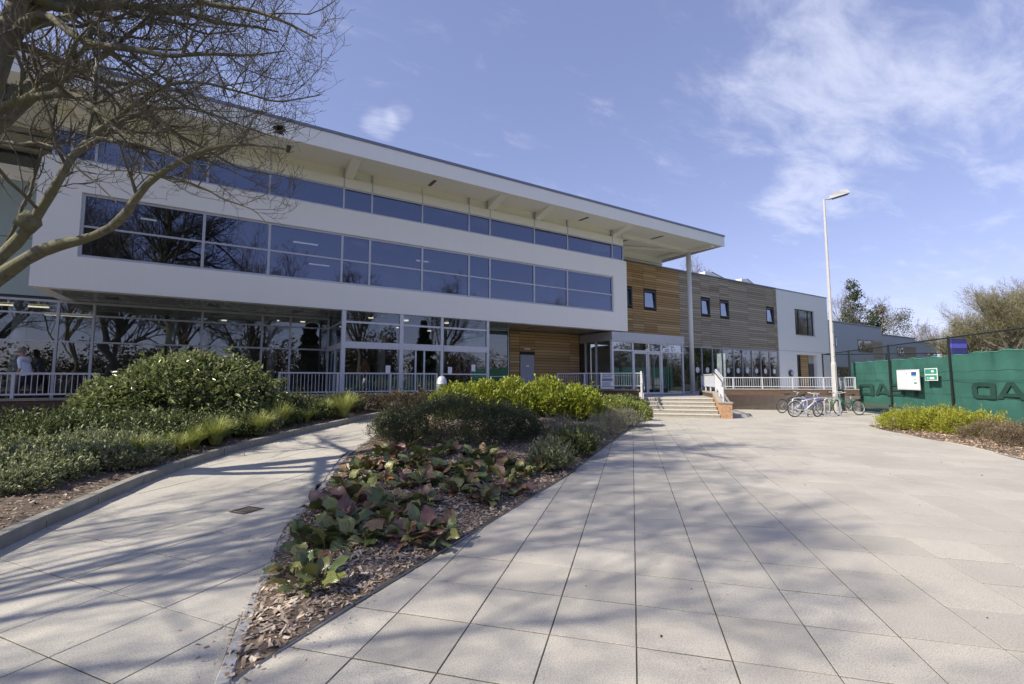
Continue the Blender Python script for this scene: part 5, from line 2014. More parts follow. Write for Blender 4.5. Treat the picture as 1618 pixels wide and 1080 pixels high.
shrub('dark_shrub', 'dark thin shrub against the wall under the entrance railing', izl(985, 17.6), .9, .45, .75, 3600, .05, 'dark_leaf', 66, 'dark mounded shrubs', -.8, lobes=8)
# left bed
shrub('spotted_laurel', 'big glossy spotted laurel mound in the left bed below the windows', lzl(308, 10.9), 2.05, 1.4, 1.92, 18500, .105, 'spotted', 70, None, -.4, lobes=24, up=-.1, asp=.42, sprays=420, spread=.3)
shrub('spotted_laurel', 'low spreading spotted laurel at the left foot of the big mound', lzl(195, 10.4), 1.0, .8, 1.25, 5600, .10, 'spotted', 71, None, -.4, lobes=9, up=-.1, asp=.42, sprays=60)
for k, (u, yc, rx, h, n, lf, mat, lab) in enumerate((
        (470, 12.2, .85, .72, 9000, .04, 'hebe', 'dark mound right of the spotted laurel in front of the bay'), (400, 11.4, .8, .72, 8000, .04, 'hebe', 'dark mound directly right of the spotted laurel'),
        (540, 13.0, .6, .62, 6000, .04, 'hebe', 'dark mound under the left part of the bay railing'),
        (110, 8.6, .85, .62, 8200, .06, 'dark_leaf', 'dark leafy shrub in the left bed below the man'), (190, 8.7, .8, .60, 8000, .06, 'dark_leaf', 'dark leafy shrub in front of the low spotted laurel'),
        (275, 9.0, .75, .58, 7500, .055, 'dark_leaf', 'dark leafy shrub in front of the big spotted laurel'), (20, 8.2, .8, .62, 7600, .06, 'dark_leaf', 'dark leafy shrub at the left picture edge'),
        (345, 9.6, .65, .52, 6000, .05, 'dark_leaf', 'dark leafy shrub behind the two yellow sedges'), (60, 7.0, .6, .52, 6400, .045, 'sage', 'grey green ground cover under the leftmost dark shrub'),
        (-30, 6.9, .6, .55, 6000, .05, 'dark_leaf', 'dark leafy shrub cut by the left picture edge'),
        (120, 7.2, .55, .48, 6000, .042, 'sage', 'pale grey green plant in the middle of the left bed'), (190, 7.4, .5, .40, 5200, .040, 'sage', 'pale grey green plant beside the leftmost sedge'),
        (30, 6.15, .5, .36, 5200, .038, 'sage', 'low grey green plant near the kerb at the left edge'), (95, 6.5, .42, .34, 4400, .036, 'sage', 'low grey green plant by the kerb left of the mulch'),
        (235, 7.7, .42, .34, 4200, .036, 'sage', 'small grey green plant between two sedges'))):
    shrub('ground_shrub' if mat != 'hebe' else 'dark_shrub', lab, lzl(u, yc), rx, rx * .8, h, n, lf, mat, 80 + k, 'left bed shrubs', lobes=11, asp=.5, sprays=130)
for k, (u, yc, rx, h, n, lf, mat, lab) in enumerate((
        (150, 6.9, .5, .36, 5600, .040, 'sage', 'grey green plant filling the front of the bed near the kerb'), (205, 7.15, .45, .32, 4600, .038, 'sage', 'low grey green plant at the foot of the nearest sedge'),
        (60, 6.45, .5, .40, 5600, .042, 'sage', 'grey green plant above the kerb mulch at the left'), (-40, 5.9, .55, .42, 5600, .042, 'sage', 'grey green plant half cut by the left picture edge'),
        (320, 8.9, .45, .40, 4600, .045, 'dark_leaf', 'small dark leafy plant between the third and fourth sedge'), (385, 9.7, .45, .38, 4200, .045, 'dark_leaf', 'small dark leafy plant behind the bright sedge pair'),
        (440, 10.9, .55, .44, 4800, .045, 'dark_leaf', 'dark leafy plant behind the tall sedge'), (500, 11.9, .5, .44, 4600, .045, 'dark_leaf', 'dark leafy plant behind the sedge halfway along the kerb'),
        (250, 8.4, .5, .44, 4600, .045, 'dark_leaf', 'dark leafy plant close behind the second sedge'), (165, 7.9, .6, .5, 6000, .045, 'sage', 'pale grey green plant left of the nearest sedge'),
        (120, 6.75, .42, .30, 4600, .036, 'sage', 'low sprawling grey green plant right beside the kerb at the left'), (30, 5.75, .42, .32, 4600, .036, 'sage', 'low sprawling grey green plant at the kerb in the left corner'),
        (175, 7.0, .36, .28, 3600, .036, 'sage', 'small grey green plant spilling on the kerb before the nearest sedge'), (75, 7.7, .7, .66, 7000, .05, 'dark_leaf', 'taller dark leafy shrub among the grey green plants at left'),
        (140, 8.2, .65, .64, 6500, .05, 'dark_leaf', 'taller dark leafy shrub left of the low spotted laurel'), (230, 8.6, .6, .6, 6000, .05, 'dark_leaf', 'taller dark leafy shrub right in front of the low spotted laurel'),
        (280, 8.7, .45, .42, 4600, .042, 'sage', 'grey green plant behind the small thin sedge'), (335, 9.3, .4, .36, 3600, .042, 'sage', 'grey green plant between the second and third sedge'),
        (420, 10.4, .42, .38, 3800, .042, 'sage', 'grey green plant between the bright pair and the tall sedge'), (-70, 7.4, .8, .6, 7000, .05, 'dark_leaf', 'dark leafy shrub just outside the left picture edge'),
        (95, 6.35, .45, .34, 4600, .038, 'sage', 'grey green plant between the low sprawling pair by the kerb'), (10, 6.1, .5, .4, 5200, .04, 'sage', 'grey green plant above the left corner of the kerb'), (150, 6.95, .4, .3, 4000, .036, 'sage', 'low grey green plant touching the kerb in mid bed'))):
    shrub('ground_shrub', lab, lzl(u, yc), rx, rx * .8, h, n, lf, mat, 200 + k, 'left bed shrubs', lobes=9, asp=.5, sprays=110)
for k, (u, yc, r, h, n, lab) in enumerate(((222, 7.35, .42, .40, 520, 'yellow green sedge clump nearest the camera in the left bed'), (268, 8.05, .34, .30, 380, 'sedge clump second from the camera in the left bed'),
                                           (345, 8.75, .55, .46, 640, 'bright arching sedge clump left of the pair by the kerb'), (412, 9.75, .52, .42, 600, 'bright arching sedge clump right of the pair by the kerb'),
                                           (312, 8.4, .36, .36, 380, 'dull sedge clump between the shrubs and the kerb'), (444, 10.6, .5, .5, 520, 'tall sedge clump below the dark mound'),
                                           (486, 11.3, .36, .32, 340, 'sedge clump halfway along the kerb'), (516, 12.1, .5, .44, 480, 'pale sedge clump near the far bend of the kerb'),
                                           (545, 12.2, .48, .58, 600, 'tallest pale sedge clump at the far bend'), (290, 8.0, .30, .30, 300, 'small thin sedge clump close to the kerb'))):
    sedge(lab, lzl(u, yc), r, h, n, 120 + k)
for k, (u, yc, rx, h, lab) in enumerate(((575, 13.6, .6, .55, 'brown leaved shrub at the end of the kerb'), (625, 14.0, .65, .60, 'brown leaved shrub under the bay railing'), (665, 14.2, .5, .62, 'sparse brown shrub left of the dome topped light'))):
    shrub('brown_shrub', lab, lzl(u, yc), rx, .5, h, 2600, .05, 'brownish', 140 + k, 'brown shrubs under the bay railing', lobes=8, asp=.4, sprays=60)
# right bed
for k, (u, v, rx, h, lab) in enumerate(((1448, 678, .78, .72, 'lime green shrub at the left tip of the right bed'), (1500, 682, .85, .80, 'lime green shrub below the noticeboard'), (1556, 689, .80, .78, 'lime green shrub at the fence post'))):
    p = on_z(u, v, .08)
    shrub('lime_shrub', lab, (p.x + .2, p.y + .25, .06), rx, .72, h, 6500, .045, 'lime', 150 + k, 'lime green shrubs by the court fence', lobes=10, up=1.0, asp=.35, sprays=260)
for k, (u, v, rx, h, lab) in enumerate(((1600, 697, .65, .56, 'brown heather next to the lime green shrubs'), (1650, 706, .8, .62, 'brown heather at the right picture edge'))):
    p = on_z(u, v, .08)
    shrub('heather', lab, (p.x + .2, p.y + .3, .06), rx, .7, h, 6500, .03, 'heather', 160 + k, 'brown heathers by the court fence', lobes=12, up=.8, asp=.4, sprays=120)


# bergenias: large leaves, one object each
def berg_leaf_mesh(mat, k):
    r = random.Random(40 + k)
    nl = 5; vs = []; fs = []
    bend = r.uniform(.25, .7); cup = r.uniform(.12, .35)
    prof = [.34, .80, 1.0, .86, .44]
    stalk = .55
    cols_ = (-1, -.5, 0, .5, 1)
    for i in range(nl):
        t = i / (nl - 1)
        for c in cols_:
            w = prof[i] * .40 * (1 + .05 * r.uniform(-1, 1))
            x = c * w * (1 + .10 * r.uniform(-1, 1)) + .06 * r.uniform(-1, 1) * t; y = stalk + t * 1.0 * (1 - .06 * abs(c) * (1 if i == nl - 1 else 0))
            z = -bend * t * t * .6 + cup * abs(c) * .32 * prof[i] + (.12 * r.uniform(-1, 1) if abs(c) == 1 else .035 * r.uniform(-1, 1))
            vs.append((x, y, z))
    for i in range(nl - 1):
        for j in range(4):
            a = i * 5 + j; fs.append((a, a + 1, a + 6, a + 5))
    b = len(vs)
    tipz = -bend * .75
    vs.append((0, stalk + 1.10, tipz)); fs += [(20, 21, b), (21, 22, b), (22, 23, b), (23, 24, b)]
    s0 = len(vs)
    for (y, z) in ((0, -.12), (stalk * .6, .02), (stalk + .06, .0)):
        vs += [(-.035, y, z), (.035, y, z), (0, y, z - .05)]
    for i in range(2):
        for j in range(3):
            a = s0 + i * 3 + j; c = s0 + i * 3 + (j + 1) % 3; fs.append((a, c, c + 3, a + 3))
    q = MB(); q.add(vs, fs)
    return q.mesh('leaf', mat, smooth=True)


BL = [[berg_leaf_mesh(mt, k + 3 * i) for k in range(3)] for i, mt in enumerate(BERG)]
bsp = [(610, 835, .22, 12, (4, 3, 4, 3), 'bergenia tucked behind the purple one on the plaza side'), (560, 750, .25, 13, (5, 4, 3, 3), 'bergenia in the left corner by the path bend'),
       (630, 722, .25, 13, (4, 5, 3, 3), 'bergenia pressed against the left dark mound'), (715, 718, .25, 13, (4, 4, 3, 3), 'bergenia half hidden under the middle of the dark mound'),
       (770, 722, .25, 13, (4, 4, 3, 3), 'bergenia half hidden under the right of the dark mound'), (700, 770, .25, 13, (4, 4, 4, 3), 'bergenia in the middle row above the bare chips'),
       (545, 852, .23, 12, (5, 3, 3, 3), 'bergenia between the front pair and the purple one'), (640, 822, .22, 12, (4, 3, 4, 3), 'bergenia at the left of the bare chip patch'),
       (785, 782, .22, 11, (4, 3, 3, 4), 'bergenia at the lower right edge of the patch'), (825, 737, .24, 12, (4, 4, 3, 3), 'bergenia in the back row at the far right'),
       (470, 905, .20, 9, (4, 5, 1, 2), 'low bergenia leaves by the edging left of the front one'), (540, 830, .27, 14, (6, 3, 3, 1), 'bergenia with broad dark green leaves in the second row'),
       (628, 800, .27, 14, (5, 3, 2, 3), 'bergenia leaning towards the bare chip patch from the left'), (575, 785, .27, 14, (4, 4, 4, 2), 'bergenia between the purple and the rusty ones'),
       (620, 742, .28, 14, (5, 4, 3, 3), 'dense bergenia left of the bronze one'), (675, 765, .27, 14, (4, 3, 4, 3), 'bergenia with crumpled purple leaves in the middle row'),
       (725, 745, .28, 14, (5, 4, 3, 3), 'dense green bergenia right of the middle row'), (775, 745, .28, 14, (5, 3, 3, 3), 'dense bergenia at the right of the back row'),
       (815, 775, .24, 12, (4, 3, 3, 4), 'bergenia nearest the plaza edge on the right'), (665, 732, .28, 14, (5, 4, 2, 2), 'olive bergenia in the second row from the back'),
       (738, 770, .26, 13, (4, 3, 3, 3), 'bergenia above the drooping olive one'), (585, 745, .26, 13, (4, 4, 3, 3), 'bergenia beside the path in the second row from the back'),
       (555, 800, .25, 12, (3, 3, 6, 3), 'dark purple bergenia by the path behind the pink leaved one'), (850, 745, .24, 11, (4, 4, 2, 3), 'last bergenia beside the low grey green shrub'),
       (488, 925, .20, 13, (5, 4, 1, 3), 'small bergenia on its own in the wood chips at the front'),
       (500, 868, .25, 14, (7, 2, 1, 1), 'green bergenia by the edging strip above the front one'), (570, 858, .27, 15, (6, 4, 2, 2), 'bergenia with a large ribbed upright green leaf'),
       (520, 808, .24, 13, (4, 2, 5, 1), 'bergenia with purple and pink leaves at the path edge'), (596, 815, .24, 13, (3, 2, 2, 6), 'bergenia with rusty red leaves in the middle'),
       (652, 852, .26, 15, (3, 1, 8, 2), 'purple leaved bergenia on the plaza side'), (690, 850, .22, 12, (5, 1, 3, 4), 'bergenia with one red leaf nearest the plaza edge'),
       (548, 772, .24, 13, (6, 4, 1, 2), 'bergenia at the path edge above the purple one'), (600, 760, .26, 14, (5, 4, 3, 3), 'bergenia with an orange leaf behind the rusty one'),
       (642, 772, .24, 12, (5, 2, 3, 3), 'olive bergenia left of the bare chip patch'), (650, 740, .26, 14, (4, 3, 4, 4), 'bergenia with bronze leaves under the dark mound'),
       (700, 752, .27, 15, (5, 4, 4, 2), 'bergenia right of the bronze one'), (718, 782, .26, 14, (4, 2, 4, 4), 'bergenia bending over the chips toward the plaza'),
       (752, 760, .27, 15, (6, 3, 3, 3), 'broad bergenia in the middle of the patch'), (765, 792, .24, 13, (4, 2, 4, 3), 'bergenia with drooping olive leaves facing the plaza'),
       (800, 765, .26, 14, (5, 3, 2, 4), 'bergenia with a tall pale pointed leaf'), (830, 752, .24, 12, (4, 3, 2, 4), 'bergenia at the right end of the patch'),
       (690, 722, .25, 13, (4, 4, 3, 3), 'bergenia tucked under the front of the dark mound'), (745, 725, .25, 13, (4, 3, 4, 3), 'bergenia in the back row beneath the dark mound'),
       (795, 738, .24, 12, (5, 2, 3, 3), 'bergenia in the back row, right side'), (605, 722, .25, 13, (5, 5, 2, 2), 'yellow olive bergenia in the back row by the path'),
       (645, 710, .24, 12, (4, 4, 3, 3), 'yellow olive bergenia touching the dark mound'), (570, 738, .24, 12, (5, 4, 2, 2), 'bergenia at the path edge, furthest one'),
       (672, 800, .22, 11, (4, 2, 3, 4), 'small bergenia around the bare chip patch')]
for k, (u, v, r, n, mixw, lab) in enumerate(bsp):
    p = gi(u, v)
    t = thing('bergenia', lab, 'plant', p, 0, 'bergenias in the middle bed')
    rb = random.Random(300 + k)
    n = int(n * 1.55)
    for i in range(n):
        fam = rb.choices(range(4), (mixw[0] + 1, mixw[1] + 1.5, mixw[2] * .9, mixw[3] * 1.2))[0]
        me = BL[fam][rb.randrange(3)]
        az = i * 2.4 + rb.uniform(-.4, .4); tilt = rb.uniform(.3, 1.2) * (1 if i > 3 else 1.2)
        s = r * rb.uniform(.42, .80)
        o = link_mesh('leaf', me, t, (p[0] + rb.uniform(-.09, .09), p[1] + rb.uniform(-.09, .09), p[2] + .02), (tilt * rb.choice((1, 1, 1, .35)), rb.uniform(-.7, .7), az))
        o.scale = (s, s, s)

# a second bare tree just outside the frame, behind the left shoulder; it shades the near paving
t2 = thing('bare_tree', 'bare tree beside the photographer whose shadow falls on the near paving', 'tree', (*W(-9.3, .1), -.05), 2.2)
lv2 = bare_tree(31, 12.0, 6, .11, 12, 12, 10, 6, 1.25)
for nm, me in zip(('trunk', 'limbs', 'twigs'), tree_meshes(lv2, M['bark'], M['twig'])):
    o = bpy.data.objects.new(nm, me); COL.objects.link(o); o.parent = t2
# the wood that closes the view behind the photographer: it is what the ground floor glass mirrors
wr = np.random.default_rng(17)
V = []; F = []; o_ = 0
for k in range(330):
    x = wr.uniform(-75, 120); y = -34 - wr.uniform(0, 12) - max(0, (x - 30) * .02)
    if k > 260:
        f_ = wr.uniform(0, 1); x = 112 + 30 * f_ + wr.uniform(0, 8); y = -36 + 50 * f_
    r_ = wr.uniform(1.2, 2.2); h_ = wr.uniform(.5, 1) * (7.0 + 1.8 * math.sin(x * .11) + 1.6 * math.sin(x * .37))
    for zc in np.arange(.6, h_, r_ * .8):
        n = 130
        d = unit(wr.normal(size=(n, 3))); p = np.array([x, y, zc]) + d * r_ * wr.uniform(.5, 1.05, (n, 1))
        v, f = leaf_geo(p, d + wr.normal(size=(n, 3)) * .7, wr.uniform(.25, .55, n), wr.uniform(.15, .35, n), wr)
        V.append(v); F.append(f + o_); o_ += len(v)
wood = link_mesh('far_wood', np_mesh('far_wood', np.concatenate(V), np.concatenate(F), M['brownish']))
tag(wood, 'brown green wood closing the view behind the photographer', 'wood', kind='stuff')

# ================================================================== RAILINGS
bal_mesh = {}


def railing(label, a, b, zt, zb, zpost, group='terrace railings', post=1.55, sp=.105, za=None, end_posts=True, panel=None):
    """a, b: world xy of the ends; zt/zb top and bottom rail heights; zpost = foot of the posts"""
    a = Vector(a); b = Vector(b); L = (b - a).length; d = (b - a).normalized(); ang = math.atan2(d.y, d.x)
    t = thing('railing', label, 'railing', (a.x, a.y, zpost), 0, group)
    m = MB(); m.bar((*a, zt - .025), (*b, zt - .025), .065, .05); part('top_rail', m, M['rail'], t)
    m = MB(); m.bar((*a, zb), (*b, zb), .045, .04); part('bottom_rail', m, M['rail'], t)
    n = max(1, round(L / post))
    posts = [L * i / n for i in range(n + 1)]
    key = ('post', round(zt - zpost, 2))
    if key not in bal_mesh:
        q = MB(); q.box(-.03, .03, -.03, .03, 0, zt - zpost - .051); bal_mesh[key] = q.mesh('post', M['rail'])
    for s in posts:
        p = a + d * min(max(s, .03), L - .03)
        link_mesh('post', bal_mesh[key], t, (p.x, p.y, zpost), (0, 0, ang))
    key = ('bal', round(zt - zb, 2))
    if key not in bal_mesh:
        q = MB(); q.tube([(0, 0, .02), (0, 0, zt - zb - .05)], .0095, 6, False); bal_mesh[key] = q.mesh('baluster', M['rail'])
    k = int(L / sp)
    for i in range(1, k):
        s = L * i / k
        if min(abs(s - q) for q in posts) < .05: continue
        p = a + d * s
        link_mesh('baluster', bal_mesh[key], t, (p.x, p.y, zb), (0, 0, 0))
    return t


RY = WALL_Y + .11
bx0 = on_y(440, 590, RY).x; bx1 = on_y(691, 590, RY).x
zl = lambda u, v: on_y(u, v, RY).z
print('railing y', RY, 'bay', bx0, bx1, zl(80, 588.6), zl(80, 623), zl(560, 588.5), zl(560, 618.5))
railing('white railing at the far left in front of the man', (-9.4, RY), (on_y(158, 590, RY).x, RY), zl(80, 588.4), zl(80, 622.5), 1.10)
railing('white railing in front of the glazed bay', (bx0, RY), (bx1, RY), zl(560, 588.2), zl(560, 618.5), 1.10)
railing('white railing left of the entrance steps with the poster tied to it', EL, ER, 1.89, 1.28, 1.12)
ra = PQ(26.7, 3.8); rb_ = PQ(26.7, 10.9)
railing('white railing along the long brick wall behind the bicycles', ra, rb_, 1.70, 1.20, 1.10)
railing('white railing running back beside the right of the steps', PQ(22.15, 3.62), PQ(26.5, 3.62), 1.84, 1.24, 1.0)


def stair_rail(label, q, p0, p1, z0, z1, side, solid):
    t = thing('handrail', label, 'handrail', (*PQ(p0, q), 0), 0, 'stair handrails')
    def P3(p, z): return (*PQ(p, q), z)
    m = MB()
    m.bar(P3(p0, z0 + .95), P3(p1, z1 + .95), .06, .06)
    part('top_rail', m, M['rail'], t)
    m = MB(); m.bar(P3(p0, z0 + .18), P3(p1, z1 + .18), .045, .045); part('bottom_rail', m, M['rail'], t)
    for p, z in ((p0 + .03, z0), ((p0 + p1) / 2, (z0 + z1) / 2), (p1 - .03, z1)):
        m = MB(); m.bar(P3(p, z), P3(p, z + .95), .055); part('post', m, M['rail'], t)
    n = int((p1 - p0) / .10)
    for i in range(1, n):
        f = i / n; p = p0 + (p1 - p0) * f; z = z0 + (z1 - z0) * f
        m = MB(); m.bar(P3(p, z + .19), P3(p, z + .93), .02); part('baluster', m, M['rail'], t)
    qs = q + side * .09
    def P4(p, z): return (*PQ(p, qs), z)
    m = MB()
    m.tube([P4(p0 - .28, z0 + .62), P4(p0 - .34, z0 + .72), P4(p0 - .28, z0 + .82), P4(p0, z0 + .90), P4(p1, z1 + .90), P4(p1 + .25, z1 + .90), P4(p1 + .30, z1 + .82), P4(p1 + .25, z1 + .74)], .022, 8)
    for p, z in ((p0 + .1, z0 + .03), (p1 - .1, z1 - .03)):
        m.bar(P4(p, z + .88), P3(p, z + .80), .018)
    part('grab_rail', m, M['dark_frame'], t)
    return t


stair_rail('white handrail with balusters on the right of the steps', 3.60, 20.3, 21.95, .66, 1.05, -1, True)
stair_rail('white handrail with balusters on the left of the steps', .40, 20.25, 21.9, .44, .98, 1, False)

# poster board tied to the railing
pc = EL + (ER - EL) * .60; dd_ = (ER - EL).normalized(); nn_ = Vector((-dd_.y, dd_.x)) * -1
pa = math.atan2(dd_.y, dd_.x)
ps = thing('poster_board', 'white framed poster with blue lines leaning on the entrance railing', 'poster', (pc.x + nn_.x * .06, pc.y + nn_.y * .06, 1.16), pa)
def lp(name, x0, x1, y0, y1, z0, z1, mat, par=None):
    q = MB(); q.bbox(x0, x1, y0, y1, z0, z1, .003)
    o = link_mesh(name, q.mesh(name, mat), par or ps); return o
lp('board', -.29, .29, -.02, .005, -.02, .72, M['white'])
lp('frame', -.32, -.291, -.026, .012, -.05, .76, M['frame_white']); lp('frame', .291, .32, -.026, .012, -.05, .76, M['frame_white'])
rp = random.Random(2)
for i in range(2):
    x = -.22
    while x < .2:
        w_ = rp.uniform(.03, .06); lp('print', x, min(.24, x + w_), -.024, -.0205, .60 - i * .09, .66 - i * .09, M['ink_blue']); x += w_ + .02
lp('print', -.24, .24, -.024, -.0205, .33, .47, M['ink_grey'])
for i in range(4):
    lp('print', -.24, .24 - rp.uniform(0, .1), -.024, -.0205, .26 - i * .045, .28 - i * .045, M['ink_blue'])
lp('print', -.26, .26, -.024, -.0205, .05, .10, M['ink_teal'])

# dome topped bollard light by the hedge
bp0 = xc_(698, 13.4, 0)
zt_ = on_xc(698, 593.5, 13.4).z; bzz = island_z(bp0[0], bp0[1]) + .05
bl = thing('bollard_light', 'grey dome topped bollard light at the right end of the bay railing', 'bollard light', (bp0[0], bp0[1], bzz))
m = MB(); m.tube([(bp0[0], bp0[1], bzz), (bp0[0], bp0[1], zt_ - .42)], .14, 20); part('post', m, M['galv'], bl, True)
m = MB(); m.lathe((bp0[0], bp0[1], zt_ - .42), [(.15, 0), (.15, .16), (.155, .165), (.155, .19), (.15, .20), (.145, .27), (.12, .345), (.08, .395), (.03, .417), (.002, .42)], 24); part('dome', m, M['galv'], bl, True)
m = MB(); m.ring((bp0[0], bp0[1], zt_ - .24), .152, .008, 24, 6, 'z'); part('band', m, M['dark_frame'], bl)

# drain grate in the path
dg = on_z(389.5, 806, .0)
dt = thing('drain_grate', 'small rusty square drain grate set in the side path', 'drain', (dg.x, dg.y, .0), GA)
m = MB()
s = .135
m.box(-s, s, -s, -s + .02, -.02, .004); m.box(-s, s, s - .02, s, -.02, .004); m.box(-s, -s + .02, -s + .02, s - .02, -.02, .004); m.box(s - .02, s, -s + .02, s - .02, -.02, .004)
link_mesh('grate_frame', m.mesh('grate_frame', M['rust_grate']), dt)
m = MB()
for i in range(7):
    y = -.10 + i * .0333; m.box(-s + .02, s - .02, y - .009, y + .009, -.02, .002)
link_mesh('grate_bars', m.mesh('grate_bars', M['rust_grate']), dt)
m = MB(); m.box(-s + .02, s - .02, -s + .02, s - .02, -.012, -.008)
link_mesh('gully', m.mesh('gully', M['dark']), dt)

# ================================================================== COURT FENCE
FQ = 11.2
pz = [on_q(1341, 560, FQ)[0], on_q(1404, 560, FQ)[0], on_q(1500, 560, FQ)[0]]
stepp = pz[1] - pz[2]
print('fence posts p', pz)
pz += [pz[2] - stepp * k for k in (1, 2)] + [pz[0] + (31.5 - pz[0]) * k / 2 for k in (1, 2)]
FT = on_q(1404, 546, FQ)[1]
fe = thing('court_fence', 'tall black chain link tennis court fence on black posts', 'fence', (*PQ(pz[1], FQ), 0))
for p in pz:
    m = MB(); x, y = PQ(p, FQ); m.tube([(x, y, -.06), (x, y, FT + .02)], .04, 10); m.lathe((x, y, FT + .02), [(.044, 0), (.04, .03), (.015, .05)], 10); part('post', m, M['black_metal'], fe)
pmin, pmax = min(pz), max(pz)
m = MB(); m.tube([(*PQ(pmin, FQ), FT), (*PQ(pmax, FQ), FT)], .026, 8); part('top_rail', m, M['black_metal'], fe)
m = MB(); m.tube([(*PQ(pmin, FQ + .03), FT * .5), (*PQ(pmax, FQ + .03), FT * .5)], .005, 5); m.tube([(*PQ(pmin, FQ + .03), .12), (*PQ(pmax, FQ + .03), .12)], .02, 6); part('line_wire', m, M['black_metal'], fe)
V = []; F = []
def wires(pa, pb, q, z0, z1, pitch, vert=False):
    H_ = z1 - z0; n = int((pb - pa + H_) / pitch)
    for sgn in (1, -1):
        for i in range(n):
            s0 = pa - H_ + i * pitch
            # line from (s0,z0) to (s0+H,z1), clipped
            t0 = max(0, pa - s0); t1 = min(H_, pb - s0)
            if t1 - t0 < .05: continue
            A_, B_ = (s0 + t0, z0 + t0), (s0 + t1, z0 + t1)
            if sgn < 0:
                A_ = (A_[0], z0 + z1 - A_[1]); B_ = (B_[0], z0 + z1 - B_[1])
            b0 = len(V); w_ = .0016
            for (p, z) in (A_, B_):
                for (o, h) in ((-w_, -w_), (w_, -w_), (0, w_)):
                    x, y = PQ(p, q + o) if not vert else PQ(q + o, p)
                    V.append((x, y, z + h))
            for k in range(3):
                F.append((b0 + k, b0 + (k + 1) % 3, b0 + 3 + (k + 1) % 3, b0 + 3 + k))
wires(pmin, pmax, FQ - .045, .05, FT, .075)
me = np_mesh('chain_link', np.array(V) - np.array(ORIG[fe.name]), F, M['black_metal'])
link_mesh('chain_link', me, fe, ORIG[fe.name], kind='stuff')
# back fence of the court
bf = thing('court_fence', 'far black court fence with bare rails behind the green screen', 'fence', (*PQ(pmax, 12), 0))
for q in (14.5, 17.6, 20.7, 23.8, 27):
    m = MB(); x, y = PQ(pmax, q); m.tube([(x, y, -.06), (x, y, FT)], .04, 8); part('post', m, M['black_metal'], bf)
m = MB(); m.tube([(*PQ(pmax, FQ + .05), FT), (*PQ(pmax, 30), FT)], .026, 8); part('top_rail', m, M['black_metal'], bf)
V = []; F = []
wires(FQ + .1, 30, pmax, .05, FT, .15, True)
link_mesh('chain_link', np_mesh('chain_link', np.array(V) - np.array(ORIG[bf.name]), F, M['black_metal']), bf, ORIG[bf.name], kind='stuff')


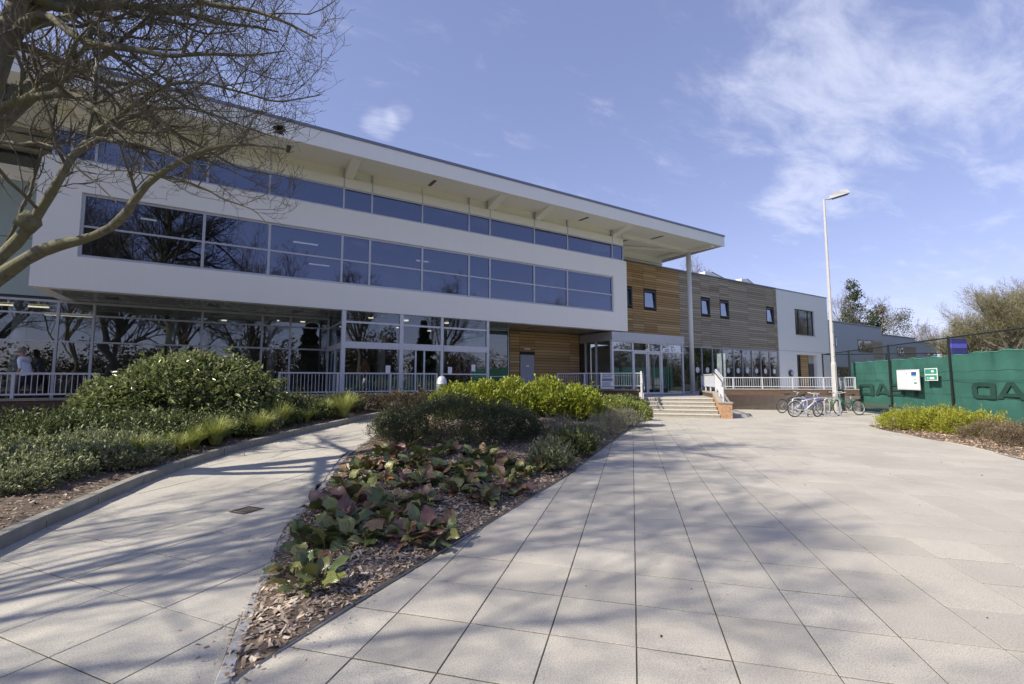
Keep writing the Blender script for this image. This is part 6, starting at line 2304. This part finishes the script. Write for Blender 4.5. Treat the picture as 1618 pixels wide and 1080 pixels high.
# green shade netting tied to the court side of the fence
def netting(label, pa, pb, ztop, zbot, seed, letters):
    t = thing('shade_screen', label, 'windscreen', (*PQ(pa, FQ + .06), 0), 0, 'green shade screens on the fence')
    nx, nz = max(12, int(abs(pb - pa) / .09)), 20
    V = []; r = random.Random(seed)
    def surf(s, z01):
        p = pa + (pb - pa) * s
        sag = .028 * abs(math.sin(s * math.pi * max(2, round(abs(pb - pa) / .75)))) ** .7
        zt = ztop(p) - .07 + sag + .02 * math.sin(p * 5.1)
        z = zbot + (zt - zbot) * z01
        q = FQ + .085 + .022 * math.sin(p * 2.3 + z * 1.1) + .012 * math.sin(p * 6.1 + seed) * z01 + .008 * math.sin(z * 7 + p) + .016 * mnoise.noise((p * 1.7, z * .8, seed)) + .016 * mnoise.noise((p * 5, z * 1.6, seed + 4))
        return p, q, z
    for j in range(nz + 1):
        for i in range(nx + 1):
            p, q, z = surf(i / nx, j / nz); V.append((*PQ(p, q), z))
    F = [(j * (nx + 1) + i, j * (nx + 1) + i + 1, (j + 1) * (nx + 1) + i + 1, (j + 1) * (nx + 1) + i) for j in range(nz) for i in range(nx)]
    # give the cloth its thickness
    n0 = len(V)
    off = QQ * .004
    V2 = V + [(v[0] + off.x, v[1] + off.y, v[2]) for v in V]
    F2 = F + [tuple(n0 + k for k in f[::-1]) for f in F]
    me = np_mesh('netting', np.array(V2) - np.array(ORIG[t.name]), F2, M['net'], smooth=True)
    link_mesh('netting', me, t, ORIG[t.name])
    m = MB()
    m.tube([(*PQ(*surf(i / nx, 1.0)[:2]), surf(i / nx, 1.0)[2]) for i in range(nx + 1)], .016, 6)
    part('hem', m, M['net_hem'], t)
    for z01 in (.30, .72):
        m = MB(); m.tube([(*PQ(surf(i / nx, z01)[0], surf(i / nx, z01)[1] - .004), surf(i / nx, z01)[2]) for i in range(nx + 1)], .004, 4)
        part('seam', m, M['net_print'], t)
    # printed wordmark, seen through from the back so it reads mirrored
    for (ch, p0, p1, z0, z1) in letters:
        m = MB(); th = .004
        def quad(pts):
            # pts in unit letter box, x to the right as printed (mirrored here)
            w = []
            for (x, z) in pts:
                pp = p1 + (p0 - p1) * x; zz_ = z0 + (z1 - z0) * z
                qq_ = FQ + .062 + .022 * math.sin(pp * 2.3 + zz_ * 1.1) + .008 * math.sin(zz_ * 7 + pp) - .012
                w.append((*PQ(pp, qq_ - .012), zz_))
            m.add(w + [(a + QQ.x * th, b + QQ.y * th, c) for a, b, c in w], [tuple(range(len(w))), tuple(range(2 * len(w) - 1, len(w) - 1, -1))] + [(i, (i + 1) % len(w), len(w) + (i + 1) % len(w), len(w) + i) for i in range(len(w))])
        if ch == 'H':
            quad([(0, 0), (.2, 0), (.2, 1), (0, 1)]); quad([(.8, 0), (1, 0), (1, 1), (.8, 1)]); quad([(.2, .4), (.8, .4), (.8, .62), (.2, .62)])
        elif ch == 'E':
            for z in (0, .39, .78): quad([(0, z), (1, z), (1, z + .22), (0, z + .22)])
        elif ch == 'A':
            quad([(0, 0), (.22, 0), (.50, .80), (.40, 1)]); quad([(.40, 1), (.50, .80), (.52, .80), (.62, 1)]); quad([(.62, 1), (.52, .80), (.78, 0), (1, 0)]); quad([(.24, .14), (.76, .14), (.70, .34), (.31, .34)])
        elif ch == 'D':
            quad([(0, 0), (.22, 0), (.22, 1), (0, 1)]); quad([(.22, 0), (.82, 0), (.90, .05), (.72, .22), (.22, .22)]); quad([(.22, .78), (.72, .78), (.90, .95), (.82, 1), (.22, 1)])
            quad([(.72, .22), (.90, .05), (1, .2), (1, .8), (.90, .95), (.72, .78), (.78, .7), (.78, .3)])
        part('letter', m, M['net_print'], t)
    return t


def ztop_fn():
    pts = [on_q(1341, 572, FQ), on_q(1404, 567, FQ), on_q(1500, 560, FQ), on_q(1535, 555, FQ), on_q(1617, 548, FQ)]
    ps_ = [p for p, z in pts]; zs_ = [z for p, z in pts]
    def f(p): return float(np.interp(p, ps_[::-1], zs_[::-1]))
    return f


zt_f = ztop_fn()
def lets(spec):
    out = []
    for ch, u0, u1, v0, v1 in spec:
        a = on_q(u0, v1, FQ); b = on_q(u1, v0, FQ)
        out.append((ch, max(a[0], b[0]), min(a[0], b[0]), min(a[1], b[1]), max(a[1], b[1])))
    return out


LZ = None
l1 = lets([('D', 1355, 1379, 607, 623), ('A', 1381, 1404, 606, 623.5), ('E', 1407, 1420, 605.5, 624), ('H', 1423, 1446, 605, 625)])
l2 = lets([('D', 1533, 1571, 605, 628.5), ('A', 1574, 1620, 604, 629.5)])
last = l2[-1]; wE = abs(last[1] - last[2])
l2 += [('E', last[2] - .06, last[2] - .06 - wE * .8, last[3], last[4]), ('H', last[2] - .14 - wE * .8, last[2] - .14 - wE * 1.9, last[3], last[4])]
split = on_q(1500, 560, FQ)[0]
netting('green shade screen at the far end with a faded mirrored wordmark behind the noticeboard', pz[0] - .05, split - .03, zt_f, .42, 1, l1)
netting('green shade screen cut by the right picture edge with a bold mirrored wordmark', split + .03, pmin, zt_f, .30, 2, l2)

# noticeboard and small sign on the fence
def on_fence_board(name, label, u0, v0, u1, v1, cat, fill):
    a = on_q(u0, v1, FQ); b = on_q(u1, v0, FQ)
    pc_ = (a[0] + b[0]) / 2; w_ = abs(a[0] - b[0]); z0, z1 = min(a[1], b[1]), max(a[1], b[1])
    x, y = PQ(pc_, FQ - .12)
    t = thing(name, label, cat, (x, y, z0), R(44) + math.pi)       # local +x runs towards the camera along the fence, +y faces away from the court
    return t, w_, z1 - z0


nb, w_, h_ = on_fence_board('noticeboard', 'white framed noticeboard with a blue picture fixed to the court fence', 1426, 583, 1459, 615, 'noticeboard', None)


def nbp(par, name, x0, x1, y0, y1, z0, z1, mat, b=.004):
    q = MB(); q.bbox(x0, x1, y0, y1, z0, z1, b); return link_mesh(name, q.mesh(name, mat), par)


# facing the plaza is -QQ, which is local... the plaza side
sgn = 1
nbp(nb, 'case', -w_ / 2, w_ / 2, -.06, -.005, 0, h_, M['frame_white'], .012)
nbp(nb, 'backing_paper', -w_ / 2 + .05, w_ / 2 - .05, -.066, -.0605, .05, h_ - .05, M['paper'])
for (x0, x1, z0, z1, mt) in ((.2, .42, .66, .74, 'ink_teal'), (.2, .42, .72, .88, 'ink_blue'), (.30, .42, .30, .38, 'sign_green'), (.30, .38, .5, .53, 'ink_grey'), (-.02, .02, .76, .82, 'ink_grey'), (-.05, -.04, .1, .66, 'ink_grey')):
    nbp(nb, 'notice', x0 * w_, x1 * w_, -.071, -.0665, z0 * h_, z1 * h_, M[mt], .001)
gs, w_, h_ = on_fence_board('court_sign', 'small square green and white sign on the fence beside the noticeboard', 1469, 581, 1488, 601, 'sign', None)
nbp(gs, 'plate', -w_ / 2, w_ / 2, -.03, -.018, 0, h_, M['white'])
nbp(gs, 'green_field', -w_ / 2 + .03, w_ / 2 - .03, -.034, -.0305, .03, h_ * .44, M['sign_green'], .001)
nbp(gs, 'green_field', -w_ / 2 + .03, w_ / 2 - .03, -.034, -.0305, h_ * .54, h_ - .03, M['sign_green'], .001)
for (x0, x1, z0, z1) in ((.05, .25, .66, .82), (-.1, .25, .12, .28), (-.3, -.2, .18, .26)):
    nbp(gs, 'white_print', x0 * w_, x1 * w_, -.038, -.0345, z0 * h_, z1 * h_, M['white'], .001)
# blue board beyond the screen
ps0 = on_xc(1515, 556, 25.0); pt0 = on_xc(1515, 534.5, 25.0)
bb = thing('blue_board', 'dark blue board with a violet band showing above the green screen', 'board', (ps0.x, ps0.y, 0), -YAW)
wbb = 24 / 719 * 25
for nm, z0, z1, mt, y0 in (('panel', ps0.z - .3, pt0.z, 'blue_panel', -.05), ):
    q = MB(); q.bbox(-wbb / 2, wbb / 2, -.05, .05, z0, z1, .01); link_mesh('panel', q.mesh('panel', M[mt]), bb)
q = MB(); q.box(-wbb / 2 - .004, wbb / 2 + .004, -.056, .056, ps0.z + (pt0.z - ps0.z) * .30, ps0.z + (pt0.z - ps0.z) * .62); link_mesh('band', q.mesh('band', M['violet_band']), bb)
q = MB(); q.box(-wbb / 2 + .1, -wbb / 2 + .16, -.03, .03, -.05, ps0.z - .3); q.box(wbb / 2 - .16, wbb / 2 - .1, -.03, .03, -.05, ps0.z - .3); link_mesh('legs', q.mesh('legs', M['dark_frame']), bb)

# ================================================================== LAMP POST
lx_, ly_ = W(*( (1318.5 - 809) / 721.5 * 22.9, 22.9))
lp_ = thing('street_lamp', 'tall white tapered street lamp standing before the brick wall', 'street lamp', (lx_, ly_, 0))
topz = on_xc(1304, 317, 22.9).z
base_top = on_xc(1312, 575, 22.9).z
m = MB(); m.tube([(lx_, ly_, 0), (lx_, ly_, base_top), (lx_, ly_, base_top + .12)], [.125, .122, .095], 8); part('base_section', m, M['pole_white'], lp_)
m = MB(); m.tube([(lx_, ly_, base_top + .1), (lx_, ly_, topz * .6), (lx_, ly_, topz)], [.095, .075, .055], 8); part('pole', m, M['pole_white'], lp_)
fdir = Vector((-.855 * SA - CA * -.5, 0, 0))
hd = Vector((CA, -SA))                 # arm points to the right of the picture, a little towards the camera
hd = (hd + Vector((-SA, -CA)) * .35).normalized()
m = MB(); A0 = Vector((lx_, ly_, topz - .02)); A1 = A0 + Vector((hd.x * .28, hd.y * .28, .10))
m.tube([A0 - Vector((0, 0, .05)), A0 + Vector((0, 0, .08)), A1], .035, 8); part('arm', m, M['galv'], lp_)
hq = MB(Matrix.Translation(A1) @ Matrix.Rotation(math.atan2(hd.y, hd.x), 4, 'Z') @ Matrix.Rotation(R(-13), 4, 'Y'))
hq.add([(-.05, -.10, -.02), (.85, -.16, -.03), (.85, .16, -.03), (-.05, .10, -.02), (-.02, -.08, .14), (.35, -.13, .25), (.80, -.13, .16), (.80, .13, .16), (.35, .13, .25), (-.02, .08, .14)],
       [(0, 3, 2, 1), (0, 1, 6, 5, 4), (1, 2, 7, 6), (2, 3, 9, 8, 7), (3, 0, 4, 9), (4, 5, 8, 9), (5, 6, 7, 8)])
hh = part('lamp_head', hq, M['pole_white'], lp_)
hq = MB(hq.M); hq.bbox(.08, .80, -.125, .125, -.06, -.032, .015); part('lens', hq, M['glass_pale'], hh)
m = MB(); dirc = Vector((-SA, -CA)) * .118
for i, zz_ in enumerate((base_top + .35, base_top + .95, base_top + 1.6, base_top + 2.15)):
    c = Vector((lx_, ly_, zz_)) + Vector((dirc.x * .78, dirc.y * .78, 0)); m.bar(c, c + Vector((0, 0, .05)), .045, .01)
part('marker', m, M['dark_frame'], lp_)
m = MB(); c = Vector((lx_, ly_, .95)) + Vector((dirc.x, dirc.y, 0)); m.bar(c, c + Vector((0, 0, .5)), .11, .012); part('access_door', m, M['frame_white'], lp_)

# ================================================================== BICYCLES AND RACKS
def rack(label, x, y, rz):
    t = thing('cycle_rack', label, 'cycle rack', (x, y, 0), rz, 'tubular cycle stands')
    def hoop(yo):
        m = MB(); w, h, r = .34, .78, .16
        pts = [(-w, yo, -.02), (-w, yo, h - r)]
        for k in range(1, 7):
            a = math.pi - k * math.pi / 12; pts.append((-w + r + r * math.cos(a), yo, h - r + r * math.sin(a)))
        for k in range(0, 7):
            a = math.pi / 2 - k * math.pi / 12; pts.append((w - r + r * math.cos(a), yo, h - r + r * math.sin(a)))
        pts.append((w, yo, -.02)); m.tube(pts, .027, 8); return m
    link_mesh('hoop', hoop(0).mesh('hoop', M['galv'], smooth=True), t)
    m = MB(); m.bar((-.34, 0, .12), (.34, 0, .12), .03); link_mesh('cross_bar', m.mesh('cross_bar', M['galv']), t)
    for s in (-.34, .34):
        m = MB(); m.lathe((s, 0, 0), [(.06, 0), (.06, .01), (.03, .014)], 10); link_mesh('foot_plate', m.mesh('foot_plate', M['galv']), t)
    return t


def bicycle(label, x, y, rz, lean, col, saddle_h=.92, step=False, guard=False, steer=.2, wheel=.335, fork_col=None):
    t = thing('bicycle', label, 'bicycle', (x, y, 0), rz, 'bicycles parked at the stands')
    t.rotation_euler = (lean, 0, rz)
    fm = plain('bike_paint', col, .35, .1, .05)
    wb = .52
    for s, nm in ((-wb, 'wheel'), (wb, 'wheel')):
        th = steer if s > 0 else 0
        Rz = Matrix.Translation((s, 0, wheel)) @ Matrix.Rotation(th, 4, 'Z')
        m = MB(Rz); m.ring((0, 0, 0), wheel - .02, .021, 32, 6); ty = link_mesh('wheel', m.mesh('tyre', M['dark'], smooth=True), t)
        m = MB(Rz); m.ring((0, 0, 0), wheel - .048, .010, 32, 5); link_mesh('rim', m.mesh('rim', M['galv'], smooth=True), ty)
        m = MB(Rz)
        for k in range(20):
            a = k * 2 * math.pi / 20; e = .022 * (1 if k % 2 else -1)
            m.tube([(0, e, 0), ((wheel - .05) * math.cos(a), 0, (wheel - .05) * math.sin(a))], .0018, 3)
        m.tube([(0, -.04, 0), (0, .04, 0)], .022, 8); link_mesh('spokes', m.mesh('spokes', M['galv']), ty)
    bb_ = (-.06, 0, .28); st = (-.20, 0, .72); hd_t = (.33, 0, .80); hd_b = (.365, 0, .66); rw = (-wb, 0, wheel)
    m = MB()
    m.tube([bb_, st], .017, 8)
    m.tube([hd_b, bb_], .021, 8)
    if step:
        m.tube([(hd_t[0], 0, .76), (.05, 0, .50), (-.14, 0, .52)], .018, 8)
    else:
        m.tube([(hd_t[0], 0, .77), (-.19, 0, .68)], .018, 8)
    m.tube([hd_b, hd_t], .022, 8)
    for sy in (-.05, .05):
        m.tube([(-.06, sy * .6, .28), (rw[0], sy, rw[2])], .010, 6); m.tube([(-.19, sy * .3, .68), (rw[0], sy, rw[2])], .009, 6)
    fr = link_mesh('frame', m.mesh('frame', fm, smooth=True), t)
    m = MB(Matrix.Translation((.365, 0, 0)) @ Matrix.Rotation(steer, 4, 'Z') @ Matrix.Translation((-.365, 0, 0)))
    for sy in (-.055, .055):
        m.tube([(.362, sy, .67), (.40, sy, .58), (wb, sy, wheel)], .013, 6)
    m.bar((.36, -.07, .675), (.36, .07, .675), .03)
    link_mesh('fork', m.mesh('fork', fork_col or fm, smooth=False), t)
    m = MB(Matrix.Translation((.33, 0, 0)) @ Matrix.Rotation(steer, 4, 'Z') @ Matrix.Translation((-.33, 0, 0)))
    m.tube([(.33, 0, .79), (.315, 0, .92), (.37, 0, .97)], .014, 8)
    m.tube([(.27, -.30, 1.0), (.33, -.20, .99), (.37, -.06, .97), (.37, .06, .97), (.33, .20, .99), (.27, .30, 1.0)], .012, 8)
    hb = link_mesh('handlebar', m.mesh('handlebar', M['galv'], smooth=True), t)
    m = MB(m.M); m.tube([(.29, -.27, .998), (.22, -.33, 1.0)], .018, 8); m.tube([(.29, .27, .998), (.22, .33, 1.0)], .018, 8)
    link_mesh('grips', m.mesh('grips', M['dark']), hb)
    m = MB(); m.tube([st, (-.235, 0, saddle_h - .03)], .013, 8); link_mesh('seat_post', m.mesh('seat_post', M['galv']), t)
    m = MB(); z = saddle_h
    m.add([(-.37, -.08, z), (-.37, .08, z), (-.24, .055, z + .005), (-.09, .018, z), (-.09, -.018, z), (-.24, -.055, z + .005), (-.36, -.06, z - .05), (-.36, .06, z - .05), (-.22, .03, z - .045), (-.10, .012, z - .03), (-.10, -.012, z - .03), (-.22, -.03, z - .045), (-.30, 0, z + .022)],
          [(0, 1, 12), (1, 2, 12), (2, 3, 12), (3, 4, 12), (4, 5, 12), (5, 0, 12), (1, 0, 6, 7), (2, 1, 7, 8), (3, 2, 8, 9), (4, 3, 9, 10), (5, 4, 10, 11), (0, 5, 11, 6), (6, 11, 8, 7), (8, 11, 10, 9)])
    link_mesh('saddle', m.mesh('saddle', M['dark'], smooth=True), t)
    m = MB(); m.ring((-.06, -.045, .28), .085, .006, 24, 4); m.tube([(-.06, -.07, .28), (.02, -.07, .13)], .010, 6); m.tube([(-.06, .07, .28), (-.14, .07, .43)], .010, 6); m.tube([(-.06, -.07, .28), (-.06, .07, .28)], .016, 8)
    cr_ = link_mesh('crank', m.mesh('crank', M['galv']), t)
    m = MB(); m.box(-.02, .06, -.16, -.075, .12, .14); m.box(-.18, -.10, .075, .16, .42, .44); link_mesh('pedals', m.mesh('pedals', M['dark']), cr_)
    m = MB(); m.tube([(-.06, -.045, .365), (-.5, -.045, .365)], .004, 4); m.tube([(-.06, -.045, .195), (-.5, -.045, .30)], .004, 4); m.ring((-.52, -.045, .335), .04, .008, 14, 4); link_mesh('chain', m.mesh('chain', M['dark']), t)
    if guard:
        for s in (-wb, wb):
            m = MB(); pts = []
            for k in range(9):
                a = R(20 + k * 17.5); pts.append((s + (wheel + .025) * math.cos(a), 0, wheel + (wheel + .025) * math.sin(a)))
            for sy in (-.025, .025): m.tube([(p[0], sy, p[2]) for p in pts], .012, 5)
            link_mesh('mudguard', m.mesh('mudguard', fm), t)
        m = MB(); m.box(-.80, -.42, -.07, .07, .69, .71); m.bar((-.78, 0, .69), (-.52, .06, .34), .012); link_mesh('carrier', m.mesh('carrier', M['dark']), t)
    return t


def gp(u, v): p = on_z(u, v, 0); return p.x, p.y


hx_ = -YAW
b1x, b1y = gp(1274, 658.5)
bicycle('silver mountain bicycle in the foreground of the row', b1x, b1y, hx_ + .10, R(6), (.58, .60, .68), steer=.3)
b2x, b2y = gp(1251, 652.5)
bicycle('dark bicycle behind the silver one with a bare front wheel', b2x + .15, b2y + .1, hx_ + .25, R(5), (.05, .04, .05), steer=-.2)
b3x, b3y = gp(1287, 655.5)
bicycle('blue framed bicycle tucked between the silver one and the stand', b3x, b3y + .2, hx_ - .55, R(-5), (.10, .12, .52), steer=.5)
b4x, b4y = gp(1342, 656)
bicycle('green roadster bicycle with mudguards leaning at the fence end', b4x, b4y, hx_ + math.pi + .15, R(6), (.03, .15, .11), guard=True, steer=.3, step=True)
b5x, b5y = gp(1330, 653)
bicycle('yellow green bicycle behind the lamp post', b5x, b5y + .3, hx_ + .5, R(-4), (.45, .50, .10), steer=.4)
r1x, r1y = gp(1316, 659)
rack('steel hoop cycle stand standing free right of the silver bicycle', r1x, r1y, hx_ + .05)
rack('steel hoop cycle stand behind the free standing hoop', r1x + .12, r1y + .45, hx_ + .05)
rack('steel hoop cycle stand the silver and dark bicycles lean against', b1x + .1, b1y + .28, hx_ + .1)
# leaning white ladder like frame by the fence
lfx = on_xc(1341, 640, 26.0); lft = on_xc(1333, 596, 26.3)
ld = thing('leaning_ladder', 'slanting white ladder like trestle behind the green bicycle', 'ladder', (lfx.x, lfx.y, 0))
m = MB()
a0 = Vector((lfx.x, lfx.y, .02)); a1 = Vector((lft.x, lft.y, lft.z)); sd_ = Vector((-SA * .0 + CA * .0, 0, 0)) + Vector((SA * .4, CA * .4, 0))
m.bar(a0, a1, .05); m.bar(a0 + sd_, a1 + sd_ * .9, .05)
part('side_rail', m, M['pole_white'], ld)
for k in range(5):
    f = (k + .7) / 5.5; m = MB(); m.bar(a0 + (a1 - a0) * f, a0 + sd_ + (a1 - a0) * f, .03); part('rung', m, M['pole_white'], ld)
m = MB(); bk = Vector((CA, -SA, 0)) * -.55
m.bar(a1, Vector((a1.x, a1.y, 0)) + bk, .04); part('prop', m, M['pole_white'], ld)

# ================================================================== PEOPLE
def person(label, x, y, z0, rz, shirt, trousers, skin, hair, h=1.72, stride=.12, lean=.08, arm=.12, head_dip=0.0, kind='shirt', shorts=False):
    t = thing('person', label, 'person', (x, y, z0), rz)
    s = h / 1.75
    J = []; E_ = []; Rr = []
    def j(p, r, parent=None):
        J.append((p[0] * s, p[1] * s, p[2] * s)); Rr.append(r * s)
        if parent is not None: E_.append((parent, len(J) - 1))
        return len(J) - 1
    # local: +x faces forward
    pel = j((0, 0, .95), .145); wa = j((lean * .3, 0, 1.12), .130, pel); ch = j((lean * .8, 0, 1.32), .150, wa); up_ = j((lean, 0, 1.43), .11, ch)
    nk = j((lean * 1.25 + head_dip * .2, 0, 1.50), .055, up_); hd1 = j((lean * 1.5 + head_dip * .6, 0, 1.585 - head_dip * .15), .085, nk); hd2 = j((lean * 1.55 + head_dip, 0, 1.68 - head_dip * .3), .088, hd1)
    for sy in (-1, 1):
        sw_ = sy * stride
        hip = j((0, sy * .095, .88), .105, pel); kn_ = j((sw_ * .8 + .03, sy * .10, .50), .068, hip); an = j((sw_ * 1.4 - .03, sy * .10, .09), .045, kn_); toe = j((sw_ * 1.4 + .13, sy * .115, .035), .035, an)
        sh = j((lean * .9, sy * .19, 1.40), .062, up_); el_ = j((lean - sw_ * .9 + arm * .3, sy * .235, 1.13), .045, sh); wr = j((lean + arm - sw_ * 1.2, sy * .22, .90), .032, el_); ha = j((lean + arm + .03 - sw_ * 1.2, sy * .215, .82), .036, wr)
        for f in range(4):
            j((lean + arm + .02 + f * .018 - .02 - sw_ * 1.2, sy * (.205 + .004 * f), .735 + .006 * abs(f - 1.5)), .009, ha)
        j((lean + arm + .075 - sw_ * 1.2, sy * .20, .79), .010, ha)
    me = bpy.data.meshes.new('body'); me.from_pydata(J, E_, []); me.update()
    o = bpy.data.objects.new('body', me); COL.objects.link(o)
    md = o.modifiers.new('skin', 'SKIN'); md.use_smooth_shade = True
    for i, v in enumerate(me.skin_vertices[0].data):
        v.radius = (Rr[i] * (1.0), Rr[i] * (1.0)); v.use_root = (i == 0)
    for i in (0, 1, 2):
        v = me.skin_vertices[0].data[i]; v.radius = (v.radius[0] * 1.12, v.radius[1] * .78)
    sb = o.modifiers.new('sub', 'SUBSURF'); sb.levels = 1; sb.render_levels = 1
    dg_ = bpy.context.evaluated_depsgraph_get()
    m2 = bpy.data.meshes.new_from_object(o.evaluated_get(dg_))
    bpy.data.objects.remove(o); bpy.data.meshes.remove(me)
    m2.name = 'body'
    m2.materials.clear()
    for c_, nm in ((skin, 'skin'), (shirt, 'shirt_cloth'), (trousers, 'trouser_cloth'), ((.03, .03, .03), 'shoe_leather')):
        m2.materials.append(plain(nm, c_, .8, 0, .06))
    for p in m2.polygons:
        c = p.center / s
        k = 0
        if c.z < .085: k = 3
        elif c.z < (.93 if not shorts else .93) and abs(c.y) < .19 and not (c.z > .70 and abs(c.y) > .175): k = 2 if (not shorts or c.z > .5) else 0
        elif c.z > .86 and c.z < 1.475 and (abs(c.y) < .185 or c.z > 1.14): k = 1
        p.material_index = k
        p.use_smooth = True
    b = link_mesh('body', m2, t)
    hm = plain('hair', hair, .8, 0, .15)
    q = MB(); cx0 = (lean * 1.55 + head_dip * .9 - .012) * s; cz0 = (1.665 - head_dip * .28) * s
    V_ = []; F_ = []; nn = 14; rings = 6
    for i in range(rings + 1):
        a = i / rings * 1.75
        for k in range(nn):
            b_ = 2 * math.pi * k / nn
            cut = 1.0 if math.cos(b_) < .3 else .62
            a2 = a * cut
            V_.append((cx0 + .105 * s * math.sin(a2) * math.cos(b_), .093 * s * math.sin(a2) * math.sin(b_), cz0 + .112 * s * math.cos(a2)))
    for i in range(rings):
        for k in range(nn):
            F_.append((i * nn + k, i * nn + (k + 1) % nn, (i + 1) * nn + (k + 1) % nn, (i + 1) * nn + k))
    q.add(V_, F_); link_mesh('hair', q.mesh('hair', hm, smooth=True), t)
    fx = (lean * 1.53 + head_dip + .082) * s; fz = (1.635 - head_dip * .35) * s
    q = MB(); q.tube([(fx - .012, 0, fz + .03), (fx + .018, 0, fz - .012), (fx - .005, 0, fz - .02)], [.008, .014, .009], 6); link_mesh('nose', q.mesh('nose', m2.materials[0], smooth=True), t)
    q = MB()
    for sy in (-1, 1): q.tube([(fx - .016, sy * .030, fz + .018), (fx - .004, sy * .030, fz + .018)], .009, 6)
    q.bar((fx - .012, -.022, fz - .05), (fx - .012, .022, fz - .05), .012, .008); link_mesh('eyes_and_mouth', q.mesh('eyes_and_mouth', hm), t)
    q = MB()
    for sy in (-1, 1): q.tube([(cx0 + .01, sy * .084 * s, cz0 - .05), (cx0, sy * .096 * s, cz0 - .03), (cx0, sy * .09 * s, cz0 - .005)], [.010, .018, .012], 6)
    link_mesh('ears', q.mesh('ears', m2.materials[0], smooth=True), t)
    return t


SK = (.42, .26, .19)
mpx, mpy = W((42 - 809) / 721.5 * 13.5, 13.5)
person('man in a pale shirt and dark trousers walking past the glass at far left', mpx, mpy, TZ + .01, R(160), (.70, .74, .88), (.02, .02, .03), SK, (.22, .18, .15), 1.74, .16, .10, .2, .05)
def inside_p(u, yc): return W((u - 809) / 721.5 * yc, yc)
x, y = inside_p(577, 17.3); person('person in an orange top inside the bay behind the left door', x, y, TZ + .01, R(200), (.55, .17, .06), (.04, .05, .09), SK, (.05, .035, .03), 1.70, .05, .02, .1)
x, y = inside_p(722, 19.3); person('person in a pale pink top inside the bay, facing the dark haired one', x, y, TZ + .01, R(-20), (.52, .25, .23), (.10, .10, .12), SK, (.22, .13, .07), 1.68, .05, .05, .15)
x, y = inside_p(742, 19.6); person('dark haired person in a pink top inside the bay', x, y, TZ + .01, R(165), (.62, .12, .20), (.05, .05, .06), SK, (.02, .016, .014), 1.66, .05, .05, .15)
for k, (u, v, yc, lab) in enumerate(((532 + 4, 583, 17.0, 'white notice stuck to the glass by the left bay door'), (711, 585, 20.0, 'white notice on the glass beside the pink clothed people'), (748, 581, 20.5, 'white notice sheet behind the people in pink'))):
    p = on_y(u if k else 613, v, YF + .085)
    m = MB(); m.bbox(p.x - .09, p.x + .09, p.y - .004, p.y + .004, p.z - .14, p.z + .14, .002)
    t = thing('notice_sheet', lab, 'notice', (p.x, p.y, p.z)); part('paper', m, M['paper'], t)

# exercise machines behind the first floor glass
for k, (x, lab) in enumerate(((5.0, 'white treadmill behind first floor glass, leftmost of the row'), (6.2, 'white treadmill behind first floor glass, second from the left'), (7.2, 'white treadmill behind first floor glass, middle of the row'),
                              (8.0, 'white treadmill behind first floor glass, second from the right'), (8.9, 'white treadmill behind first floor glass, rightmost of the row'))):
    t = thing('treadmill', lab, 'treadmill', (x, 18.6, 4.36), 0, 'treadmills behind the first floor glass')
    m = MB(); m.bbox(x - .35, x + .35, 17.9, 19.6, 4.40, 4.56, .02); part('deck', m, M['white'], t)
    for s in (-.33, .33):
        m = MB(); m.bar((x + s, 18.05, 4.5), (x + s, 18.25, 5.62), .07, .07); m.bar((x + s, 18.25, 5.40), (x + s, 18.75, 5.40), .05); part('upright', m, M['white'], t)
    m = MB(); m.add([(x - .34, 18.15, 5.45), (x + .34, 18.15, 5.45), (x + .34, 18.35, 5.45), (x - .34, 18.35, 5.45), (x - .30, 18.10, 5.85), (x + .30, 18.10, 5.85), (x + .30, 18.16, 5.85), (x - .30, 18.16, 5.85)],
                    [(0, 3, 2, 1), (4, 5, 6, 7), (0, 1, 5, 4), (1, 2, 6, 5), (2, 3, 7, 6), (3, 0, 4, 7)]); part('console', m, M['white'], t)
pp_ = on_y(820, 468, 18.2)
t = thing('potted_plant', 'dark leafy potted plant standing behind the first floor glass', 'plant', (pp_.x, 18.2, 4.36))
m = MB(); m.lathe((pp_.x, 18.2, 4.36), [(.16, 0), (.22, .35), (.2, .36)], 14); part('pot', m, M['beige_wall'], t)
rg_ = np.random.default_rng(77); n = 900
zz_ = rg_.uniform(.35, 1.55, n); rad = .40 * (1 - (zz_ - .35) / 1.35) ** .7 * rg_.uniform(.3, 1, n); a = rg_.uniform(0, 6.28, n)
P_ = np.stack([np.cos(a) * rad, np.sin(a) * rad, zz_], 1); V, F = leaf_geo(P_, np.stack([np.cos(a), np.sin(a), -.3 + 0 * a], 1), np.full(n, .14), np.full(n, .06), rg_)
link_mesh('foliage', np_mesh('foliage', V, F, M['plant_indoor']), t, (pp_.x, 18.2, 4.36))
# a few fallen leaves and stems on the paving
lv = np.random.default_rng(5)
nl = 60
pts = []
while len(pts) < nl:
    p, q = lv.uniform(3, 18), lv.uniform(-2, 9)
    x, y = PQ(p, q)
    if inside((x, y), ISLAND) or inside((x, y), RIGHT_BED) or y > x * .72 + 2.6: continue
    pts.append((x, y, .004))
pts = np.array(pts)
V, F = leaf_geo(pts, np.stack([lv.normal(size=nl), lv.normal(size=nl), np.zeros(nl)], 1), lv.uniform(.012, .04, nl), lv.uniform(.006, .02, nl), lv, .15)
ob = link_mesh('fallen_leaves', np_mesh('fallen_leaves', V, F, M['brownish'])); tag(ob, 'few small brown leaf scraps lying on the plaza', 'leaf litter', kind='stuff')
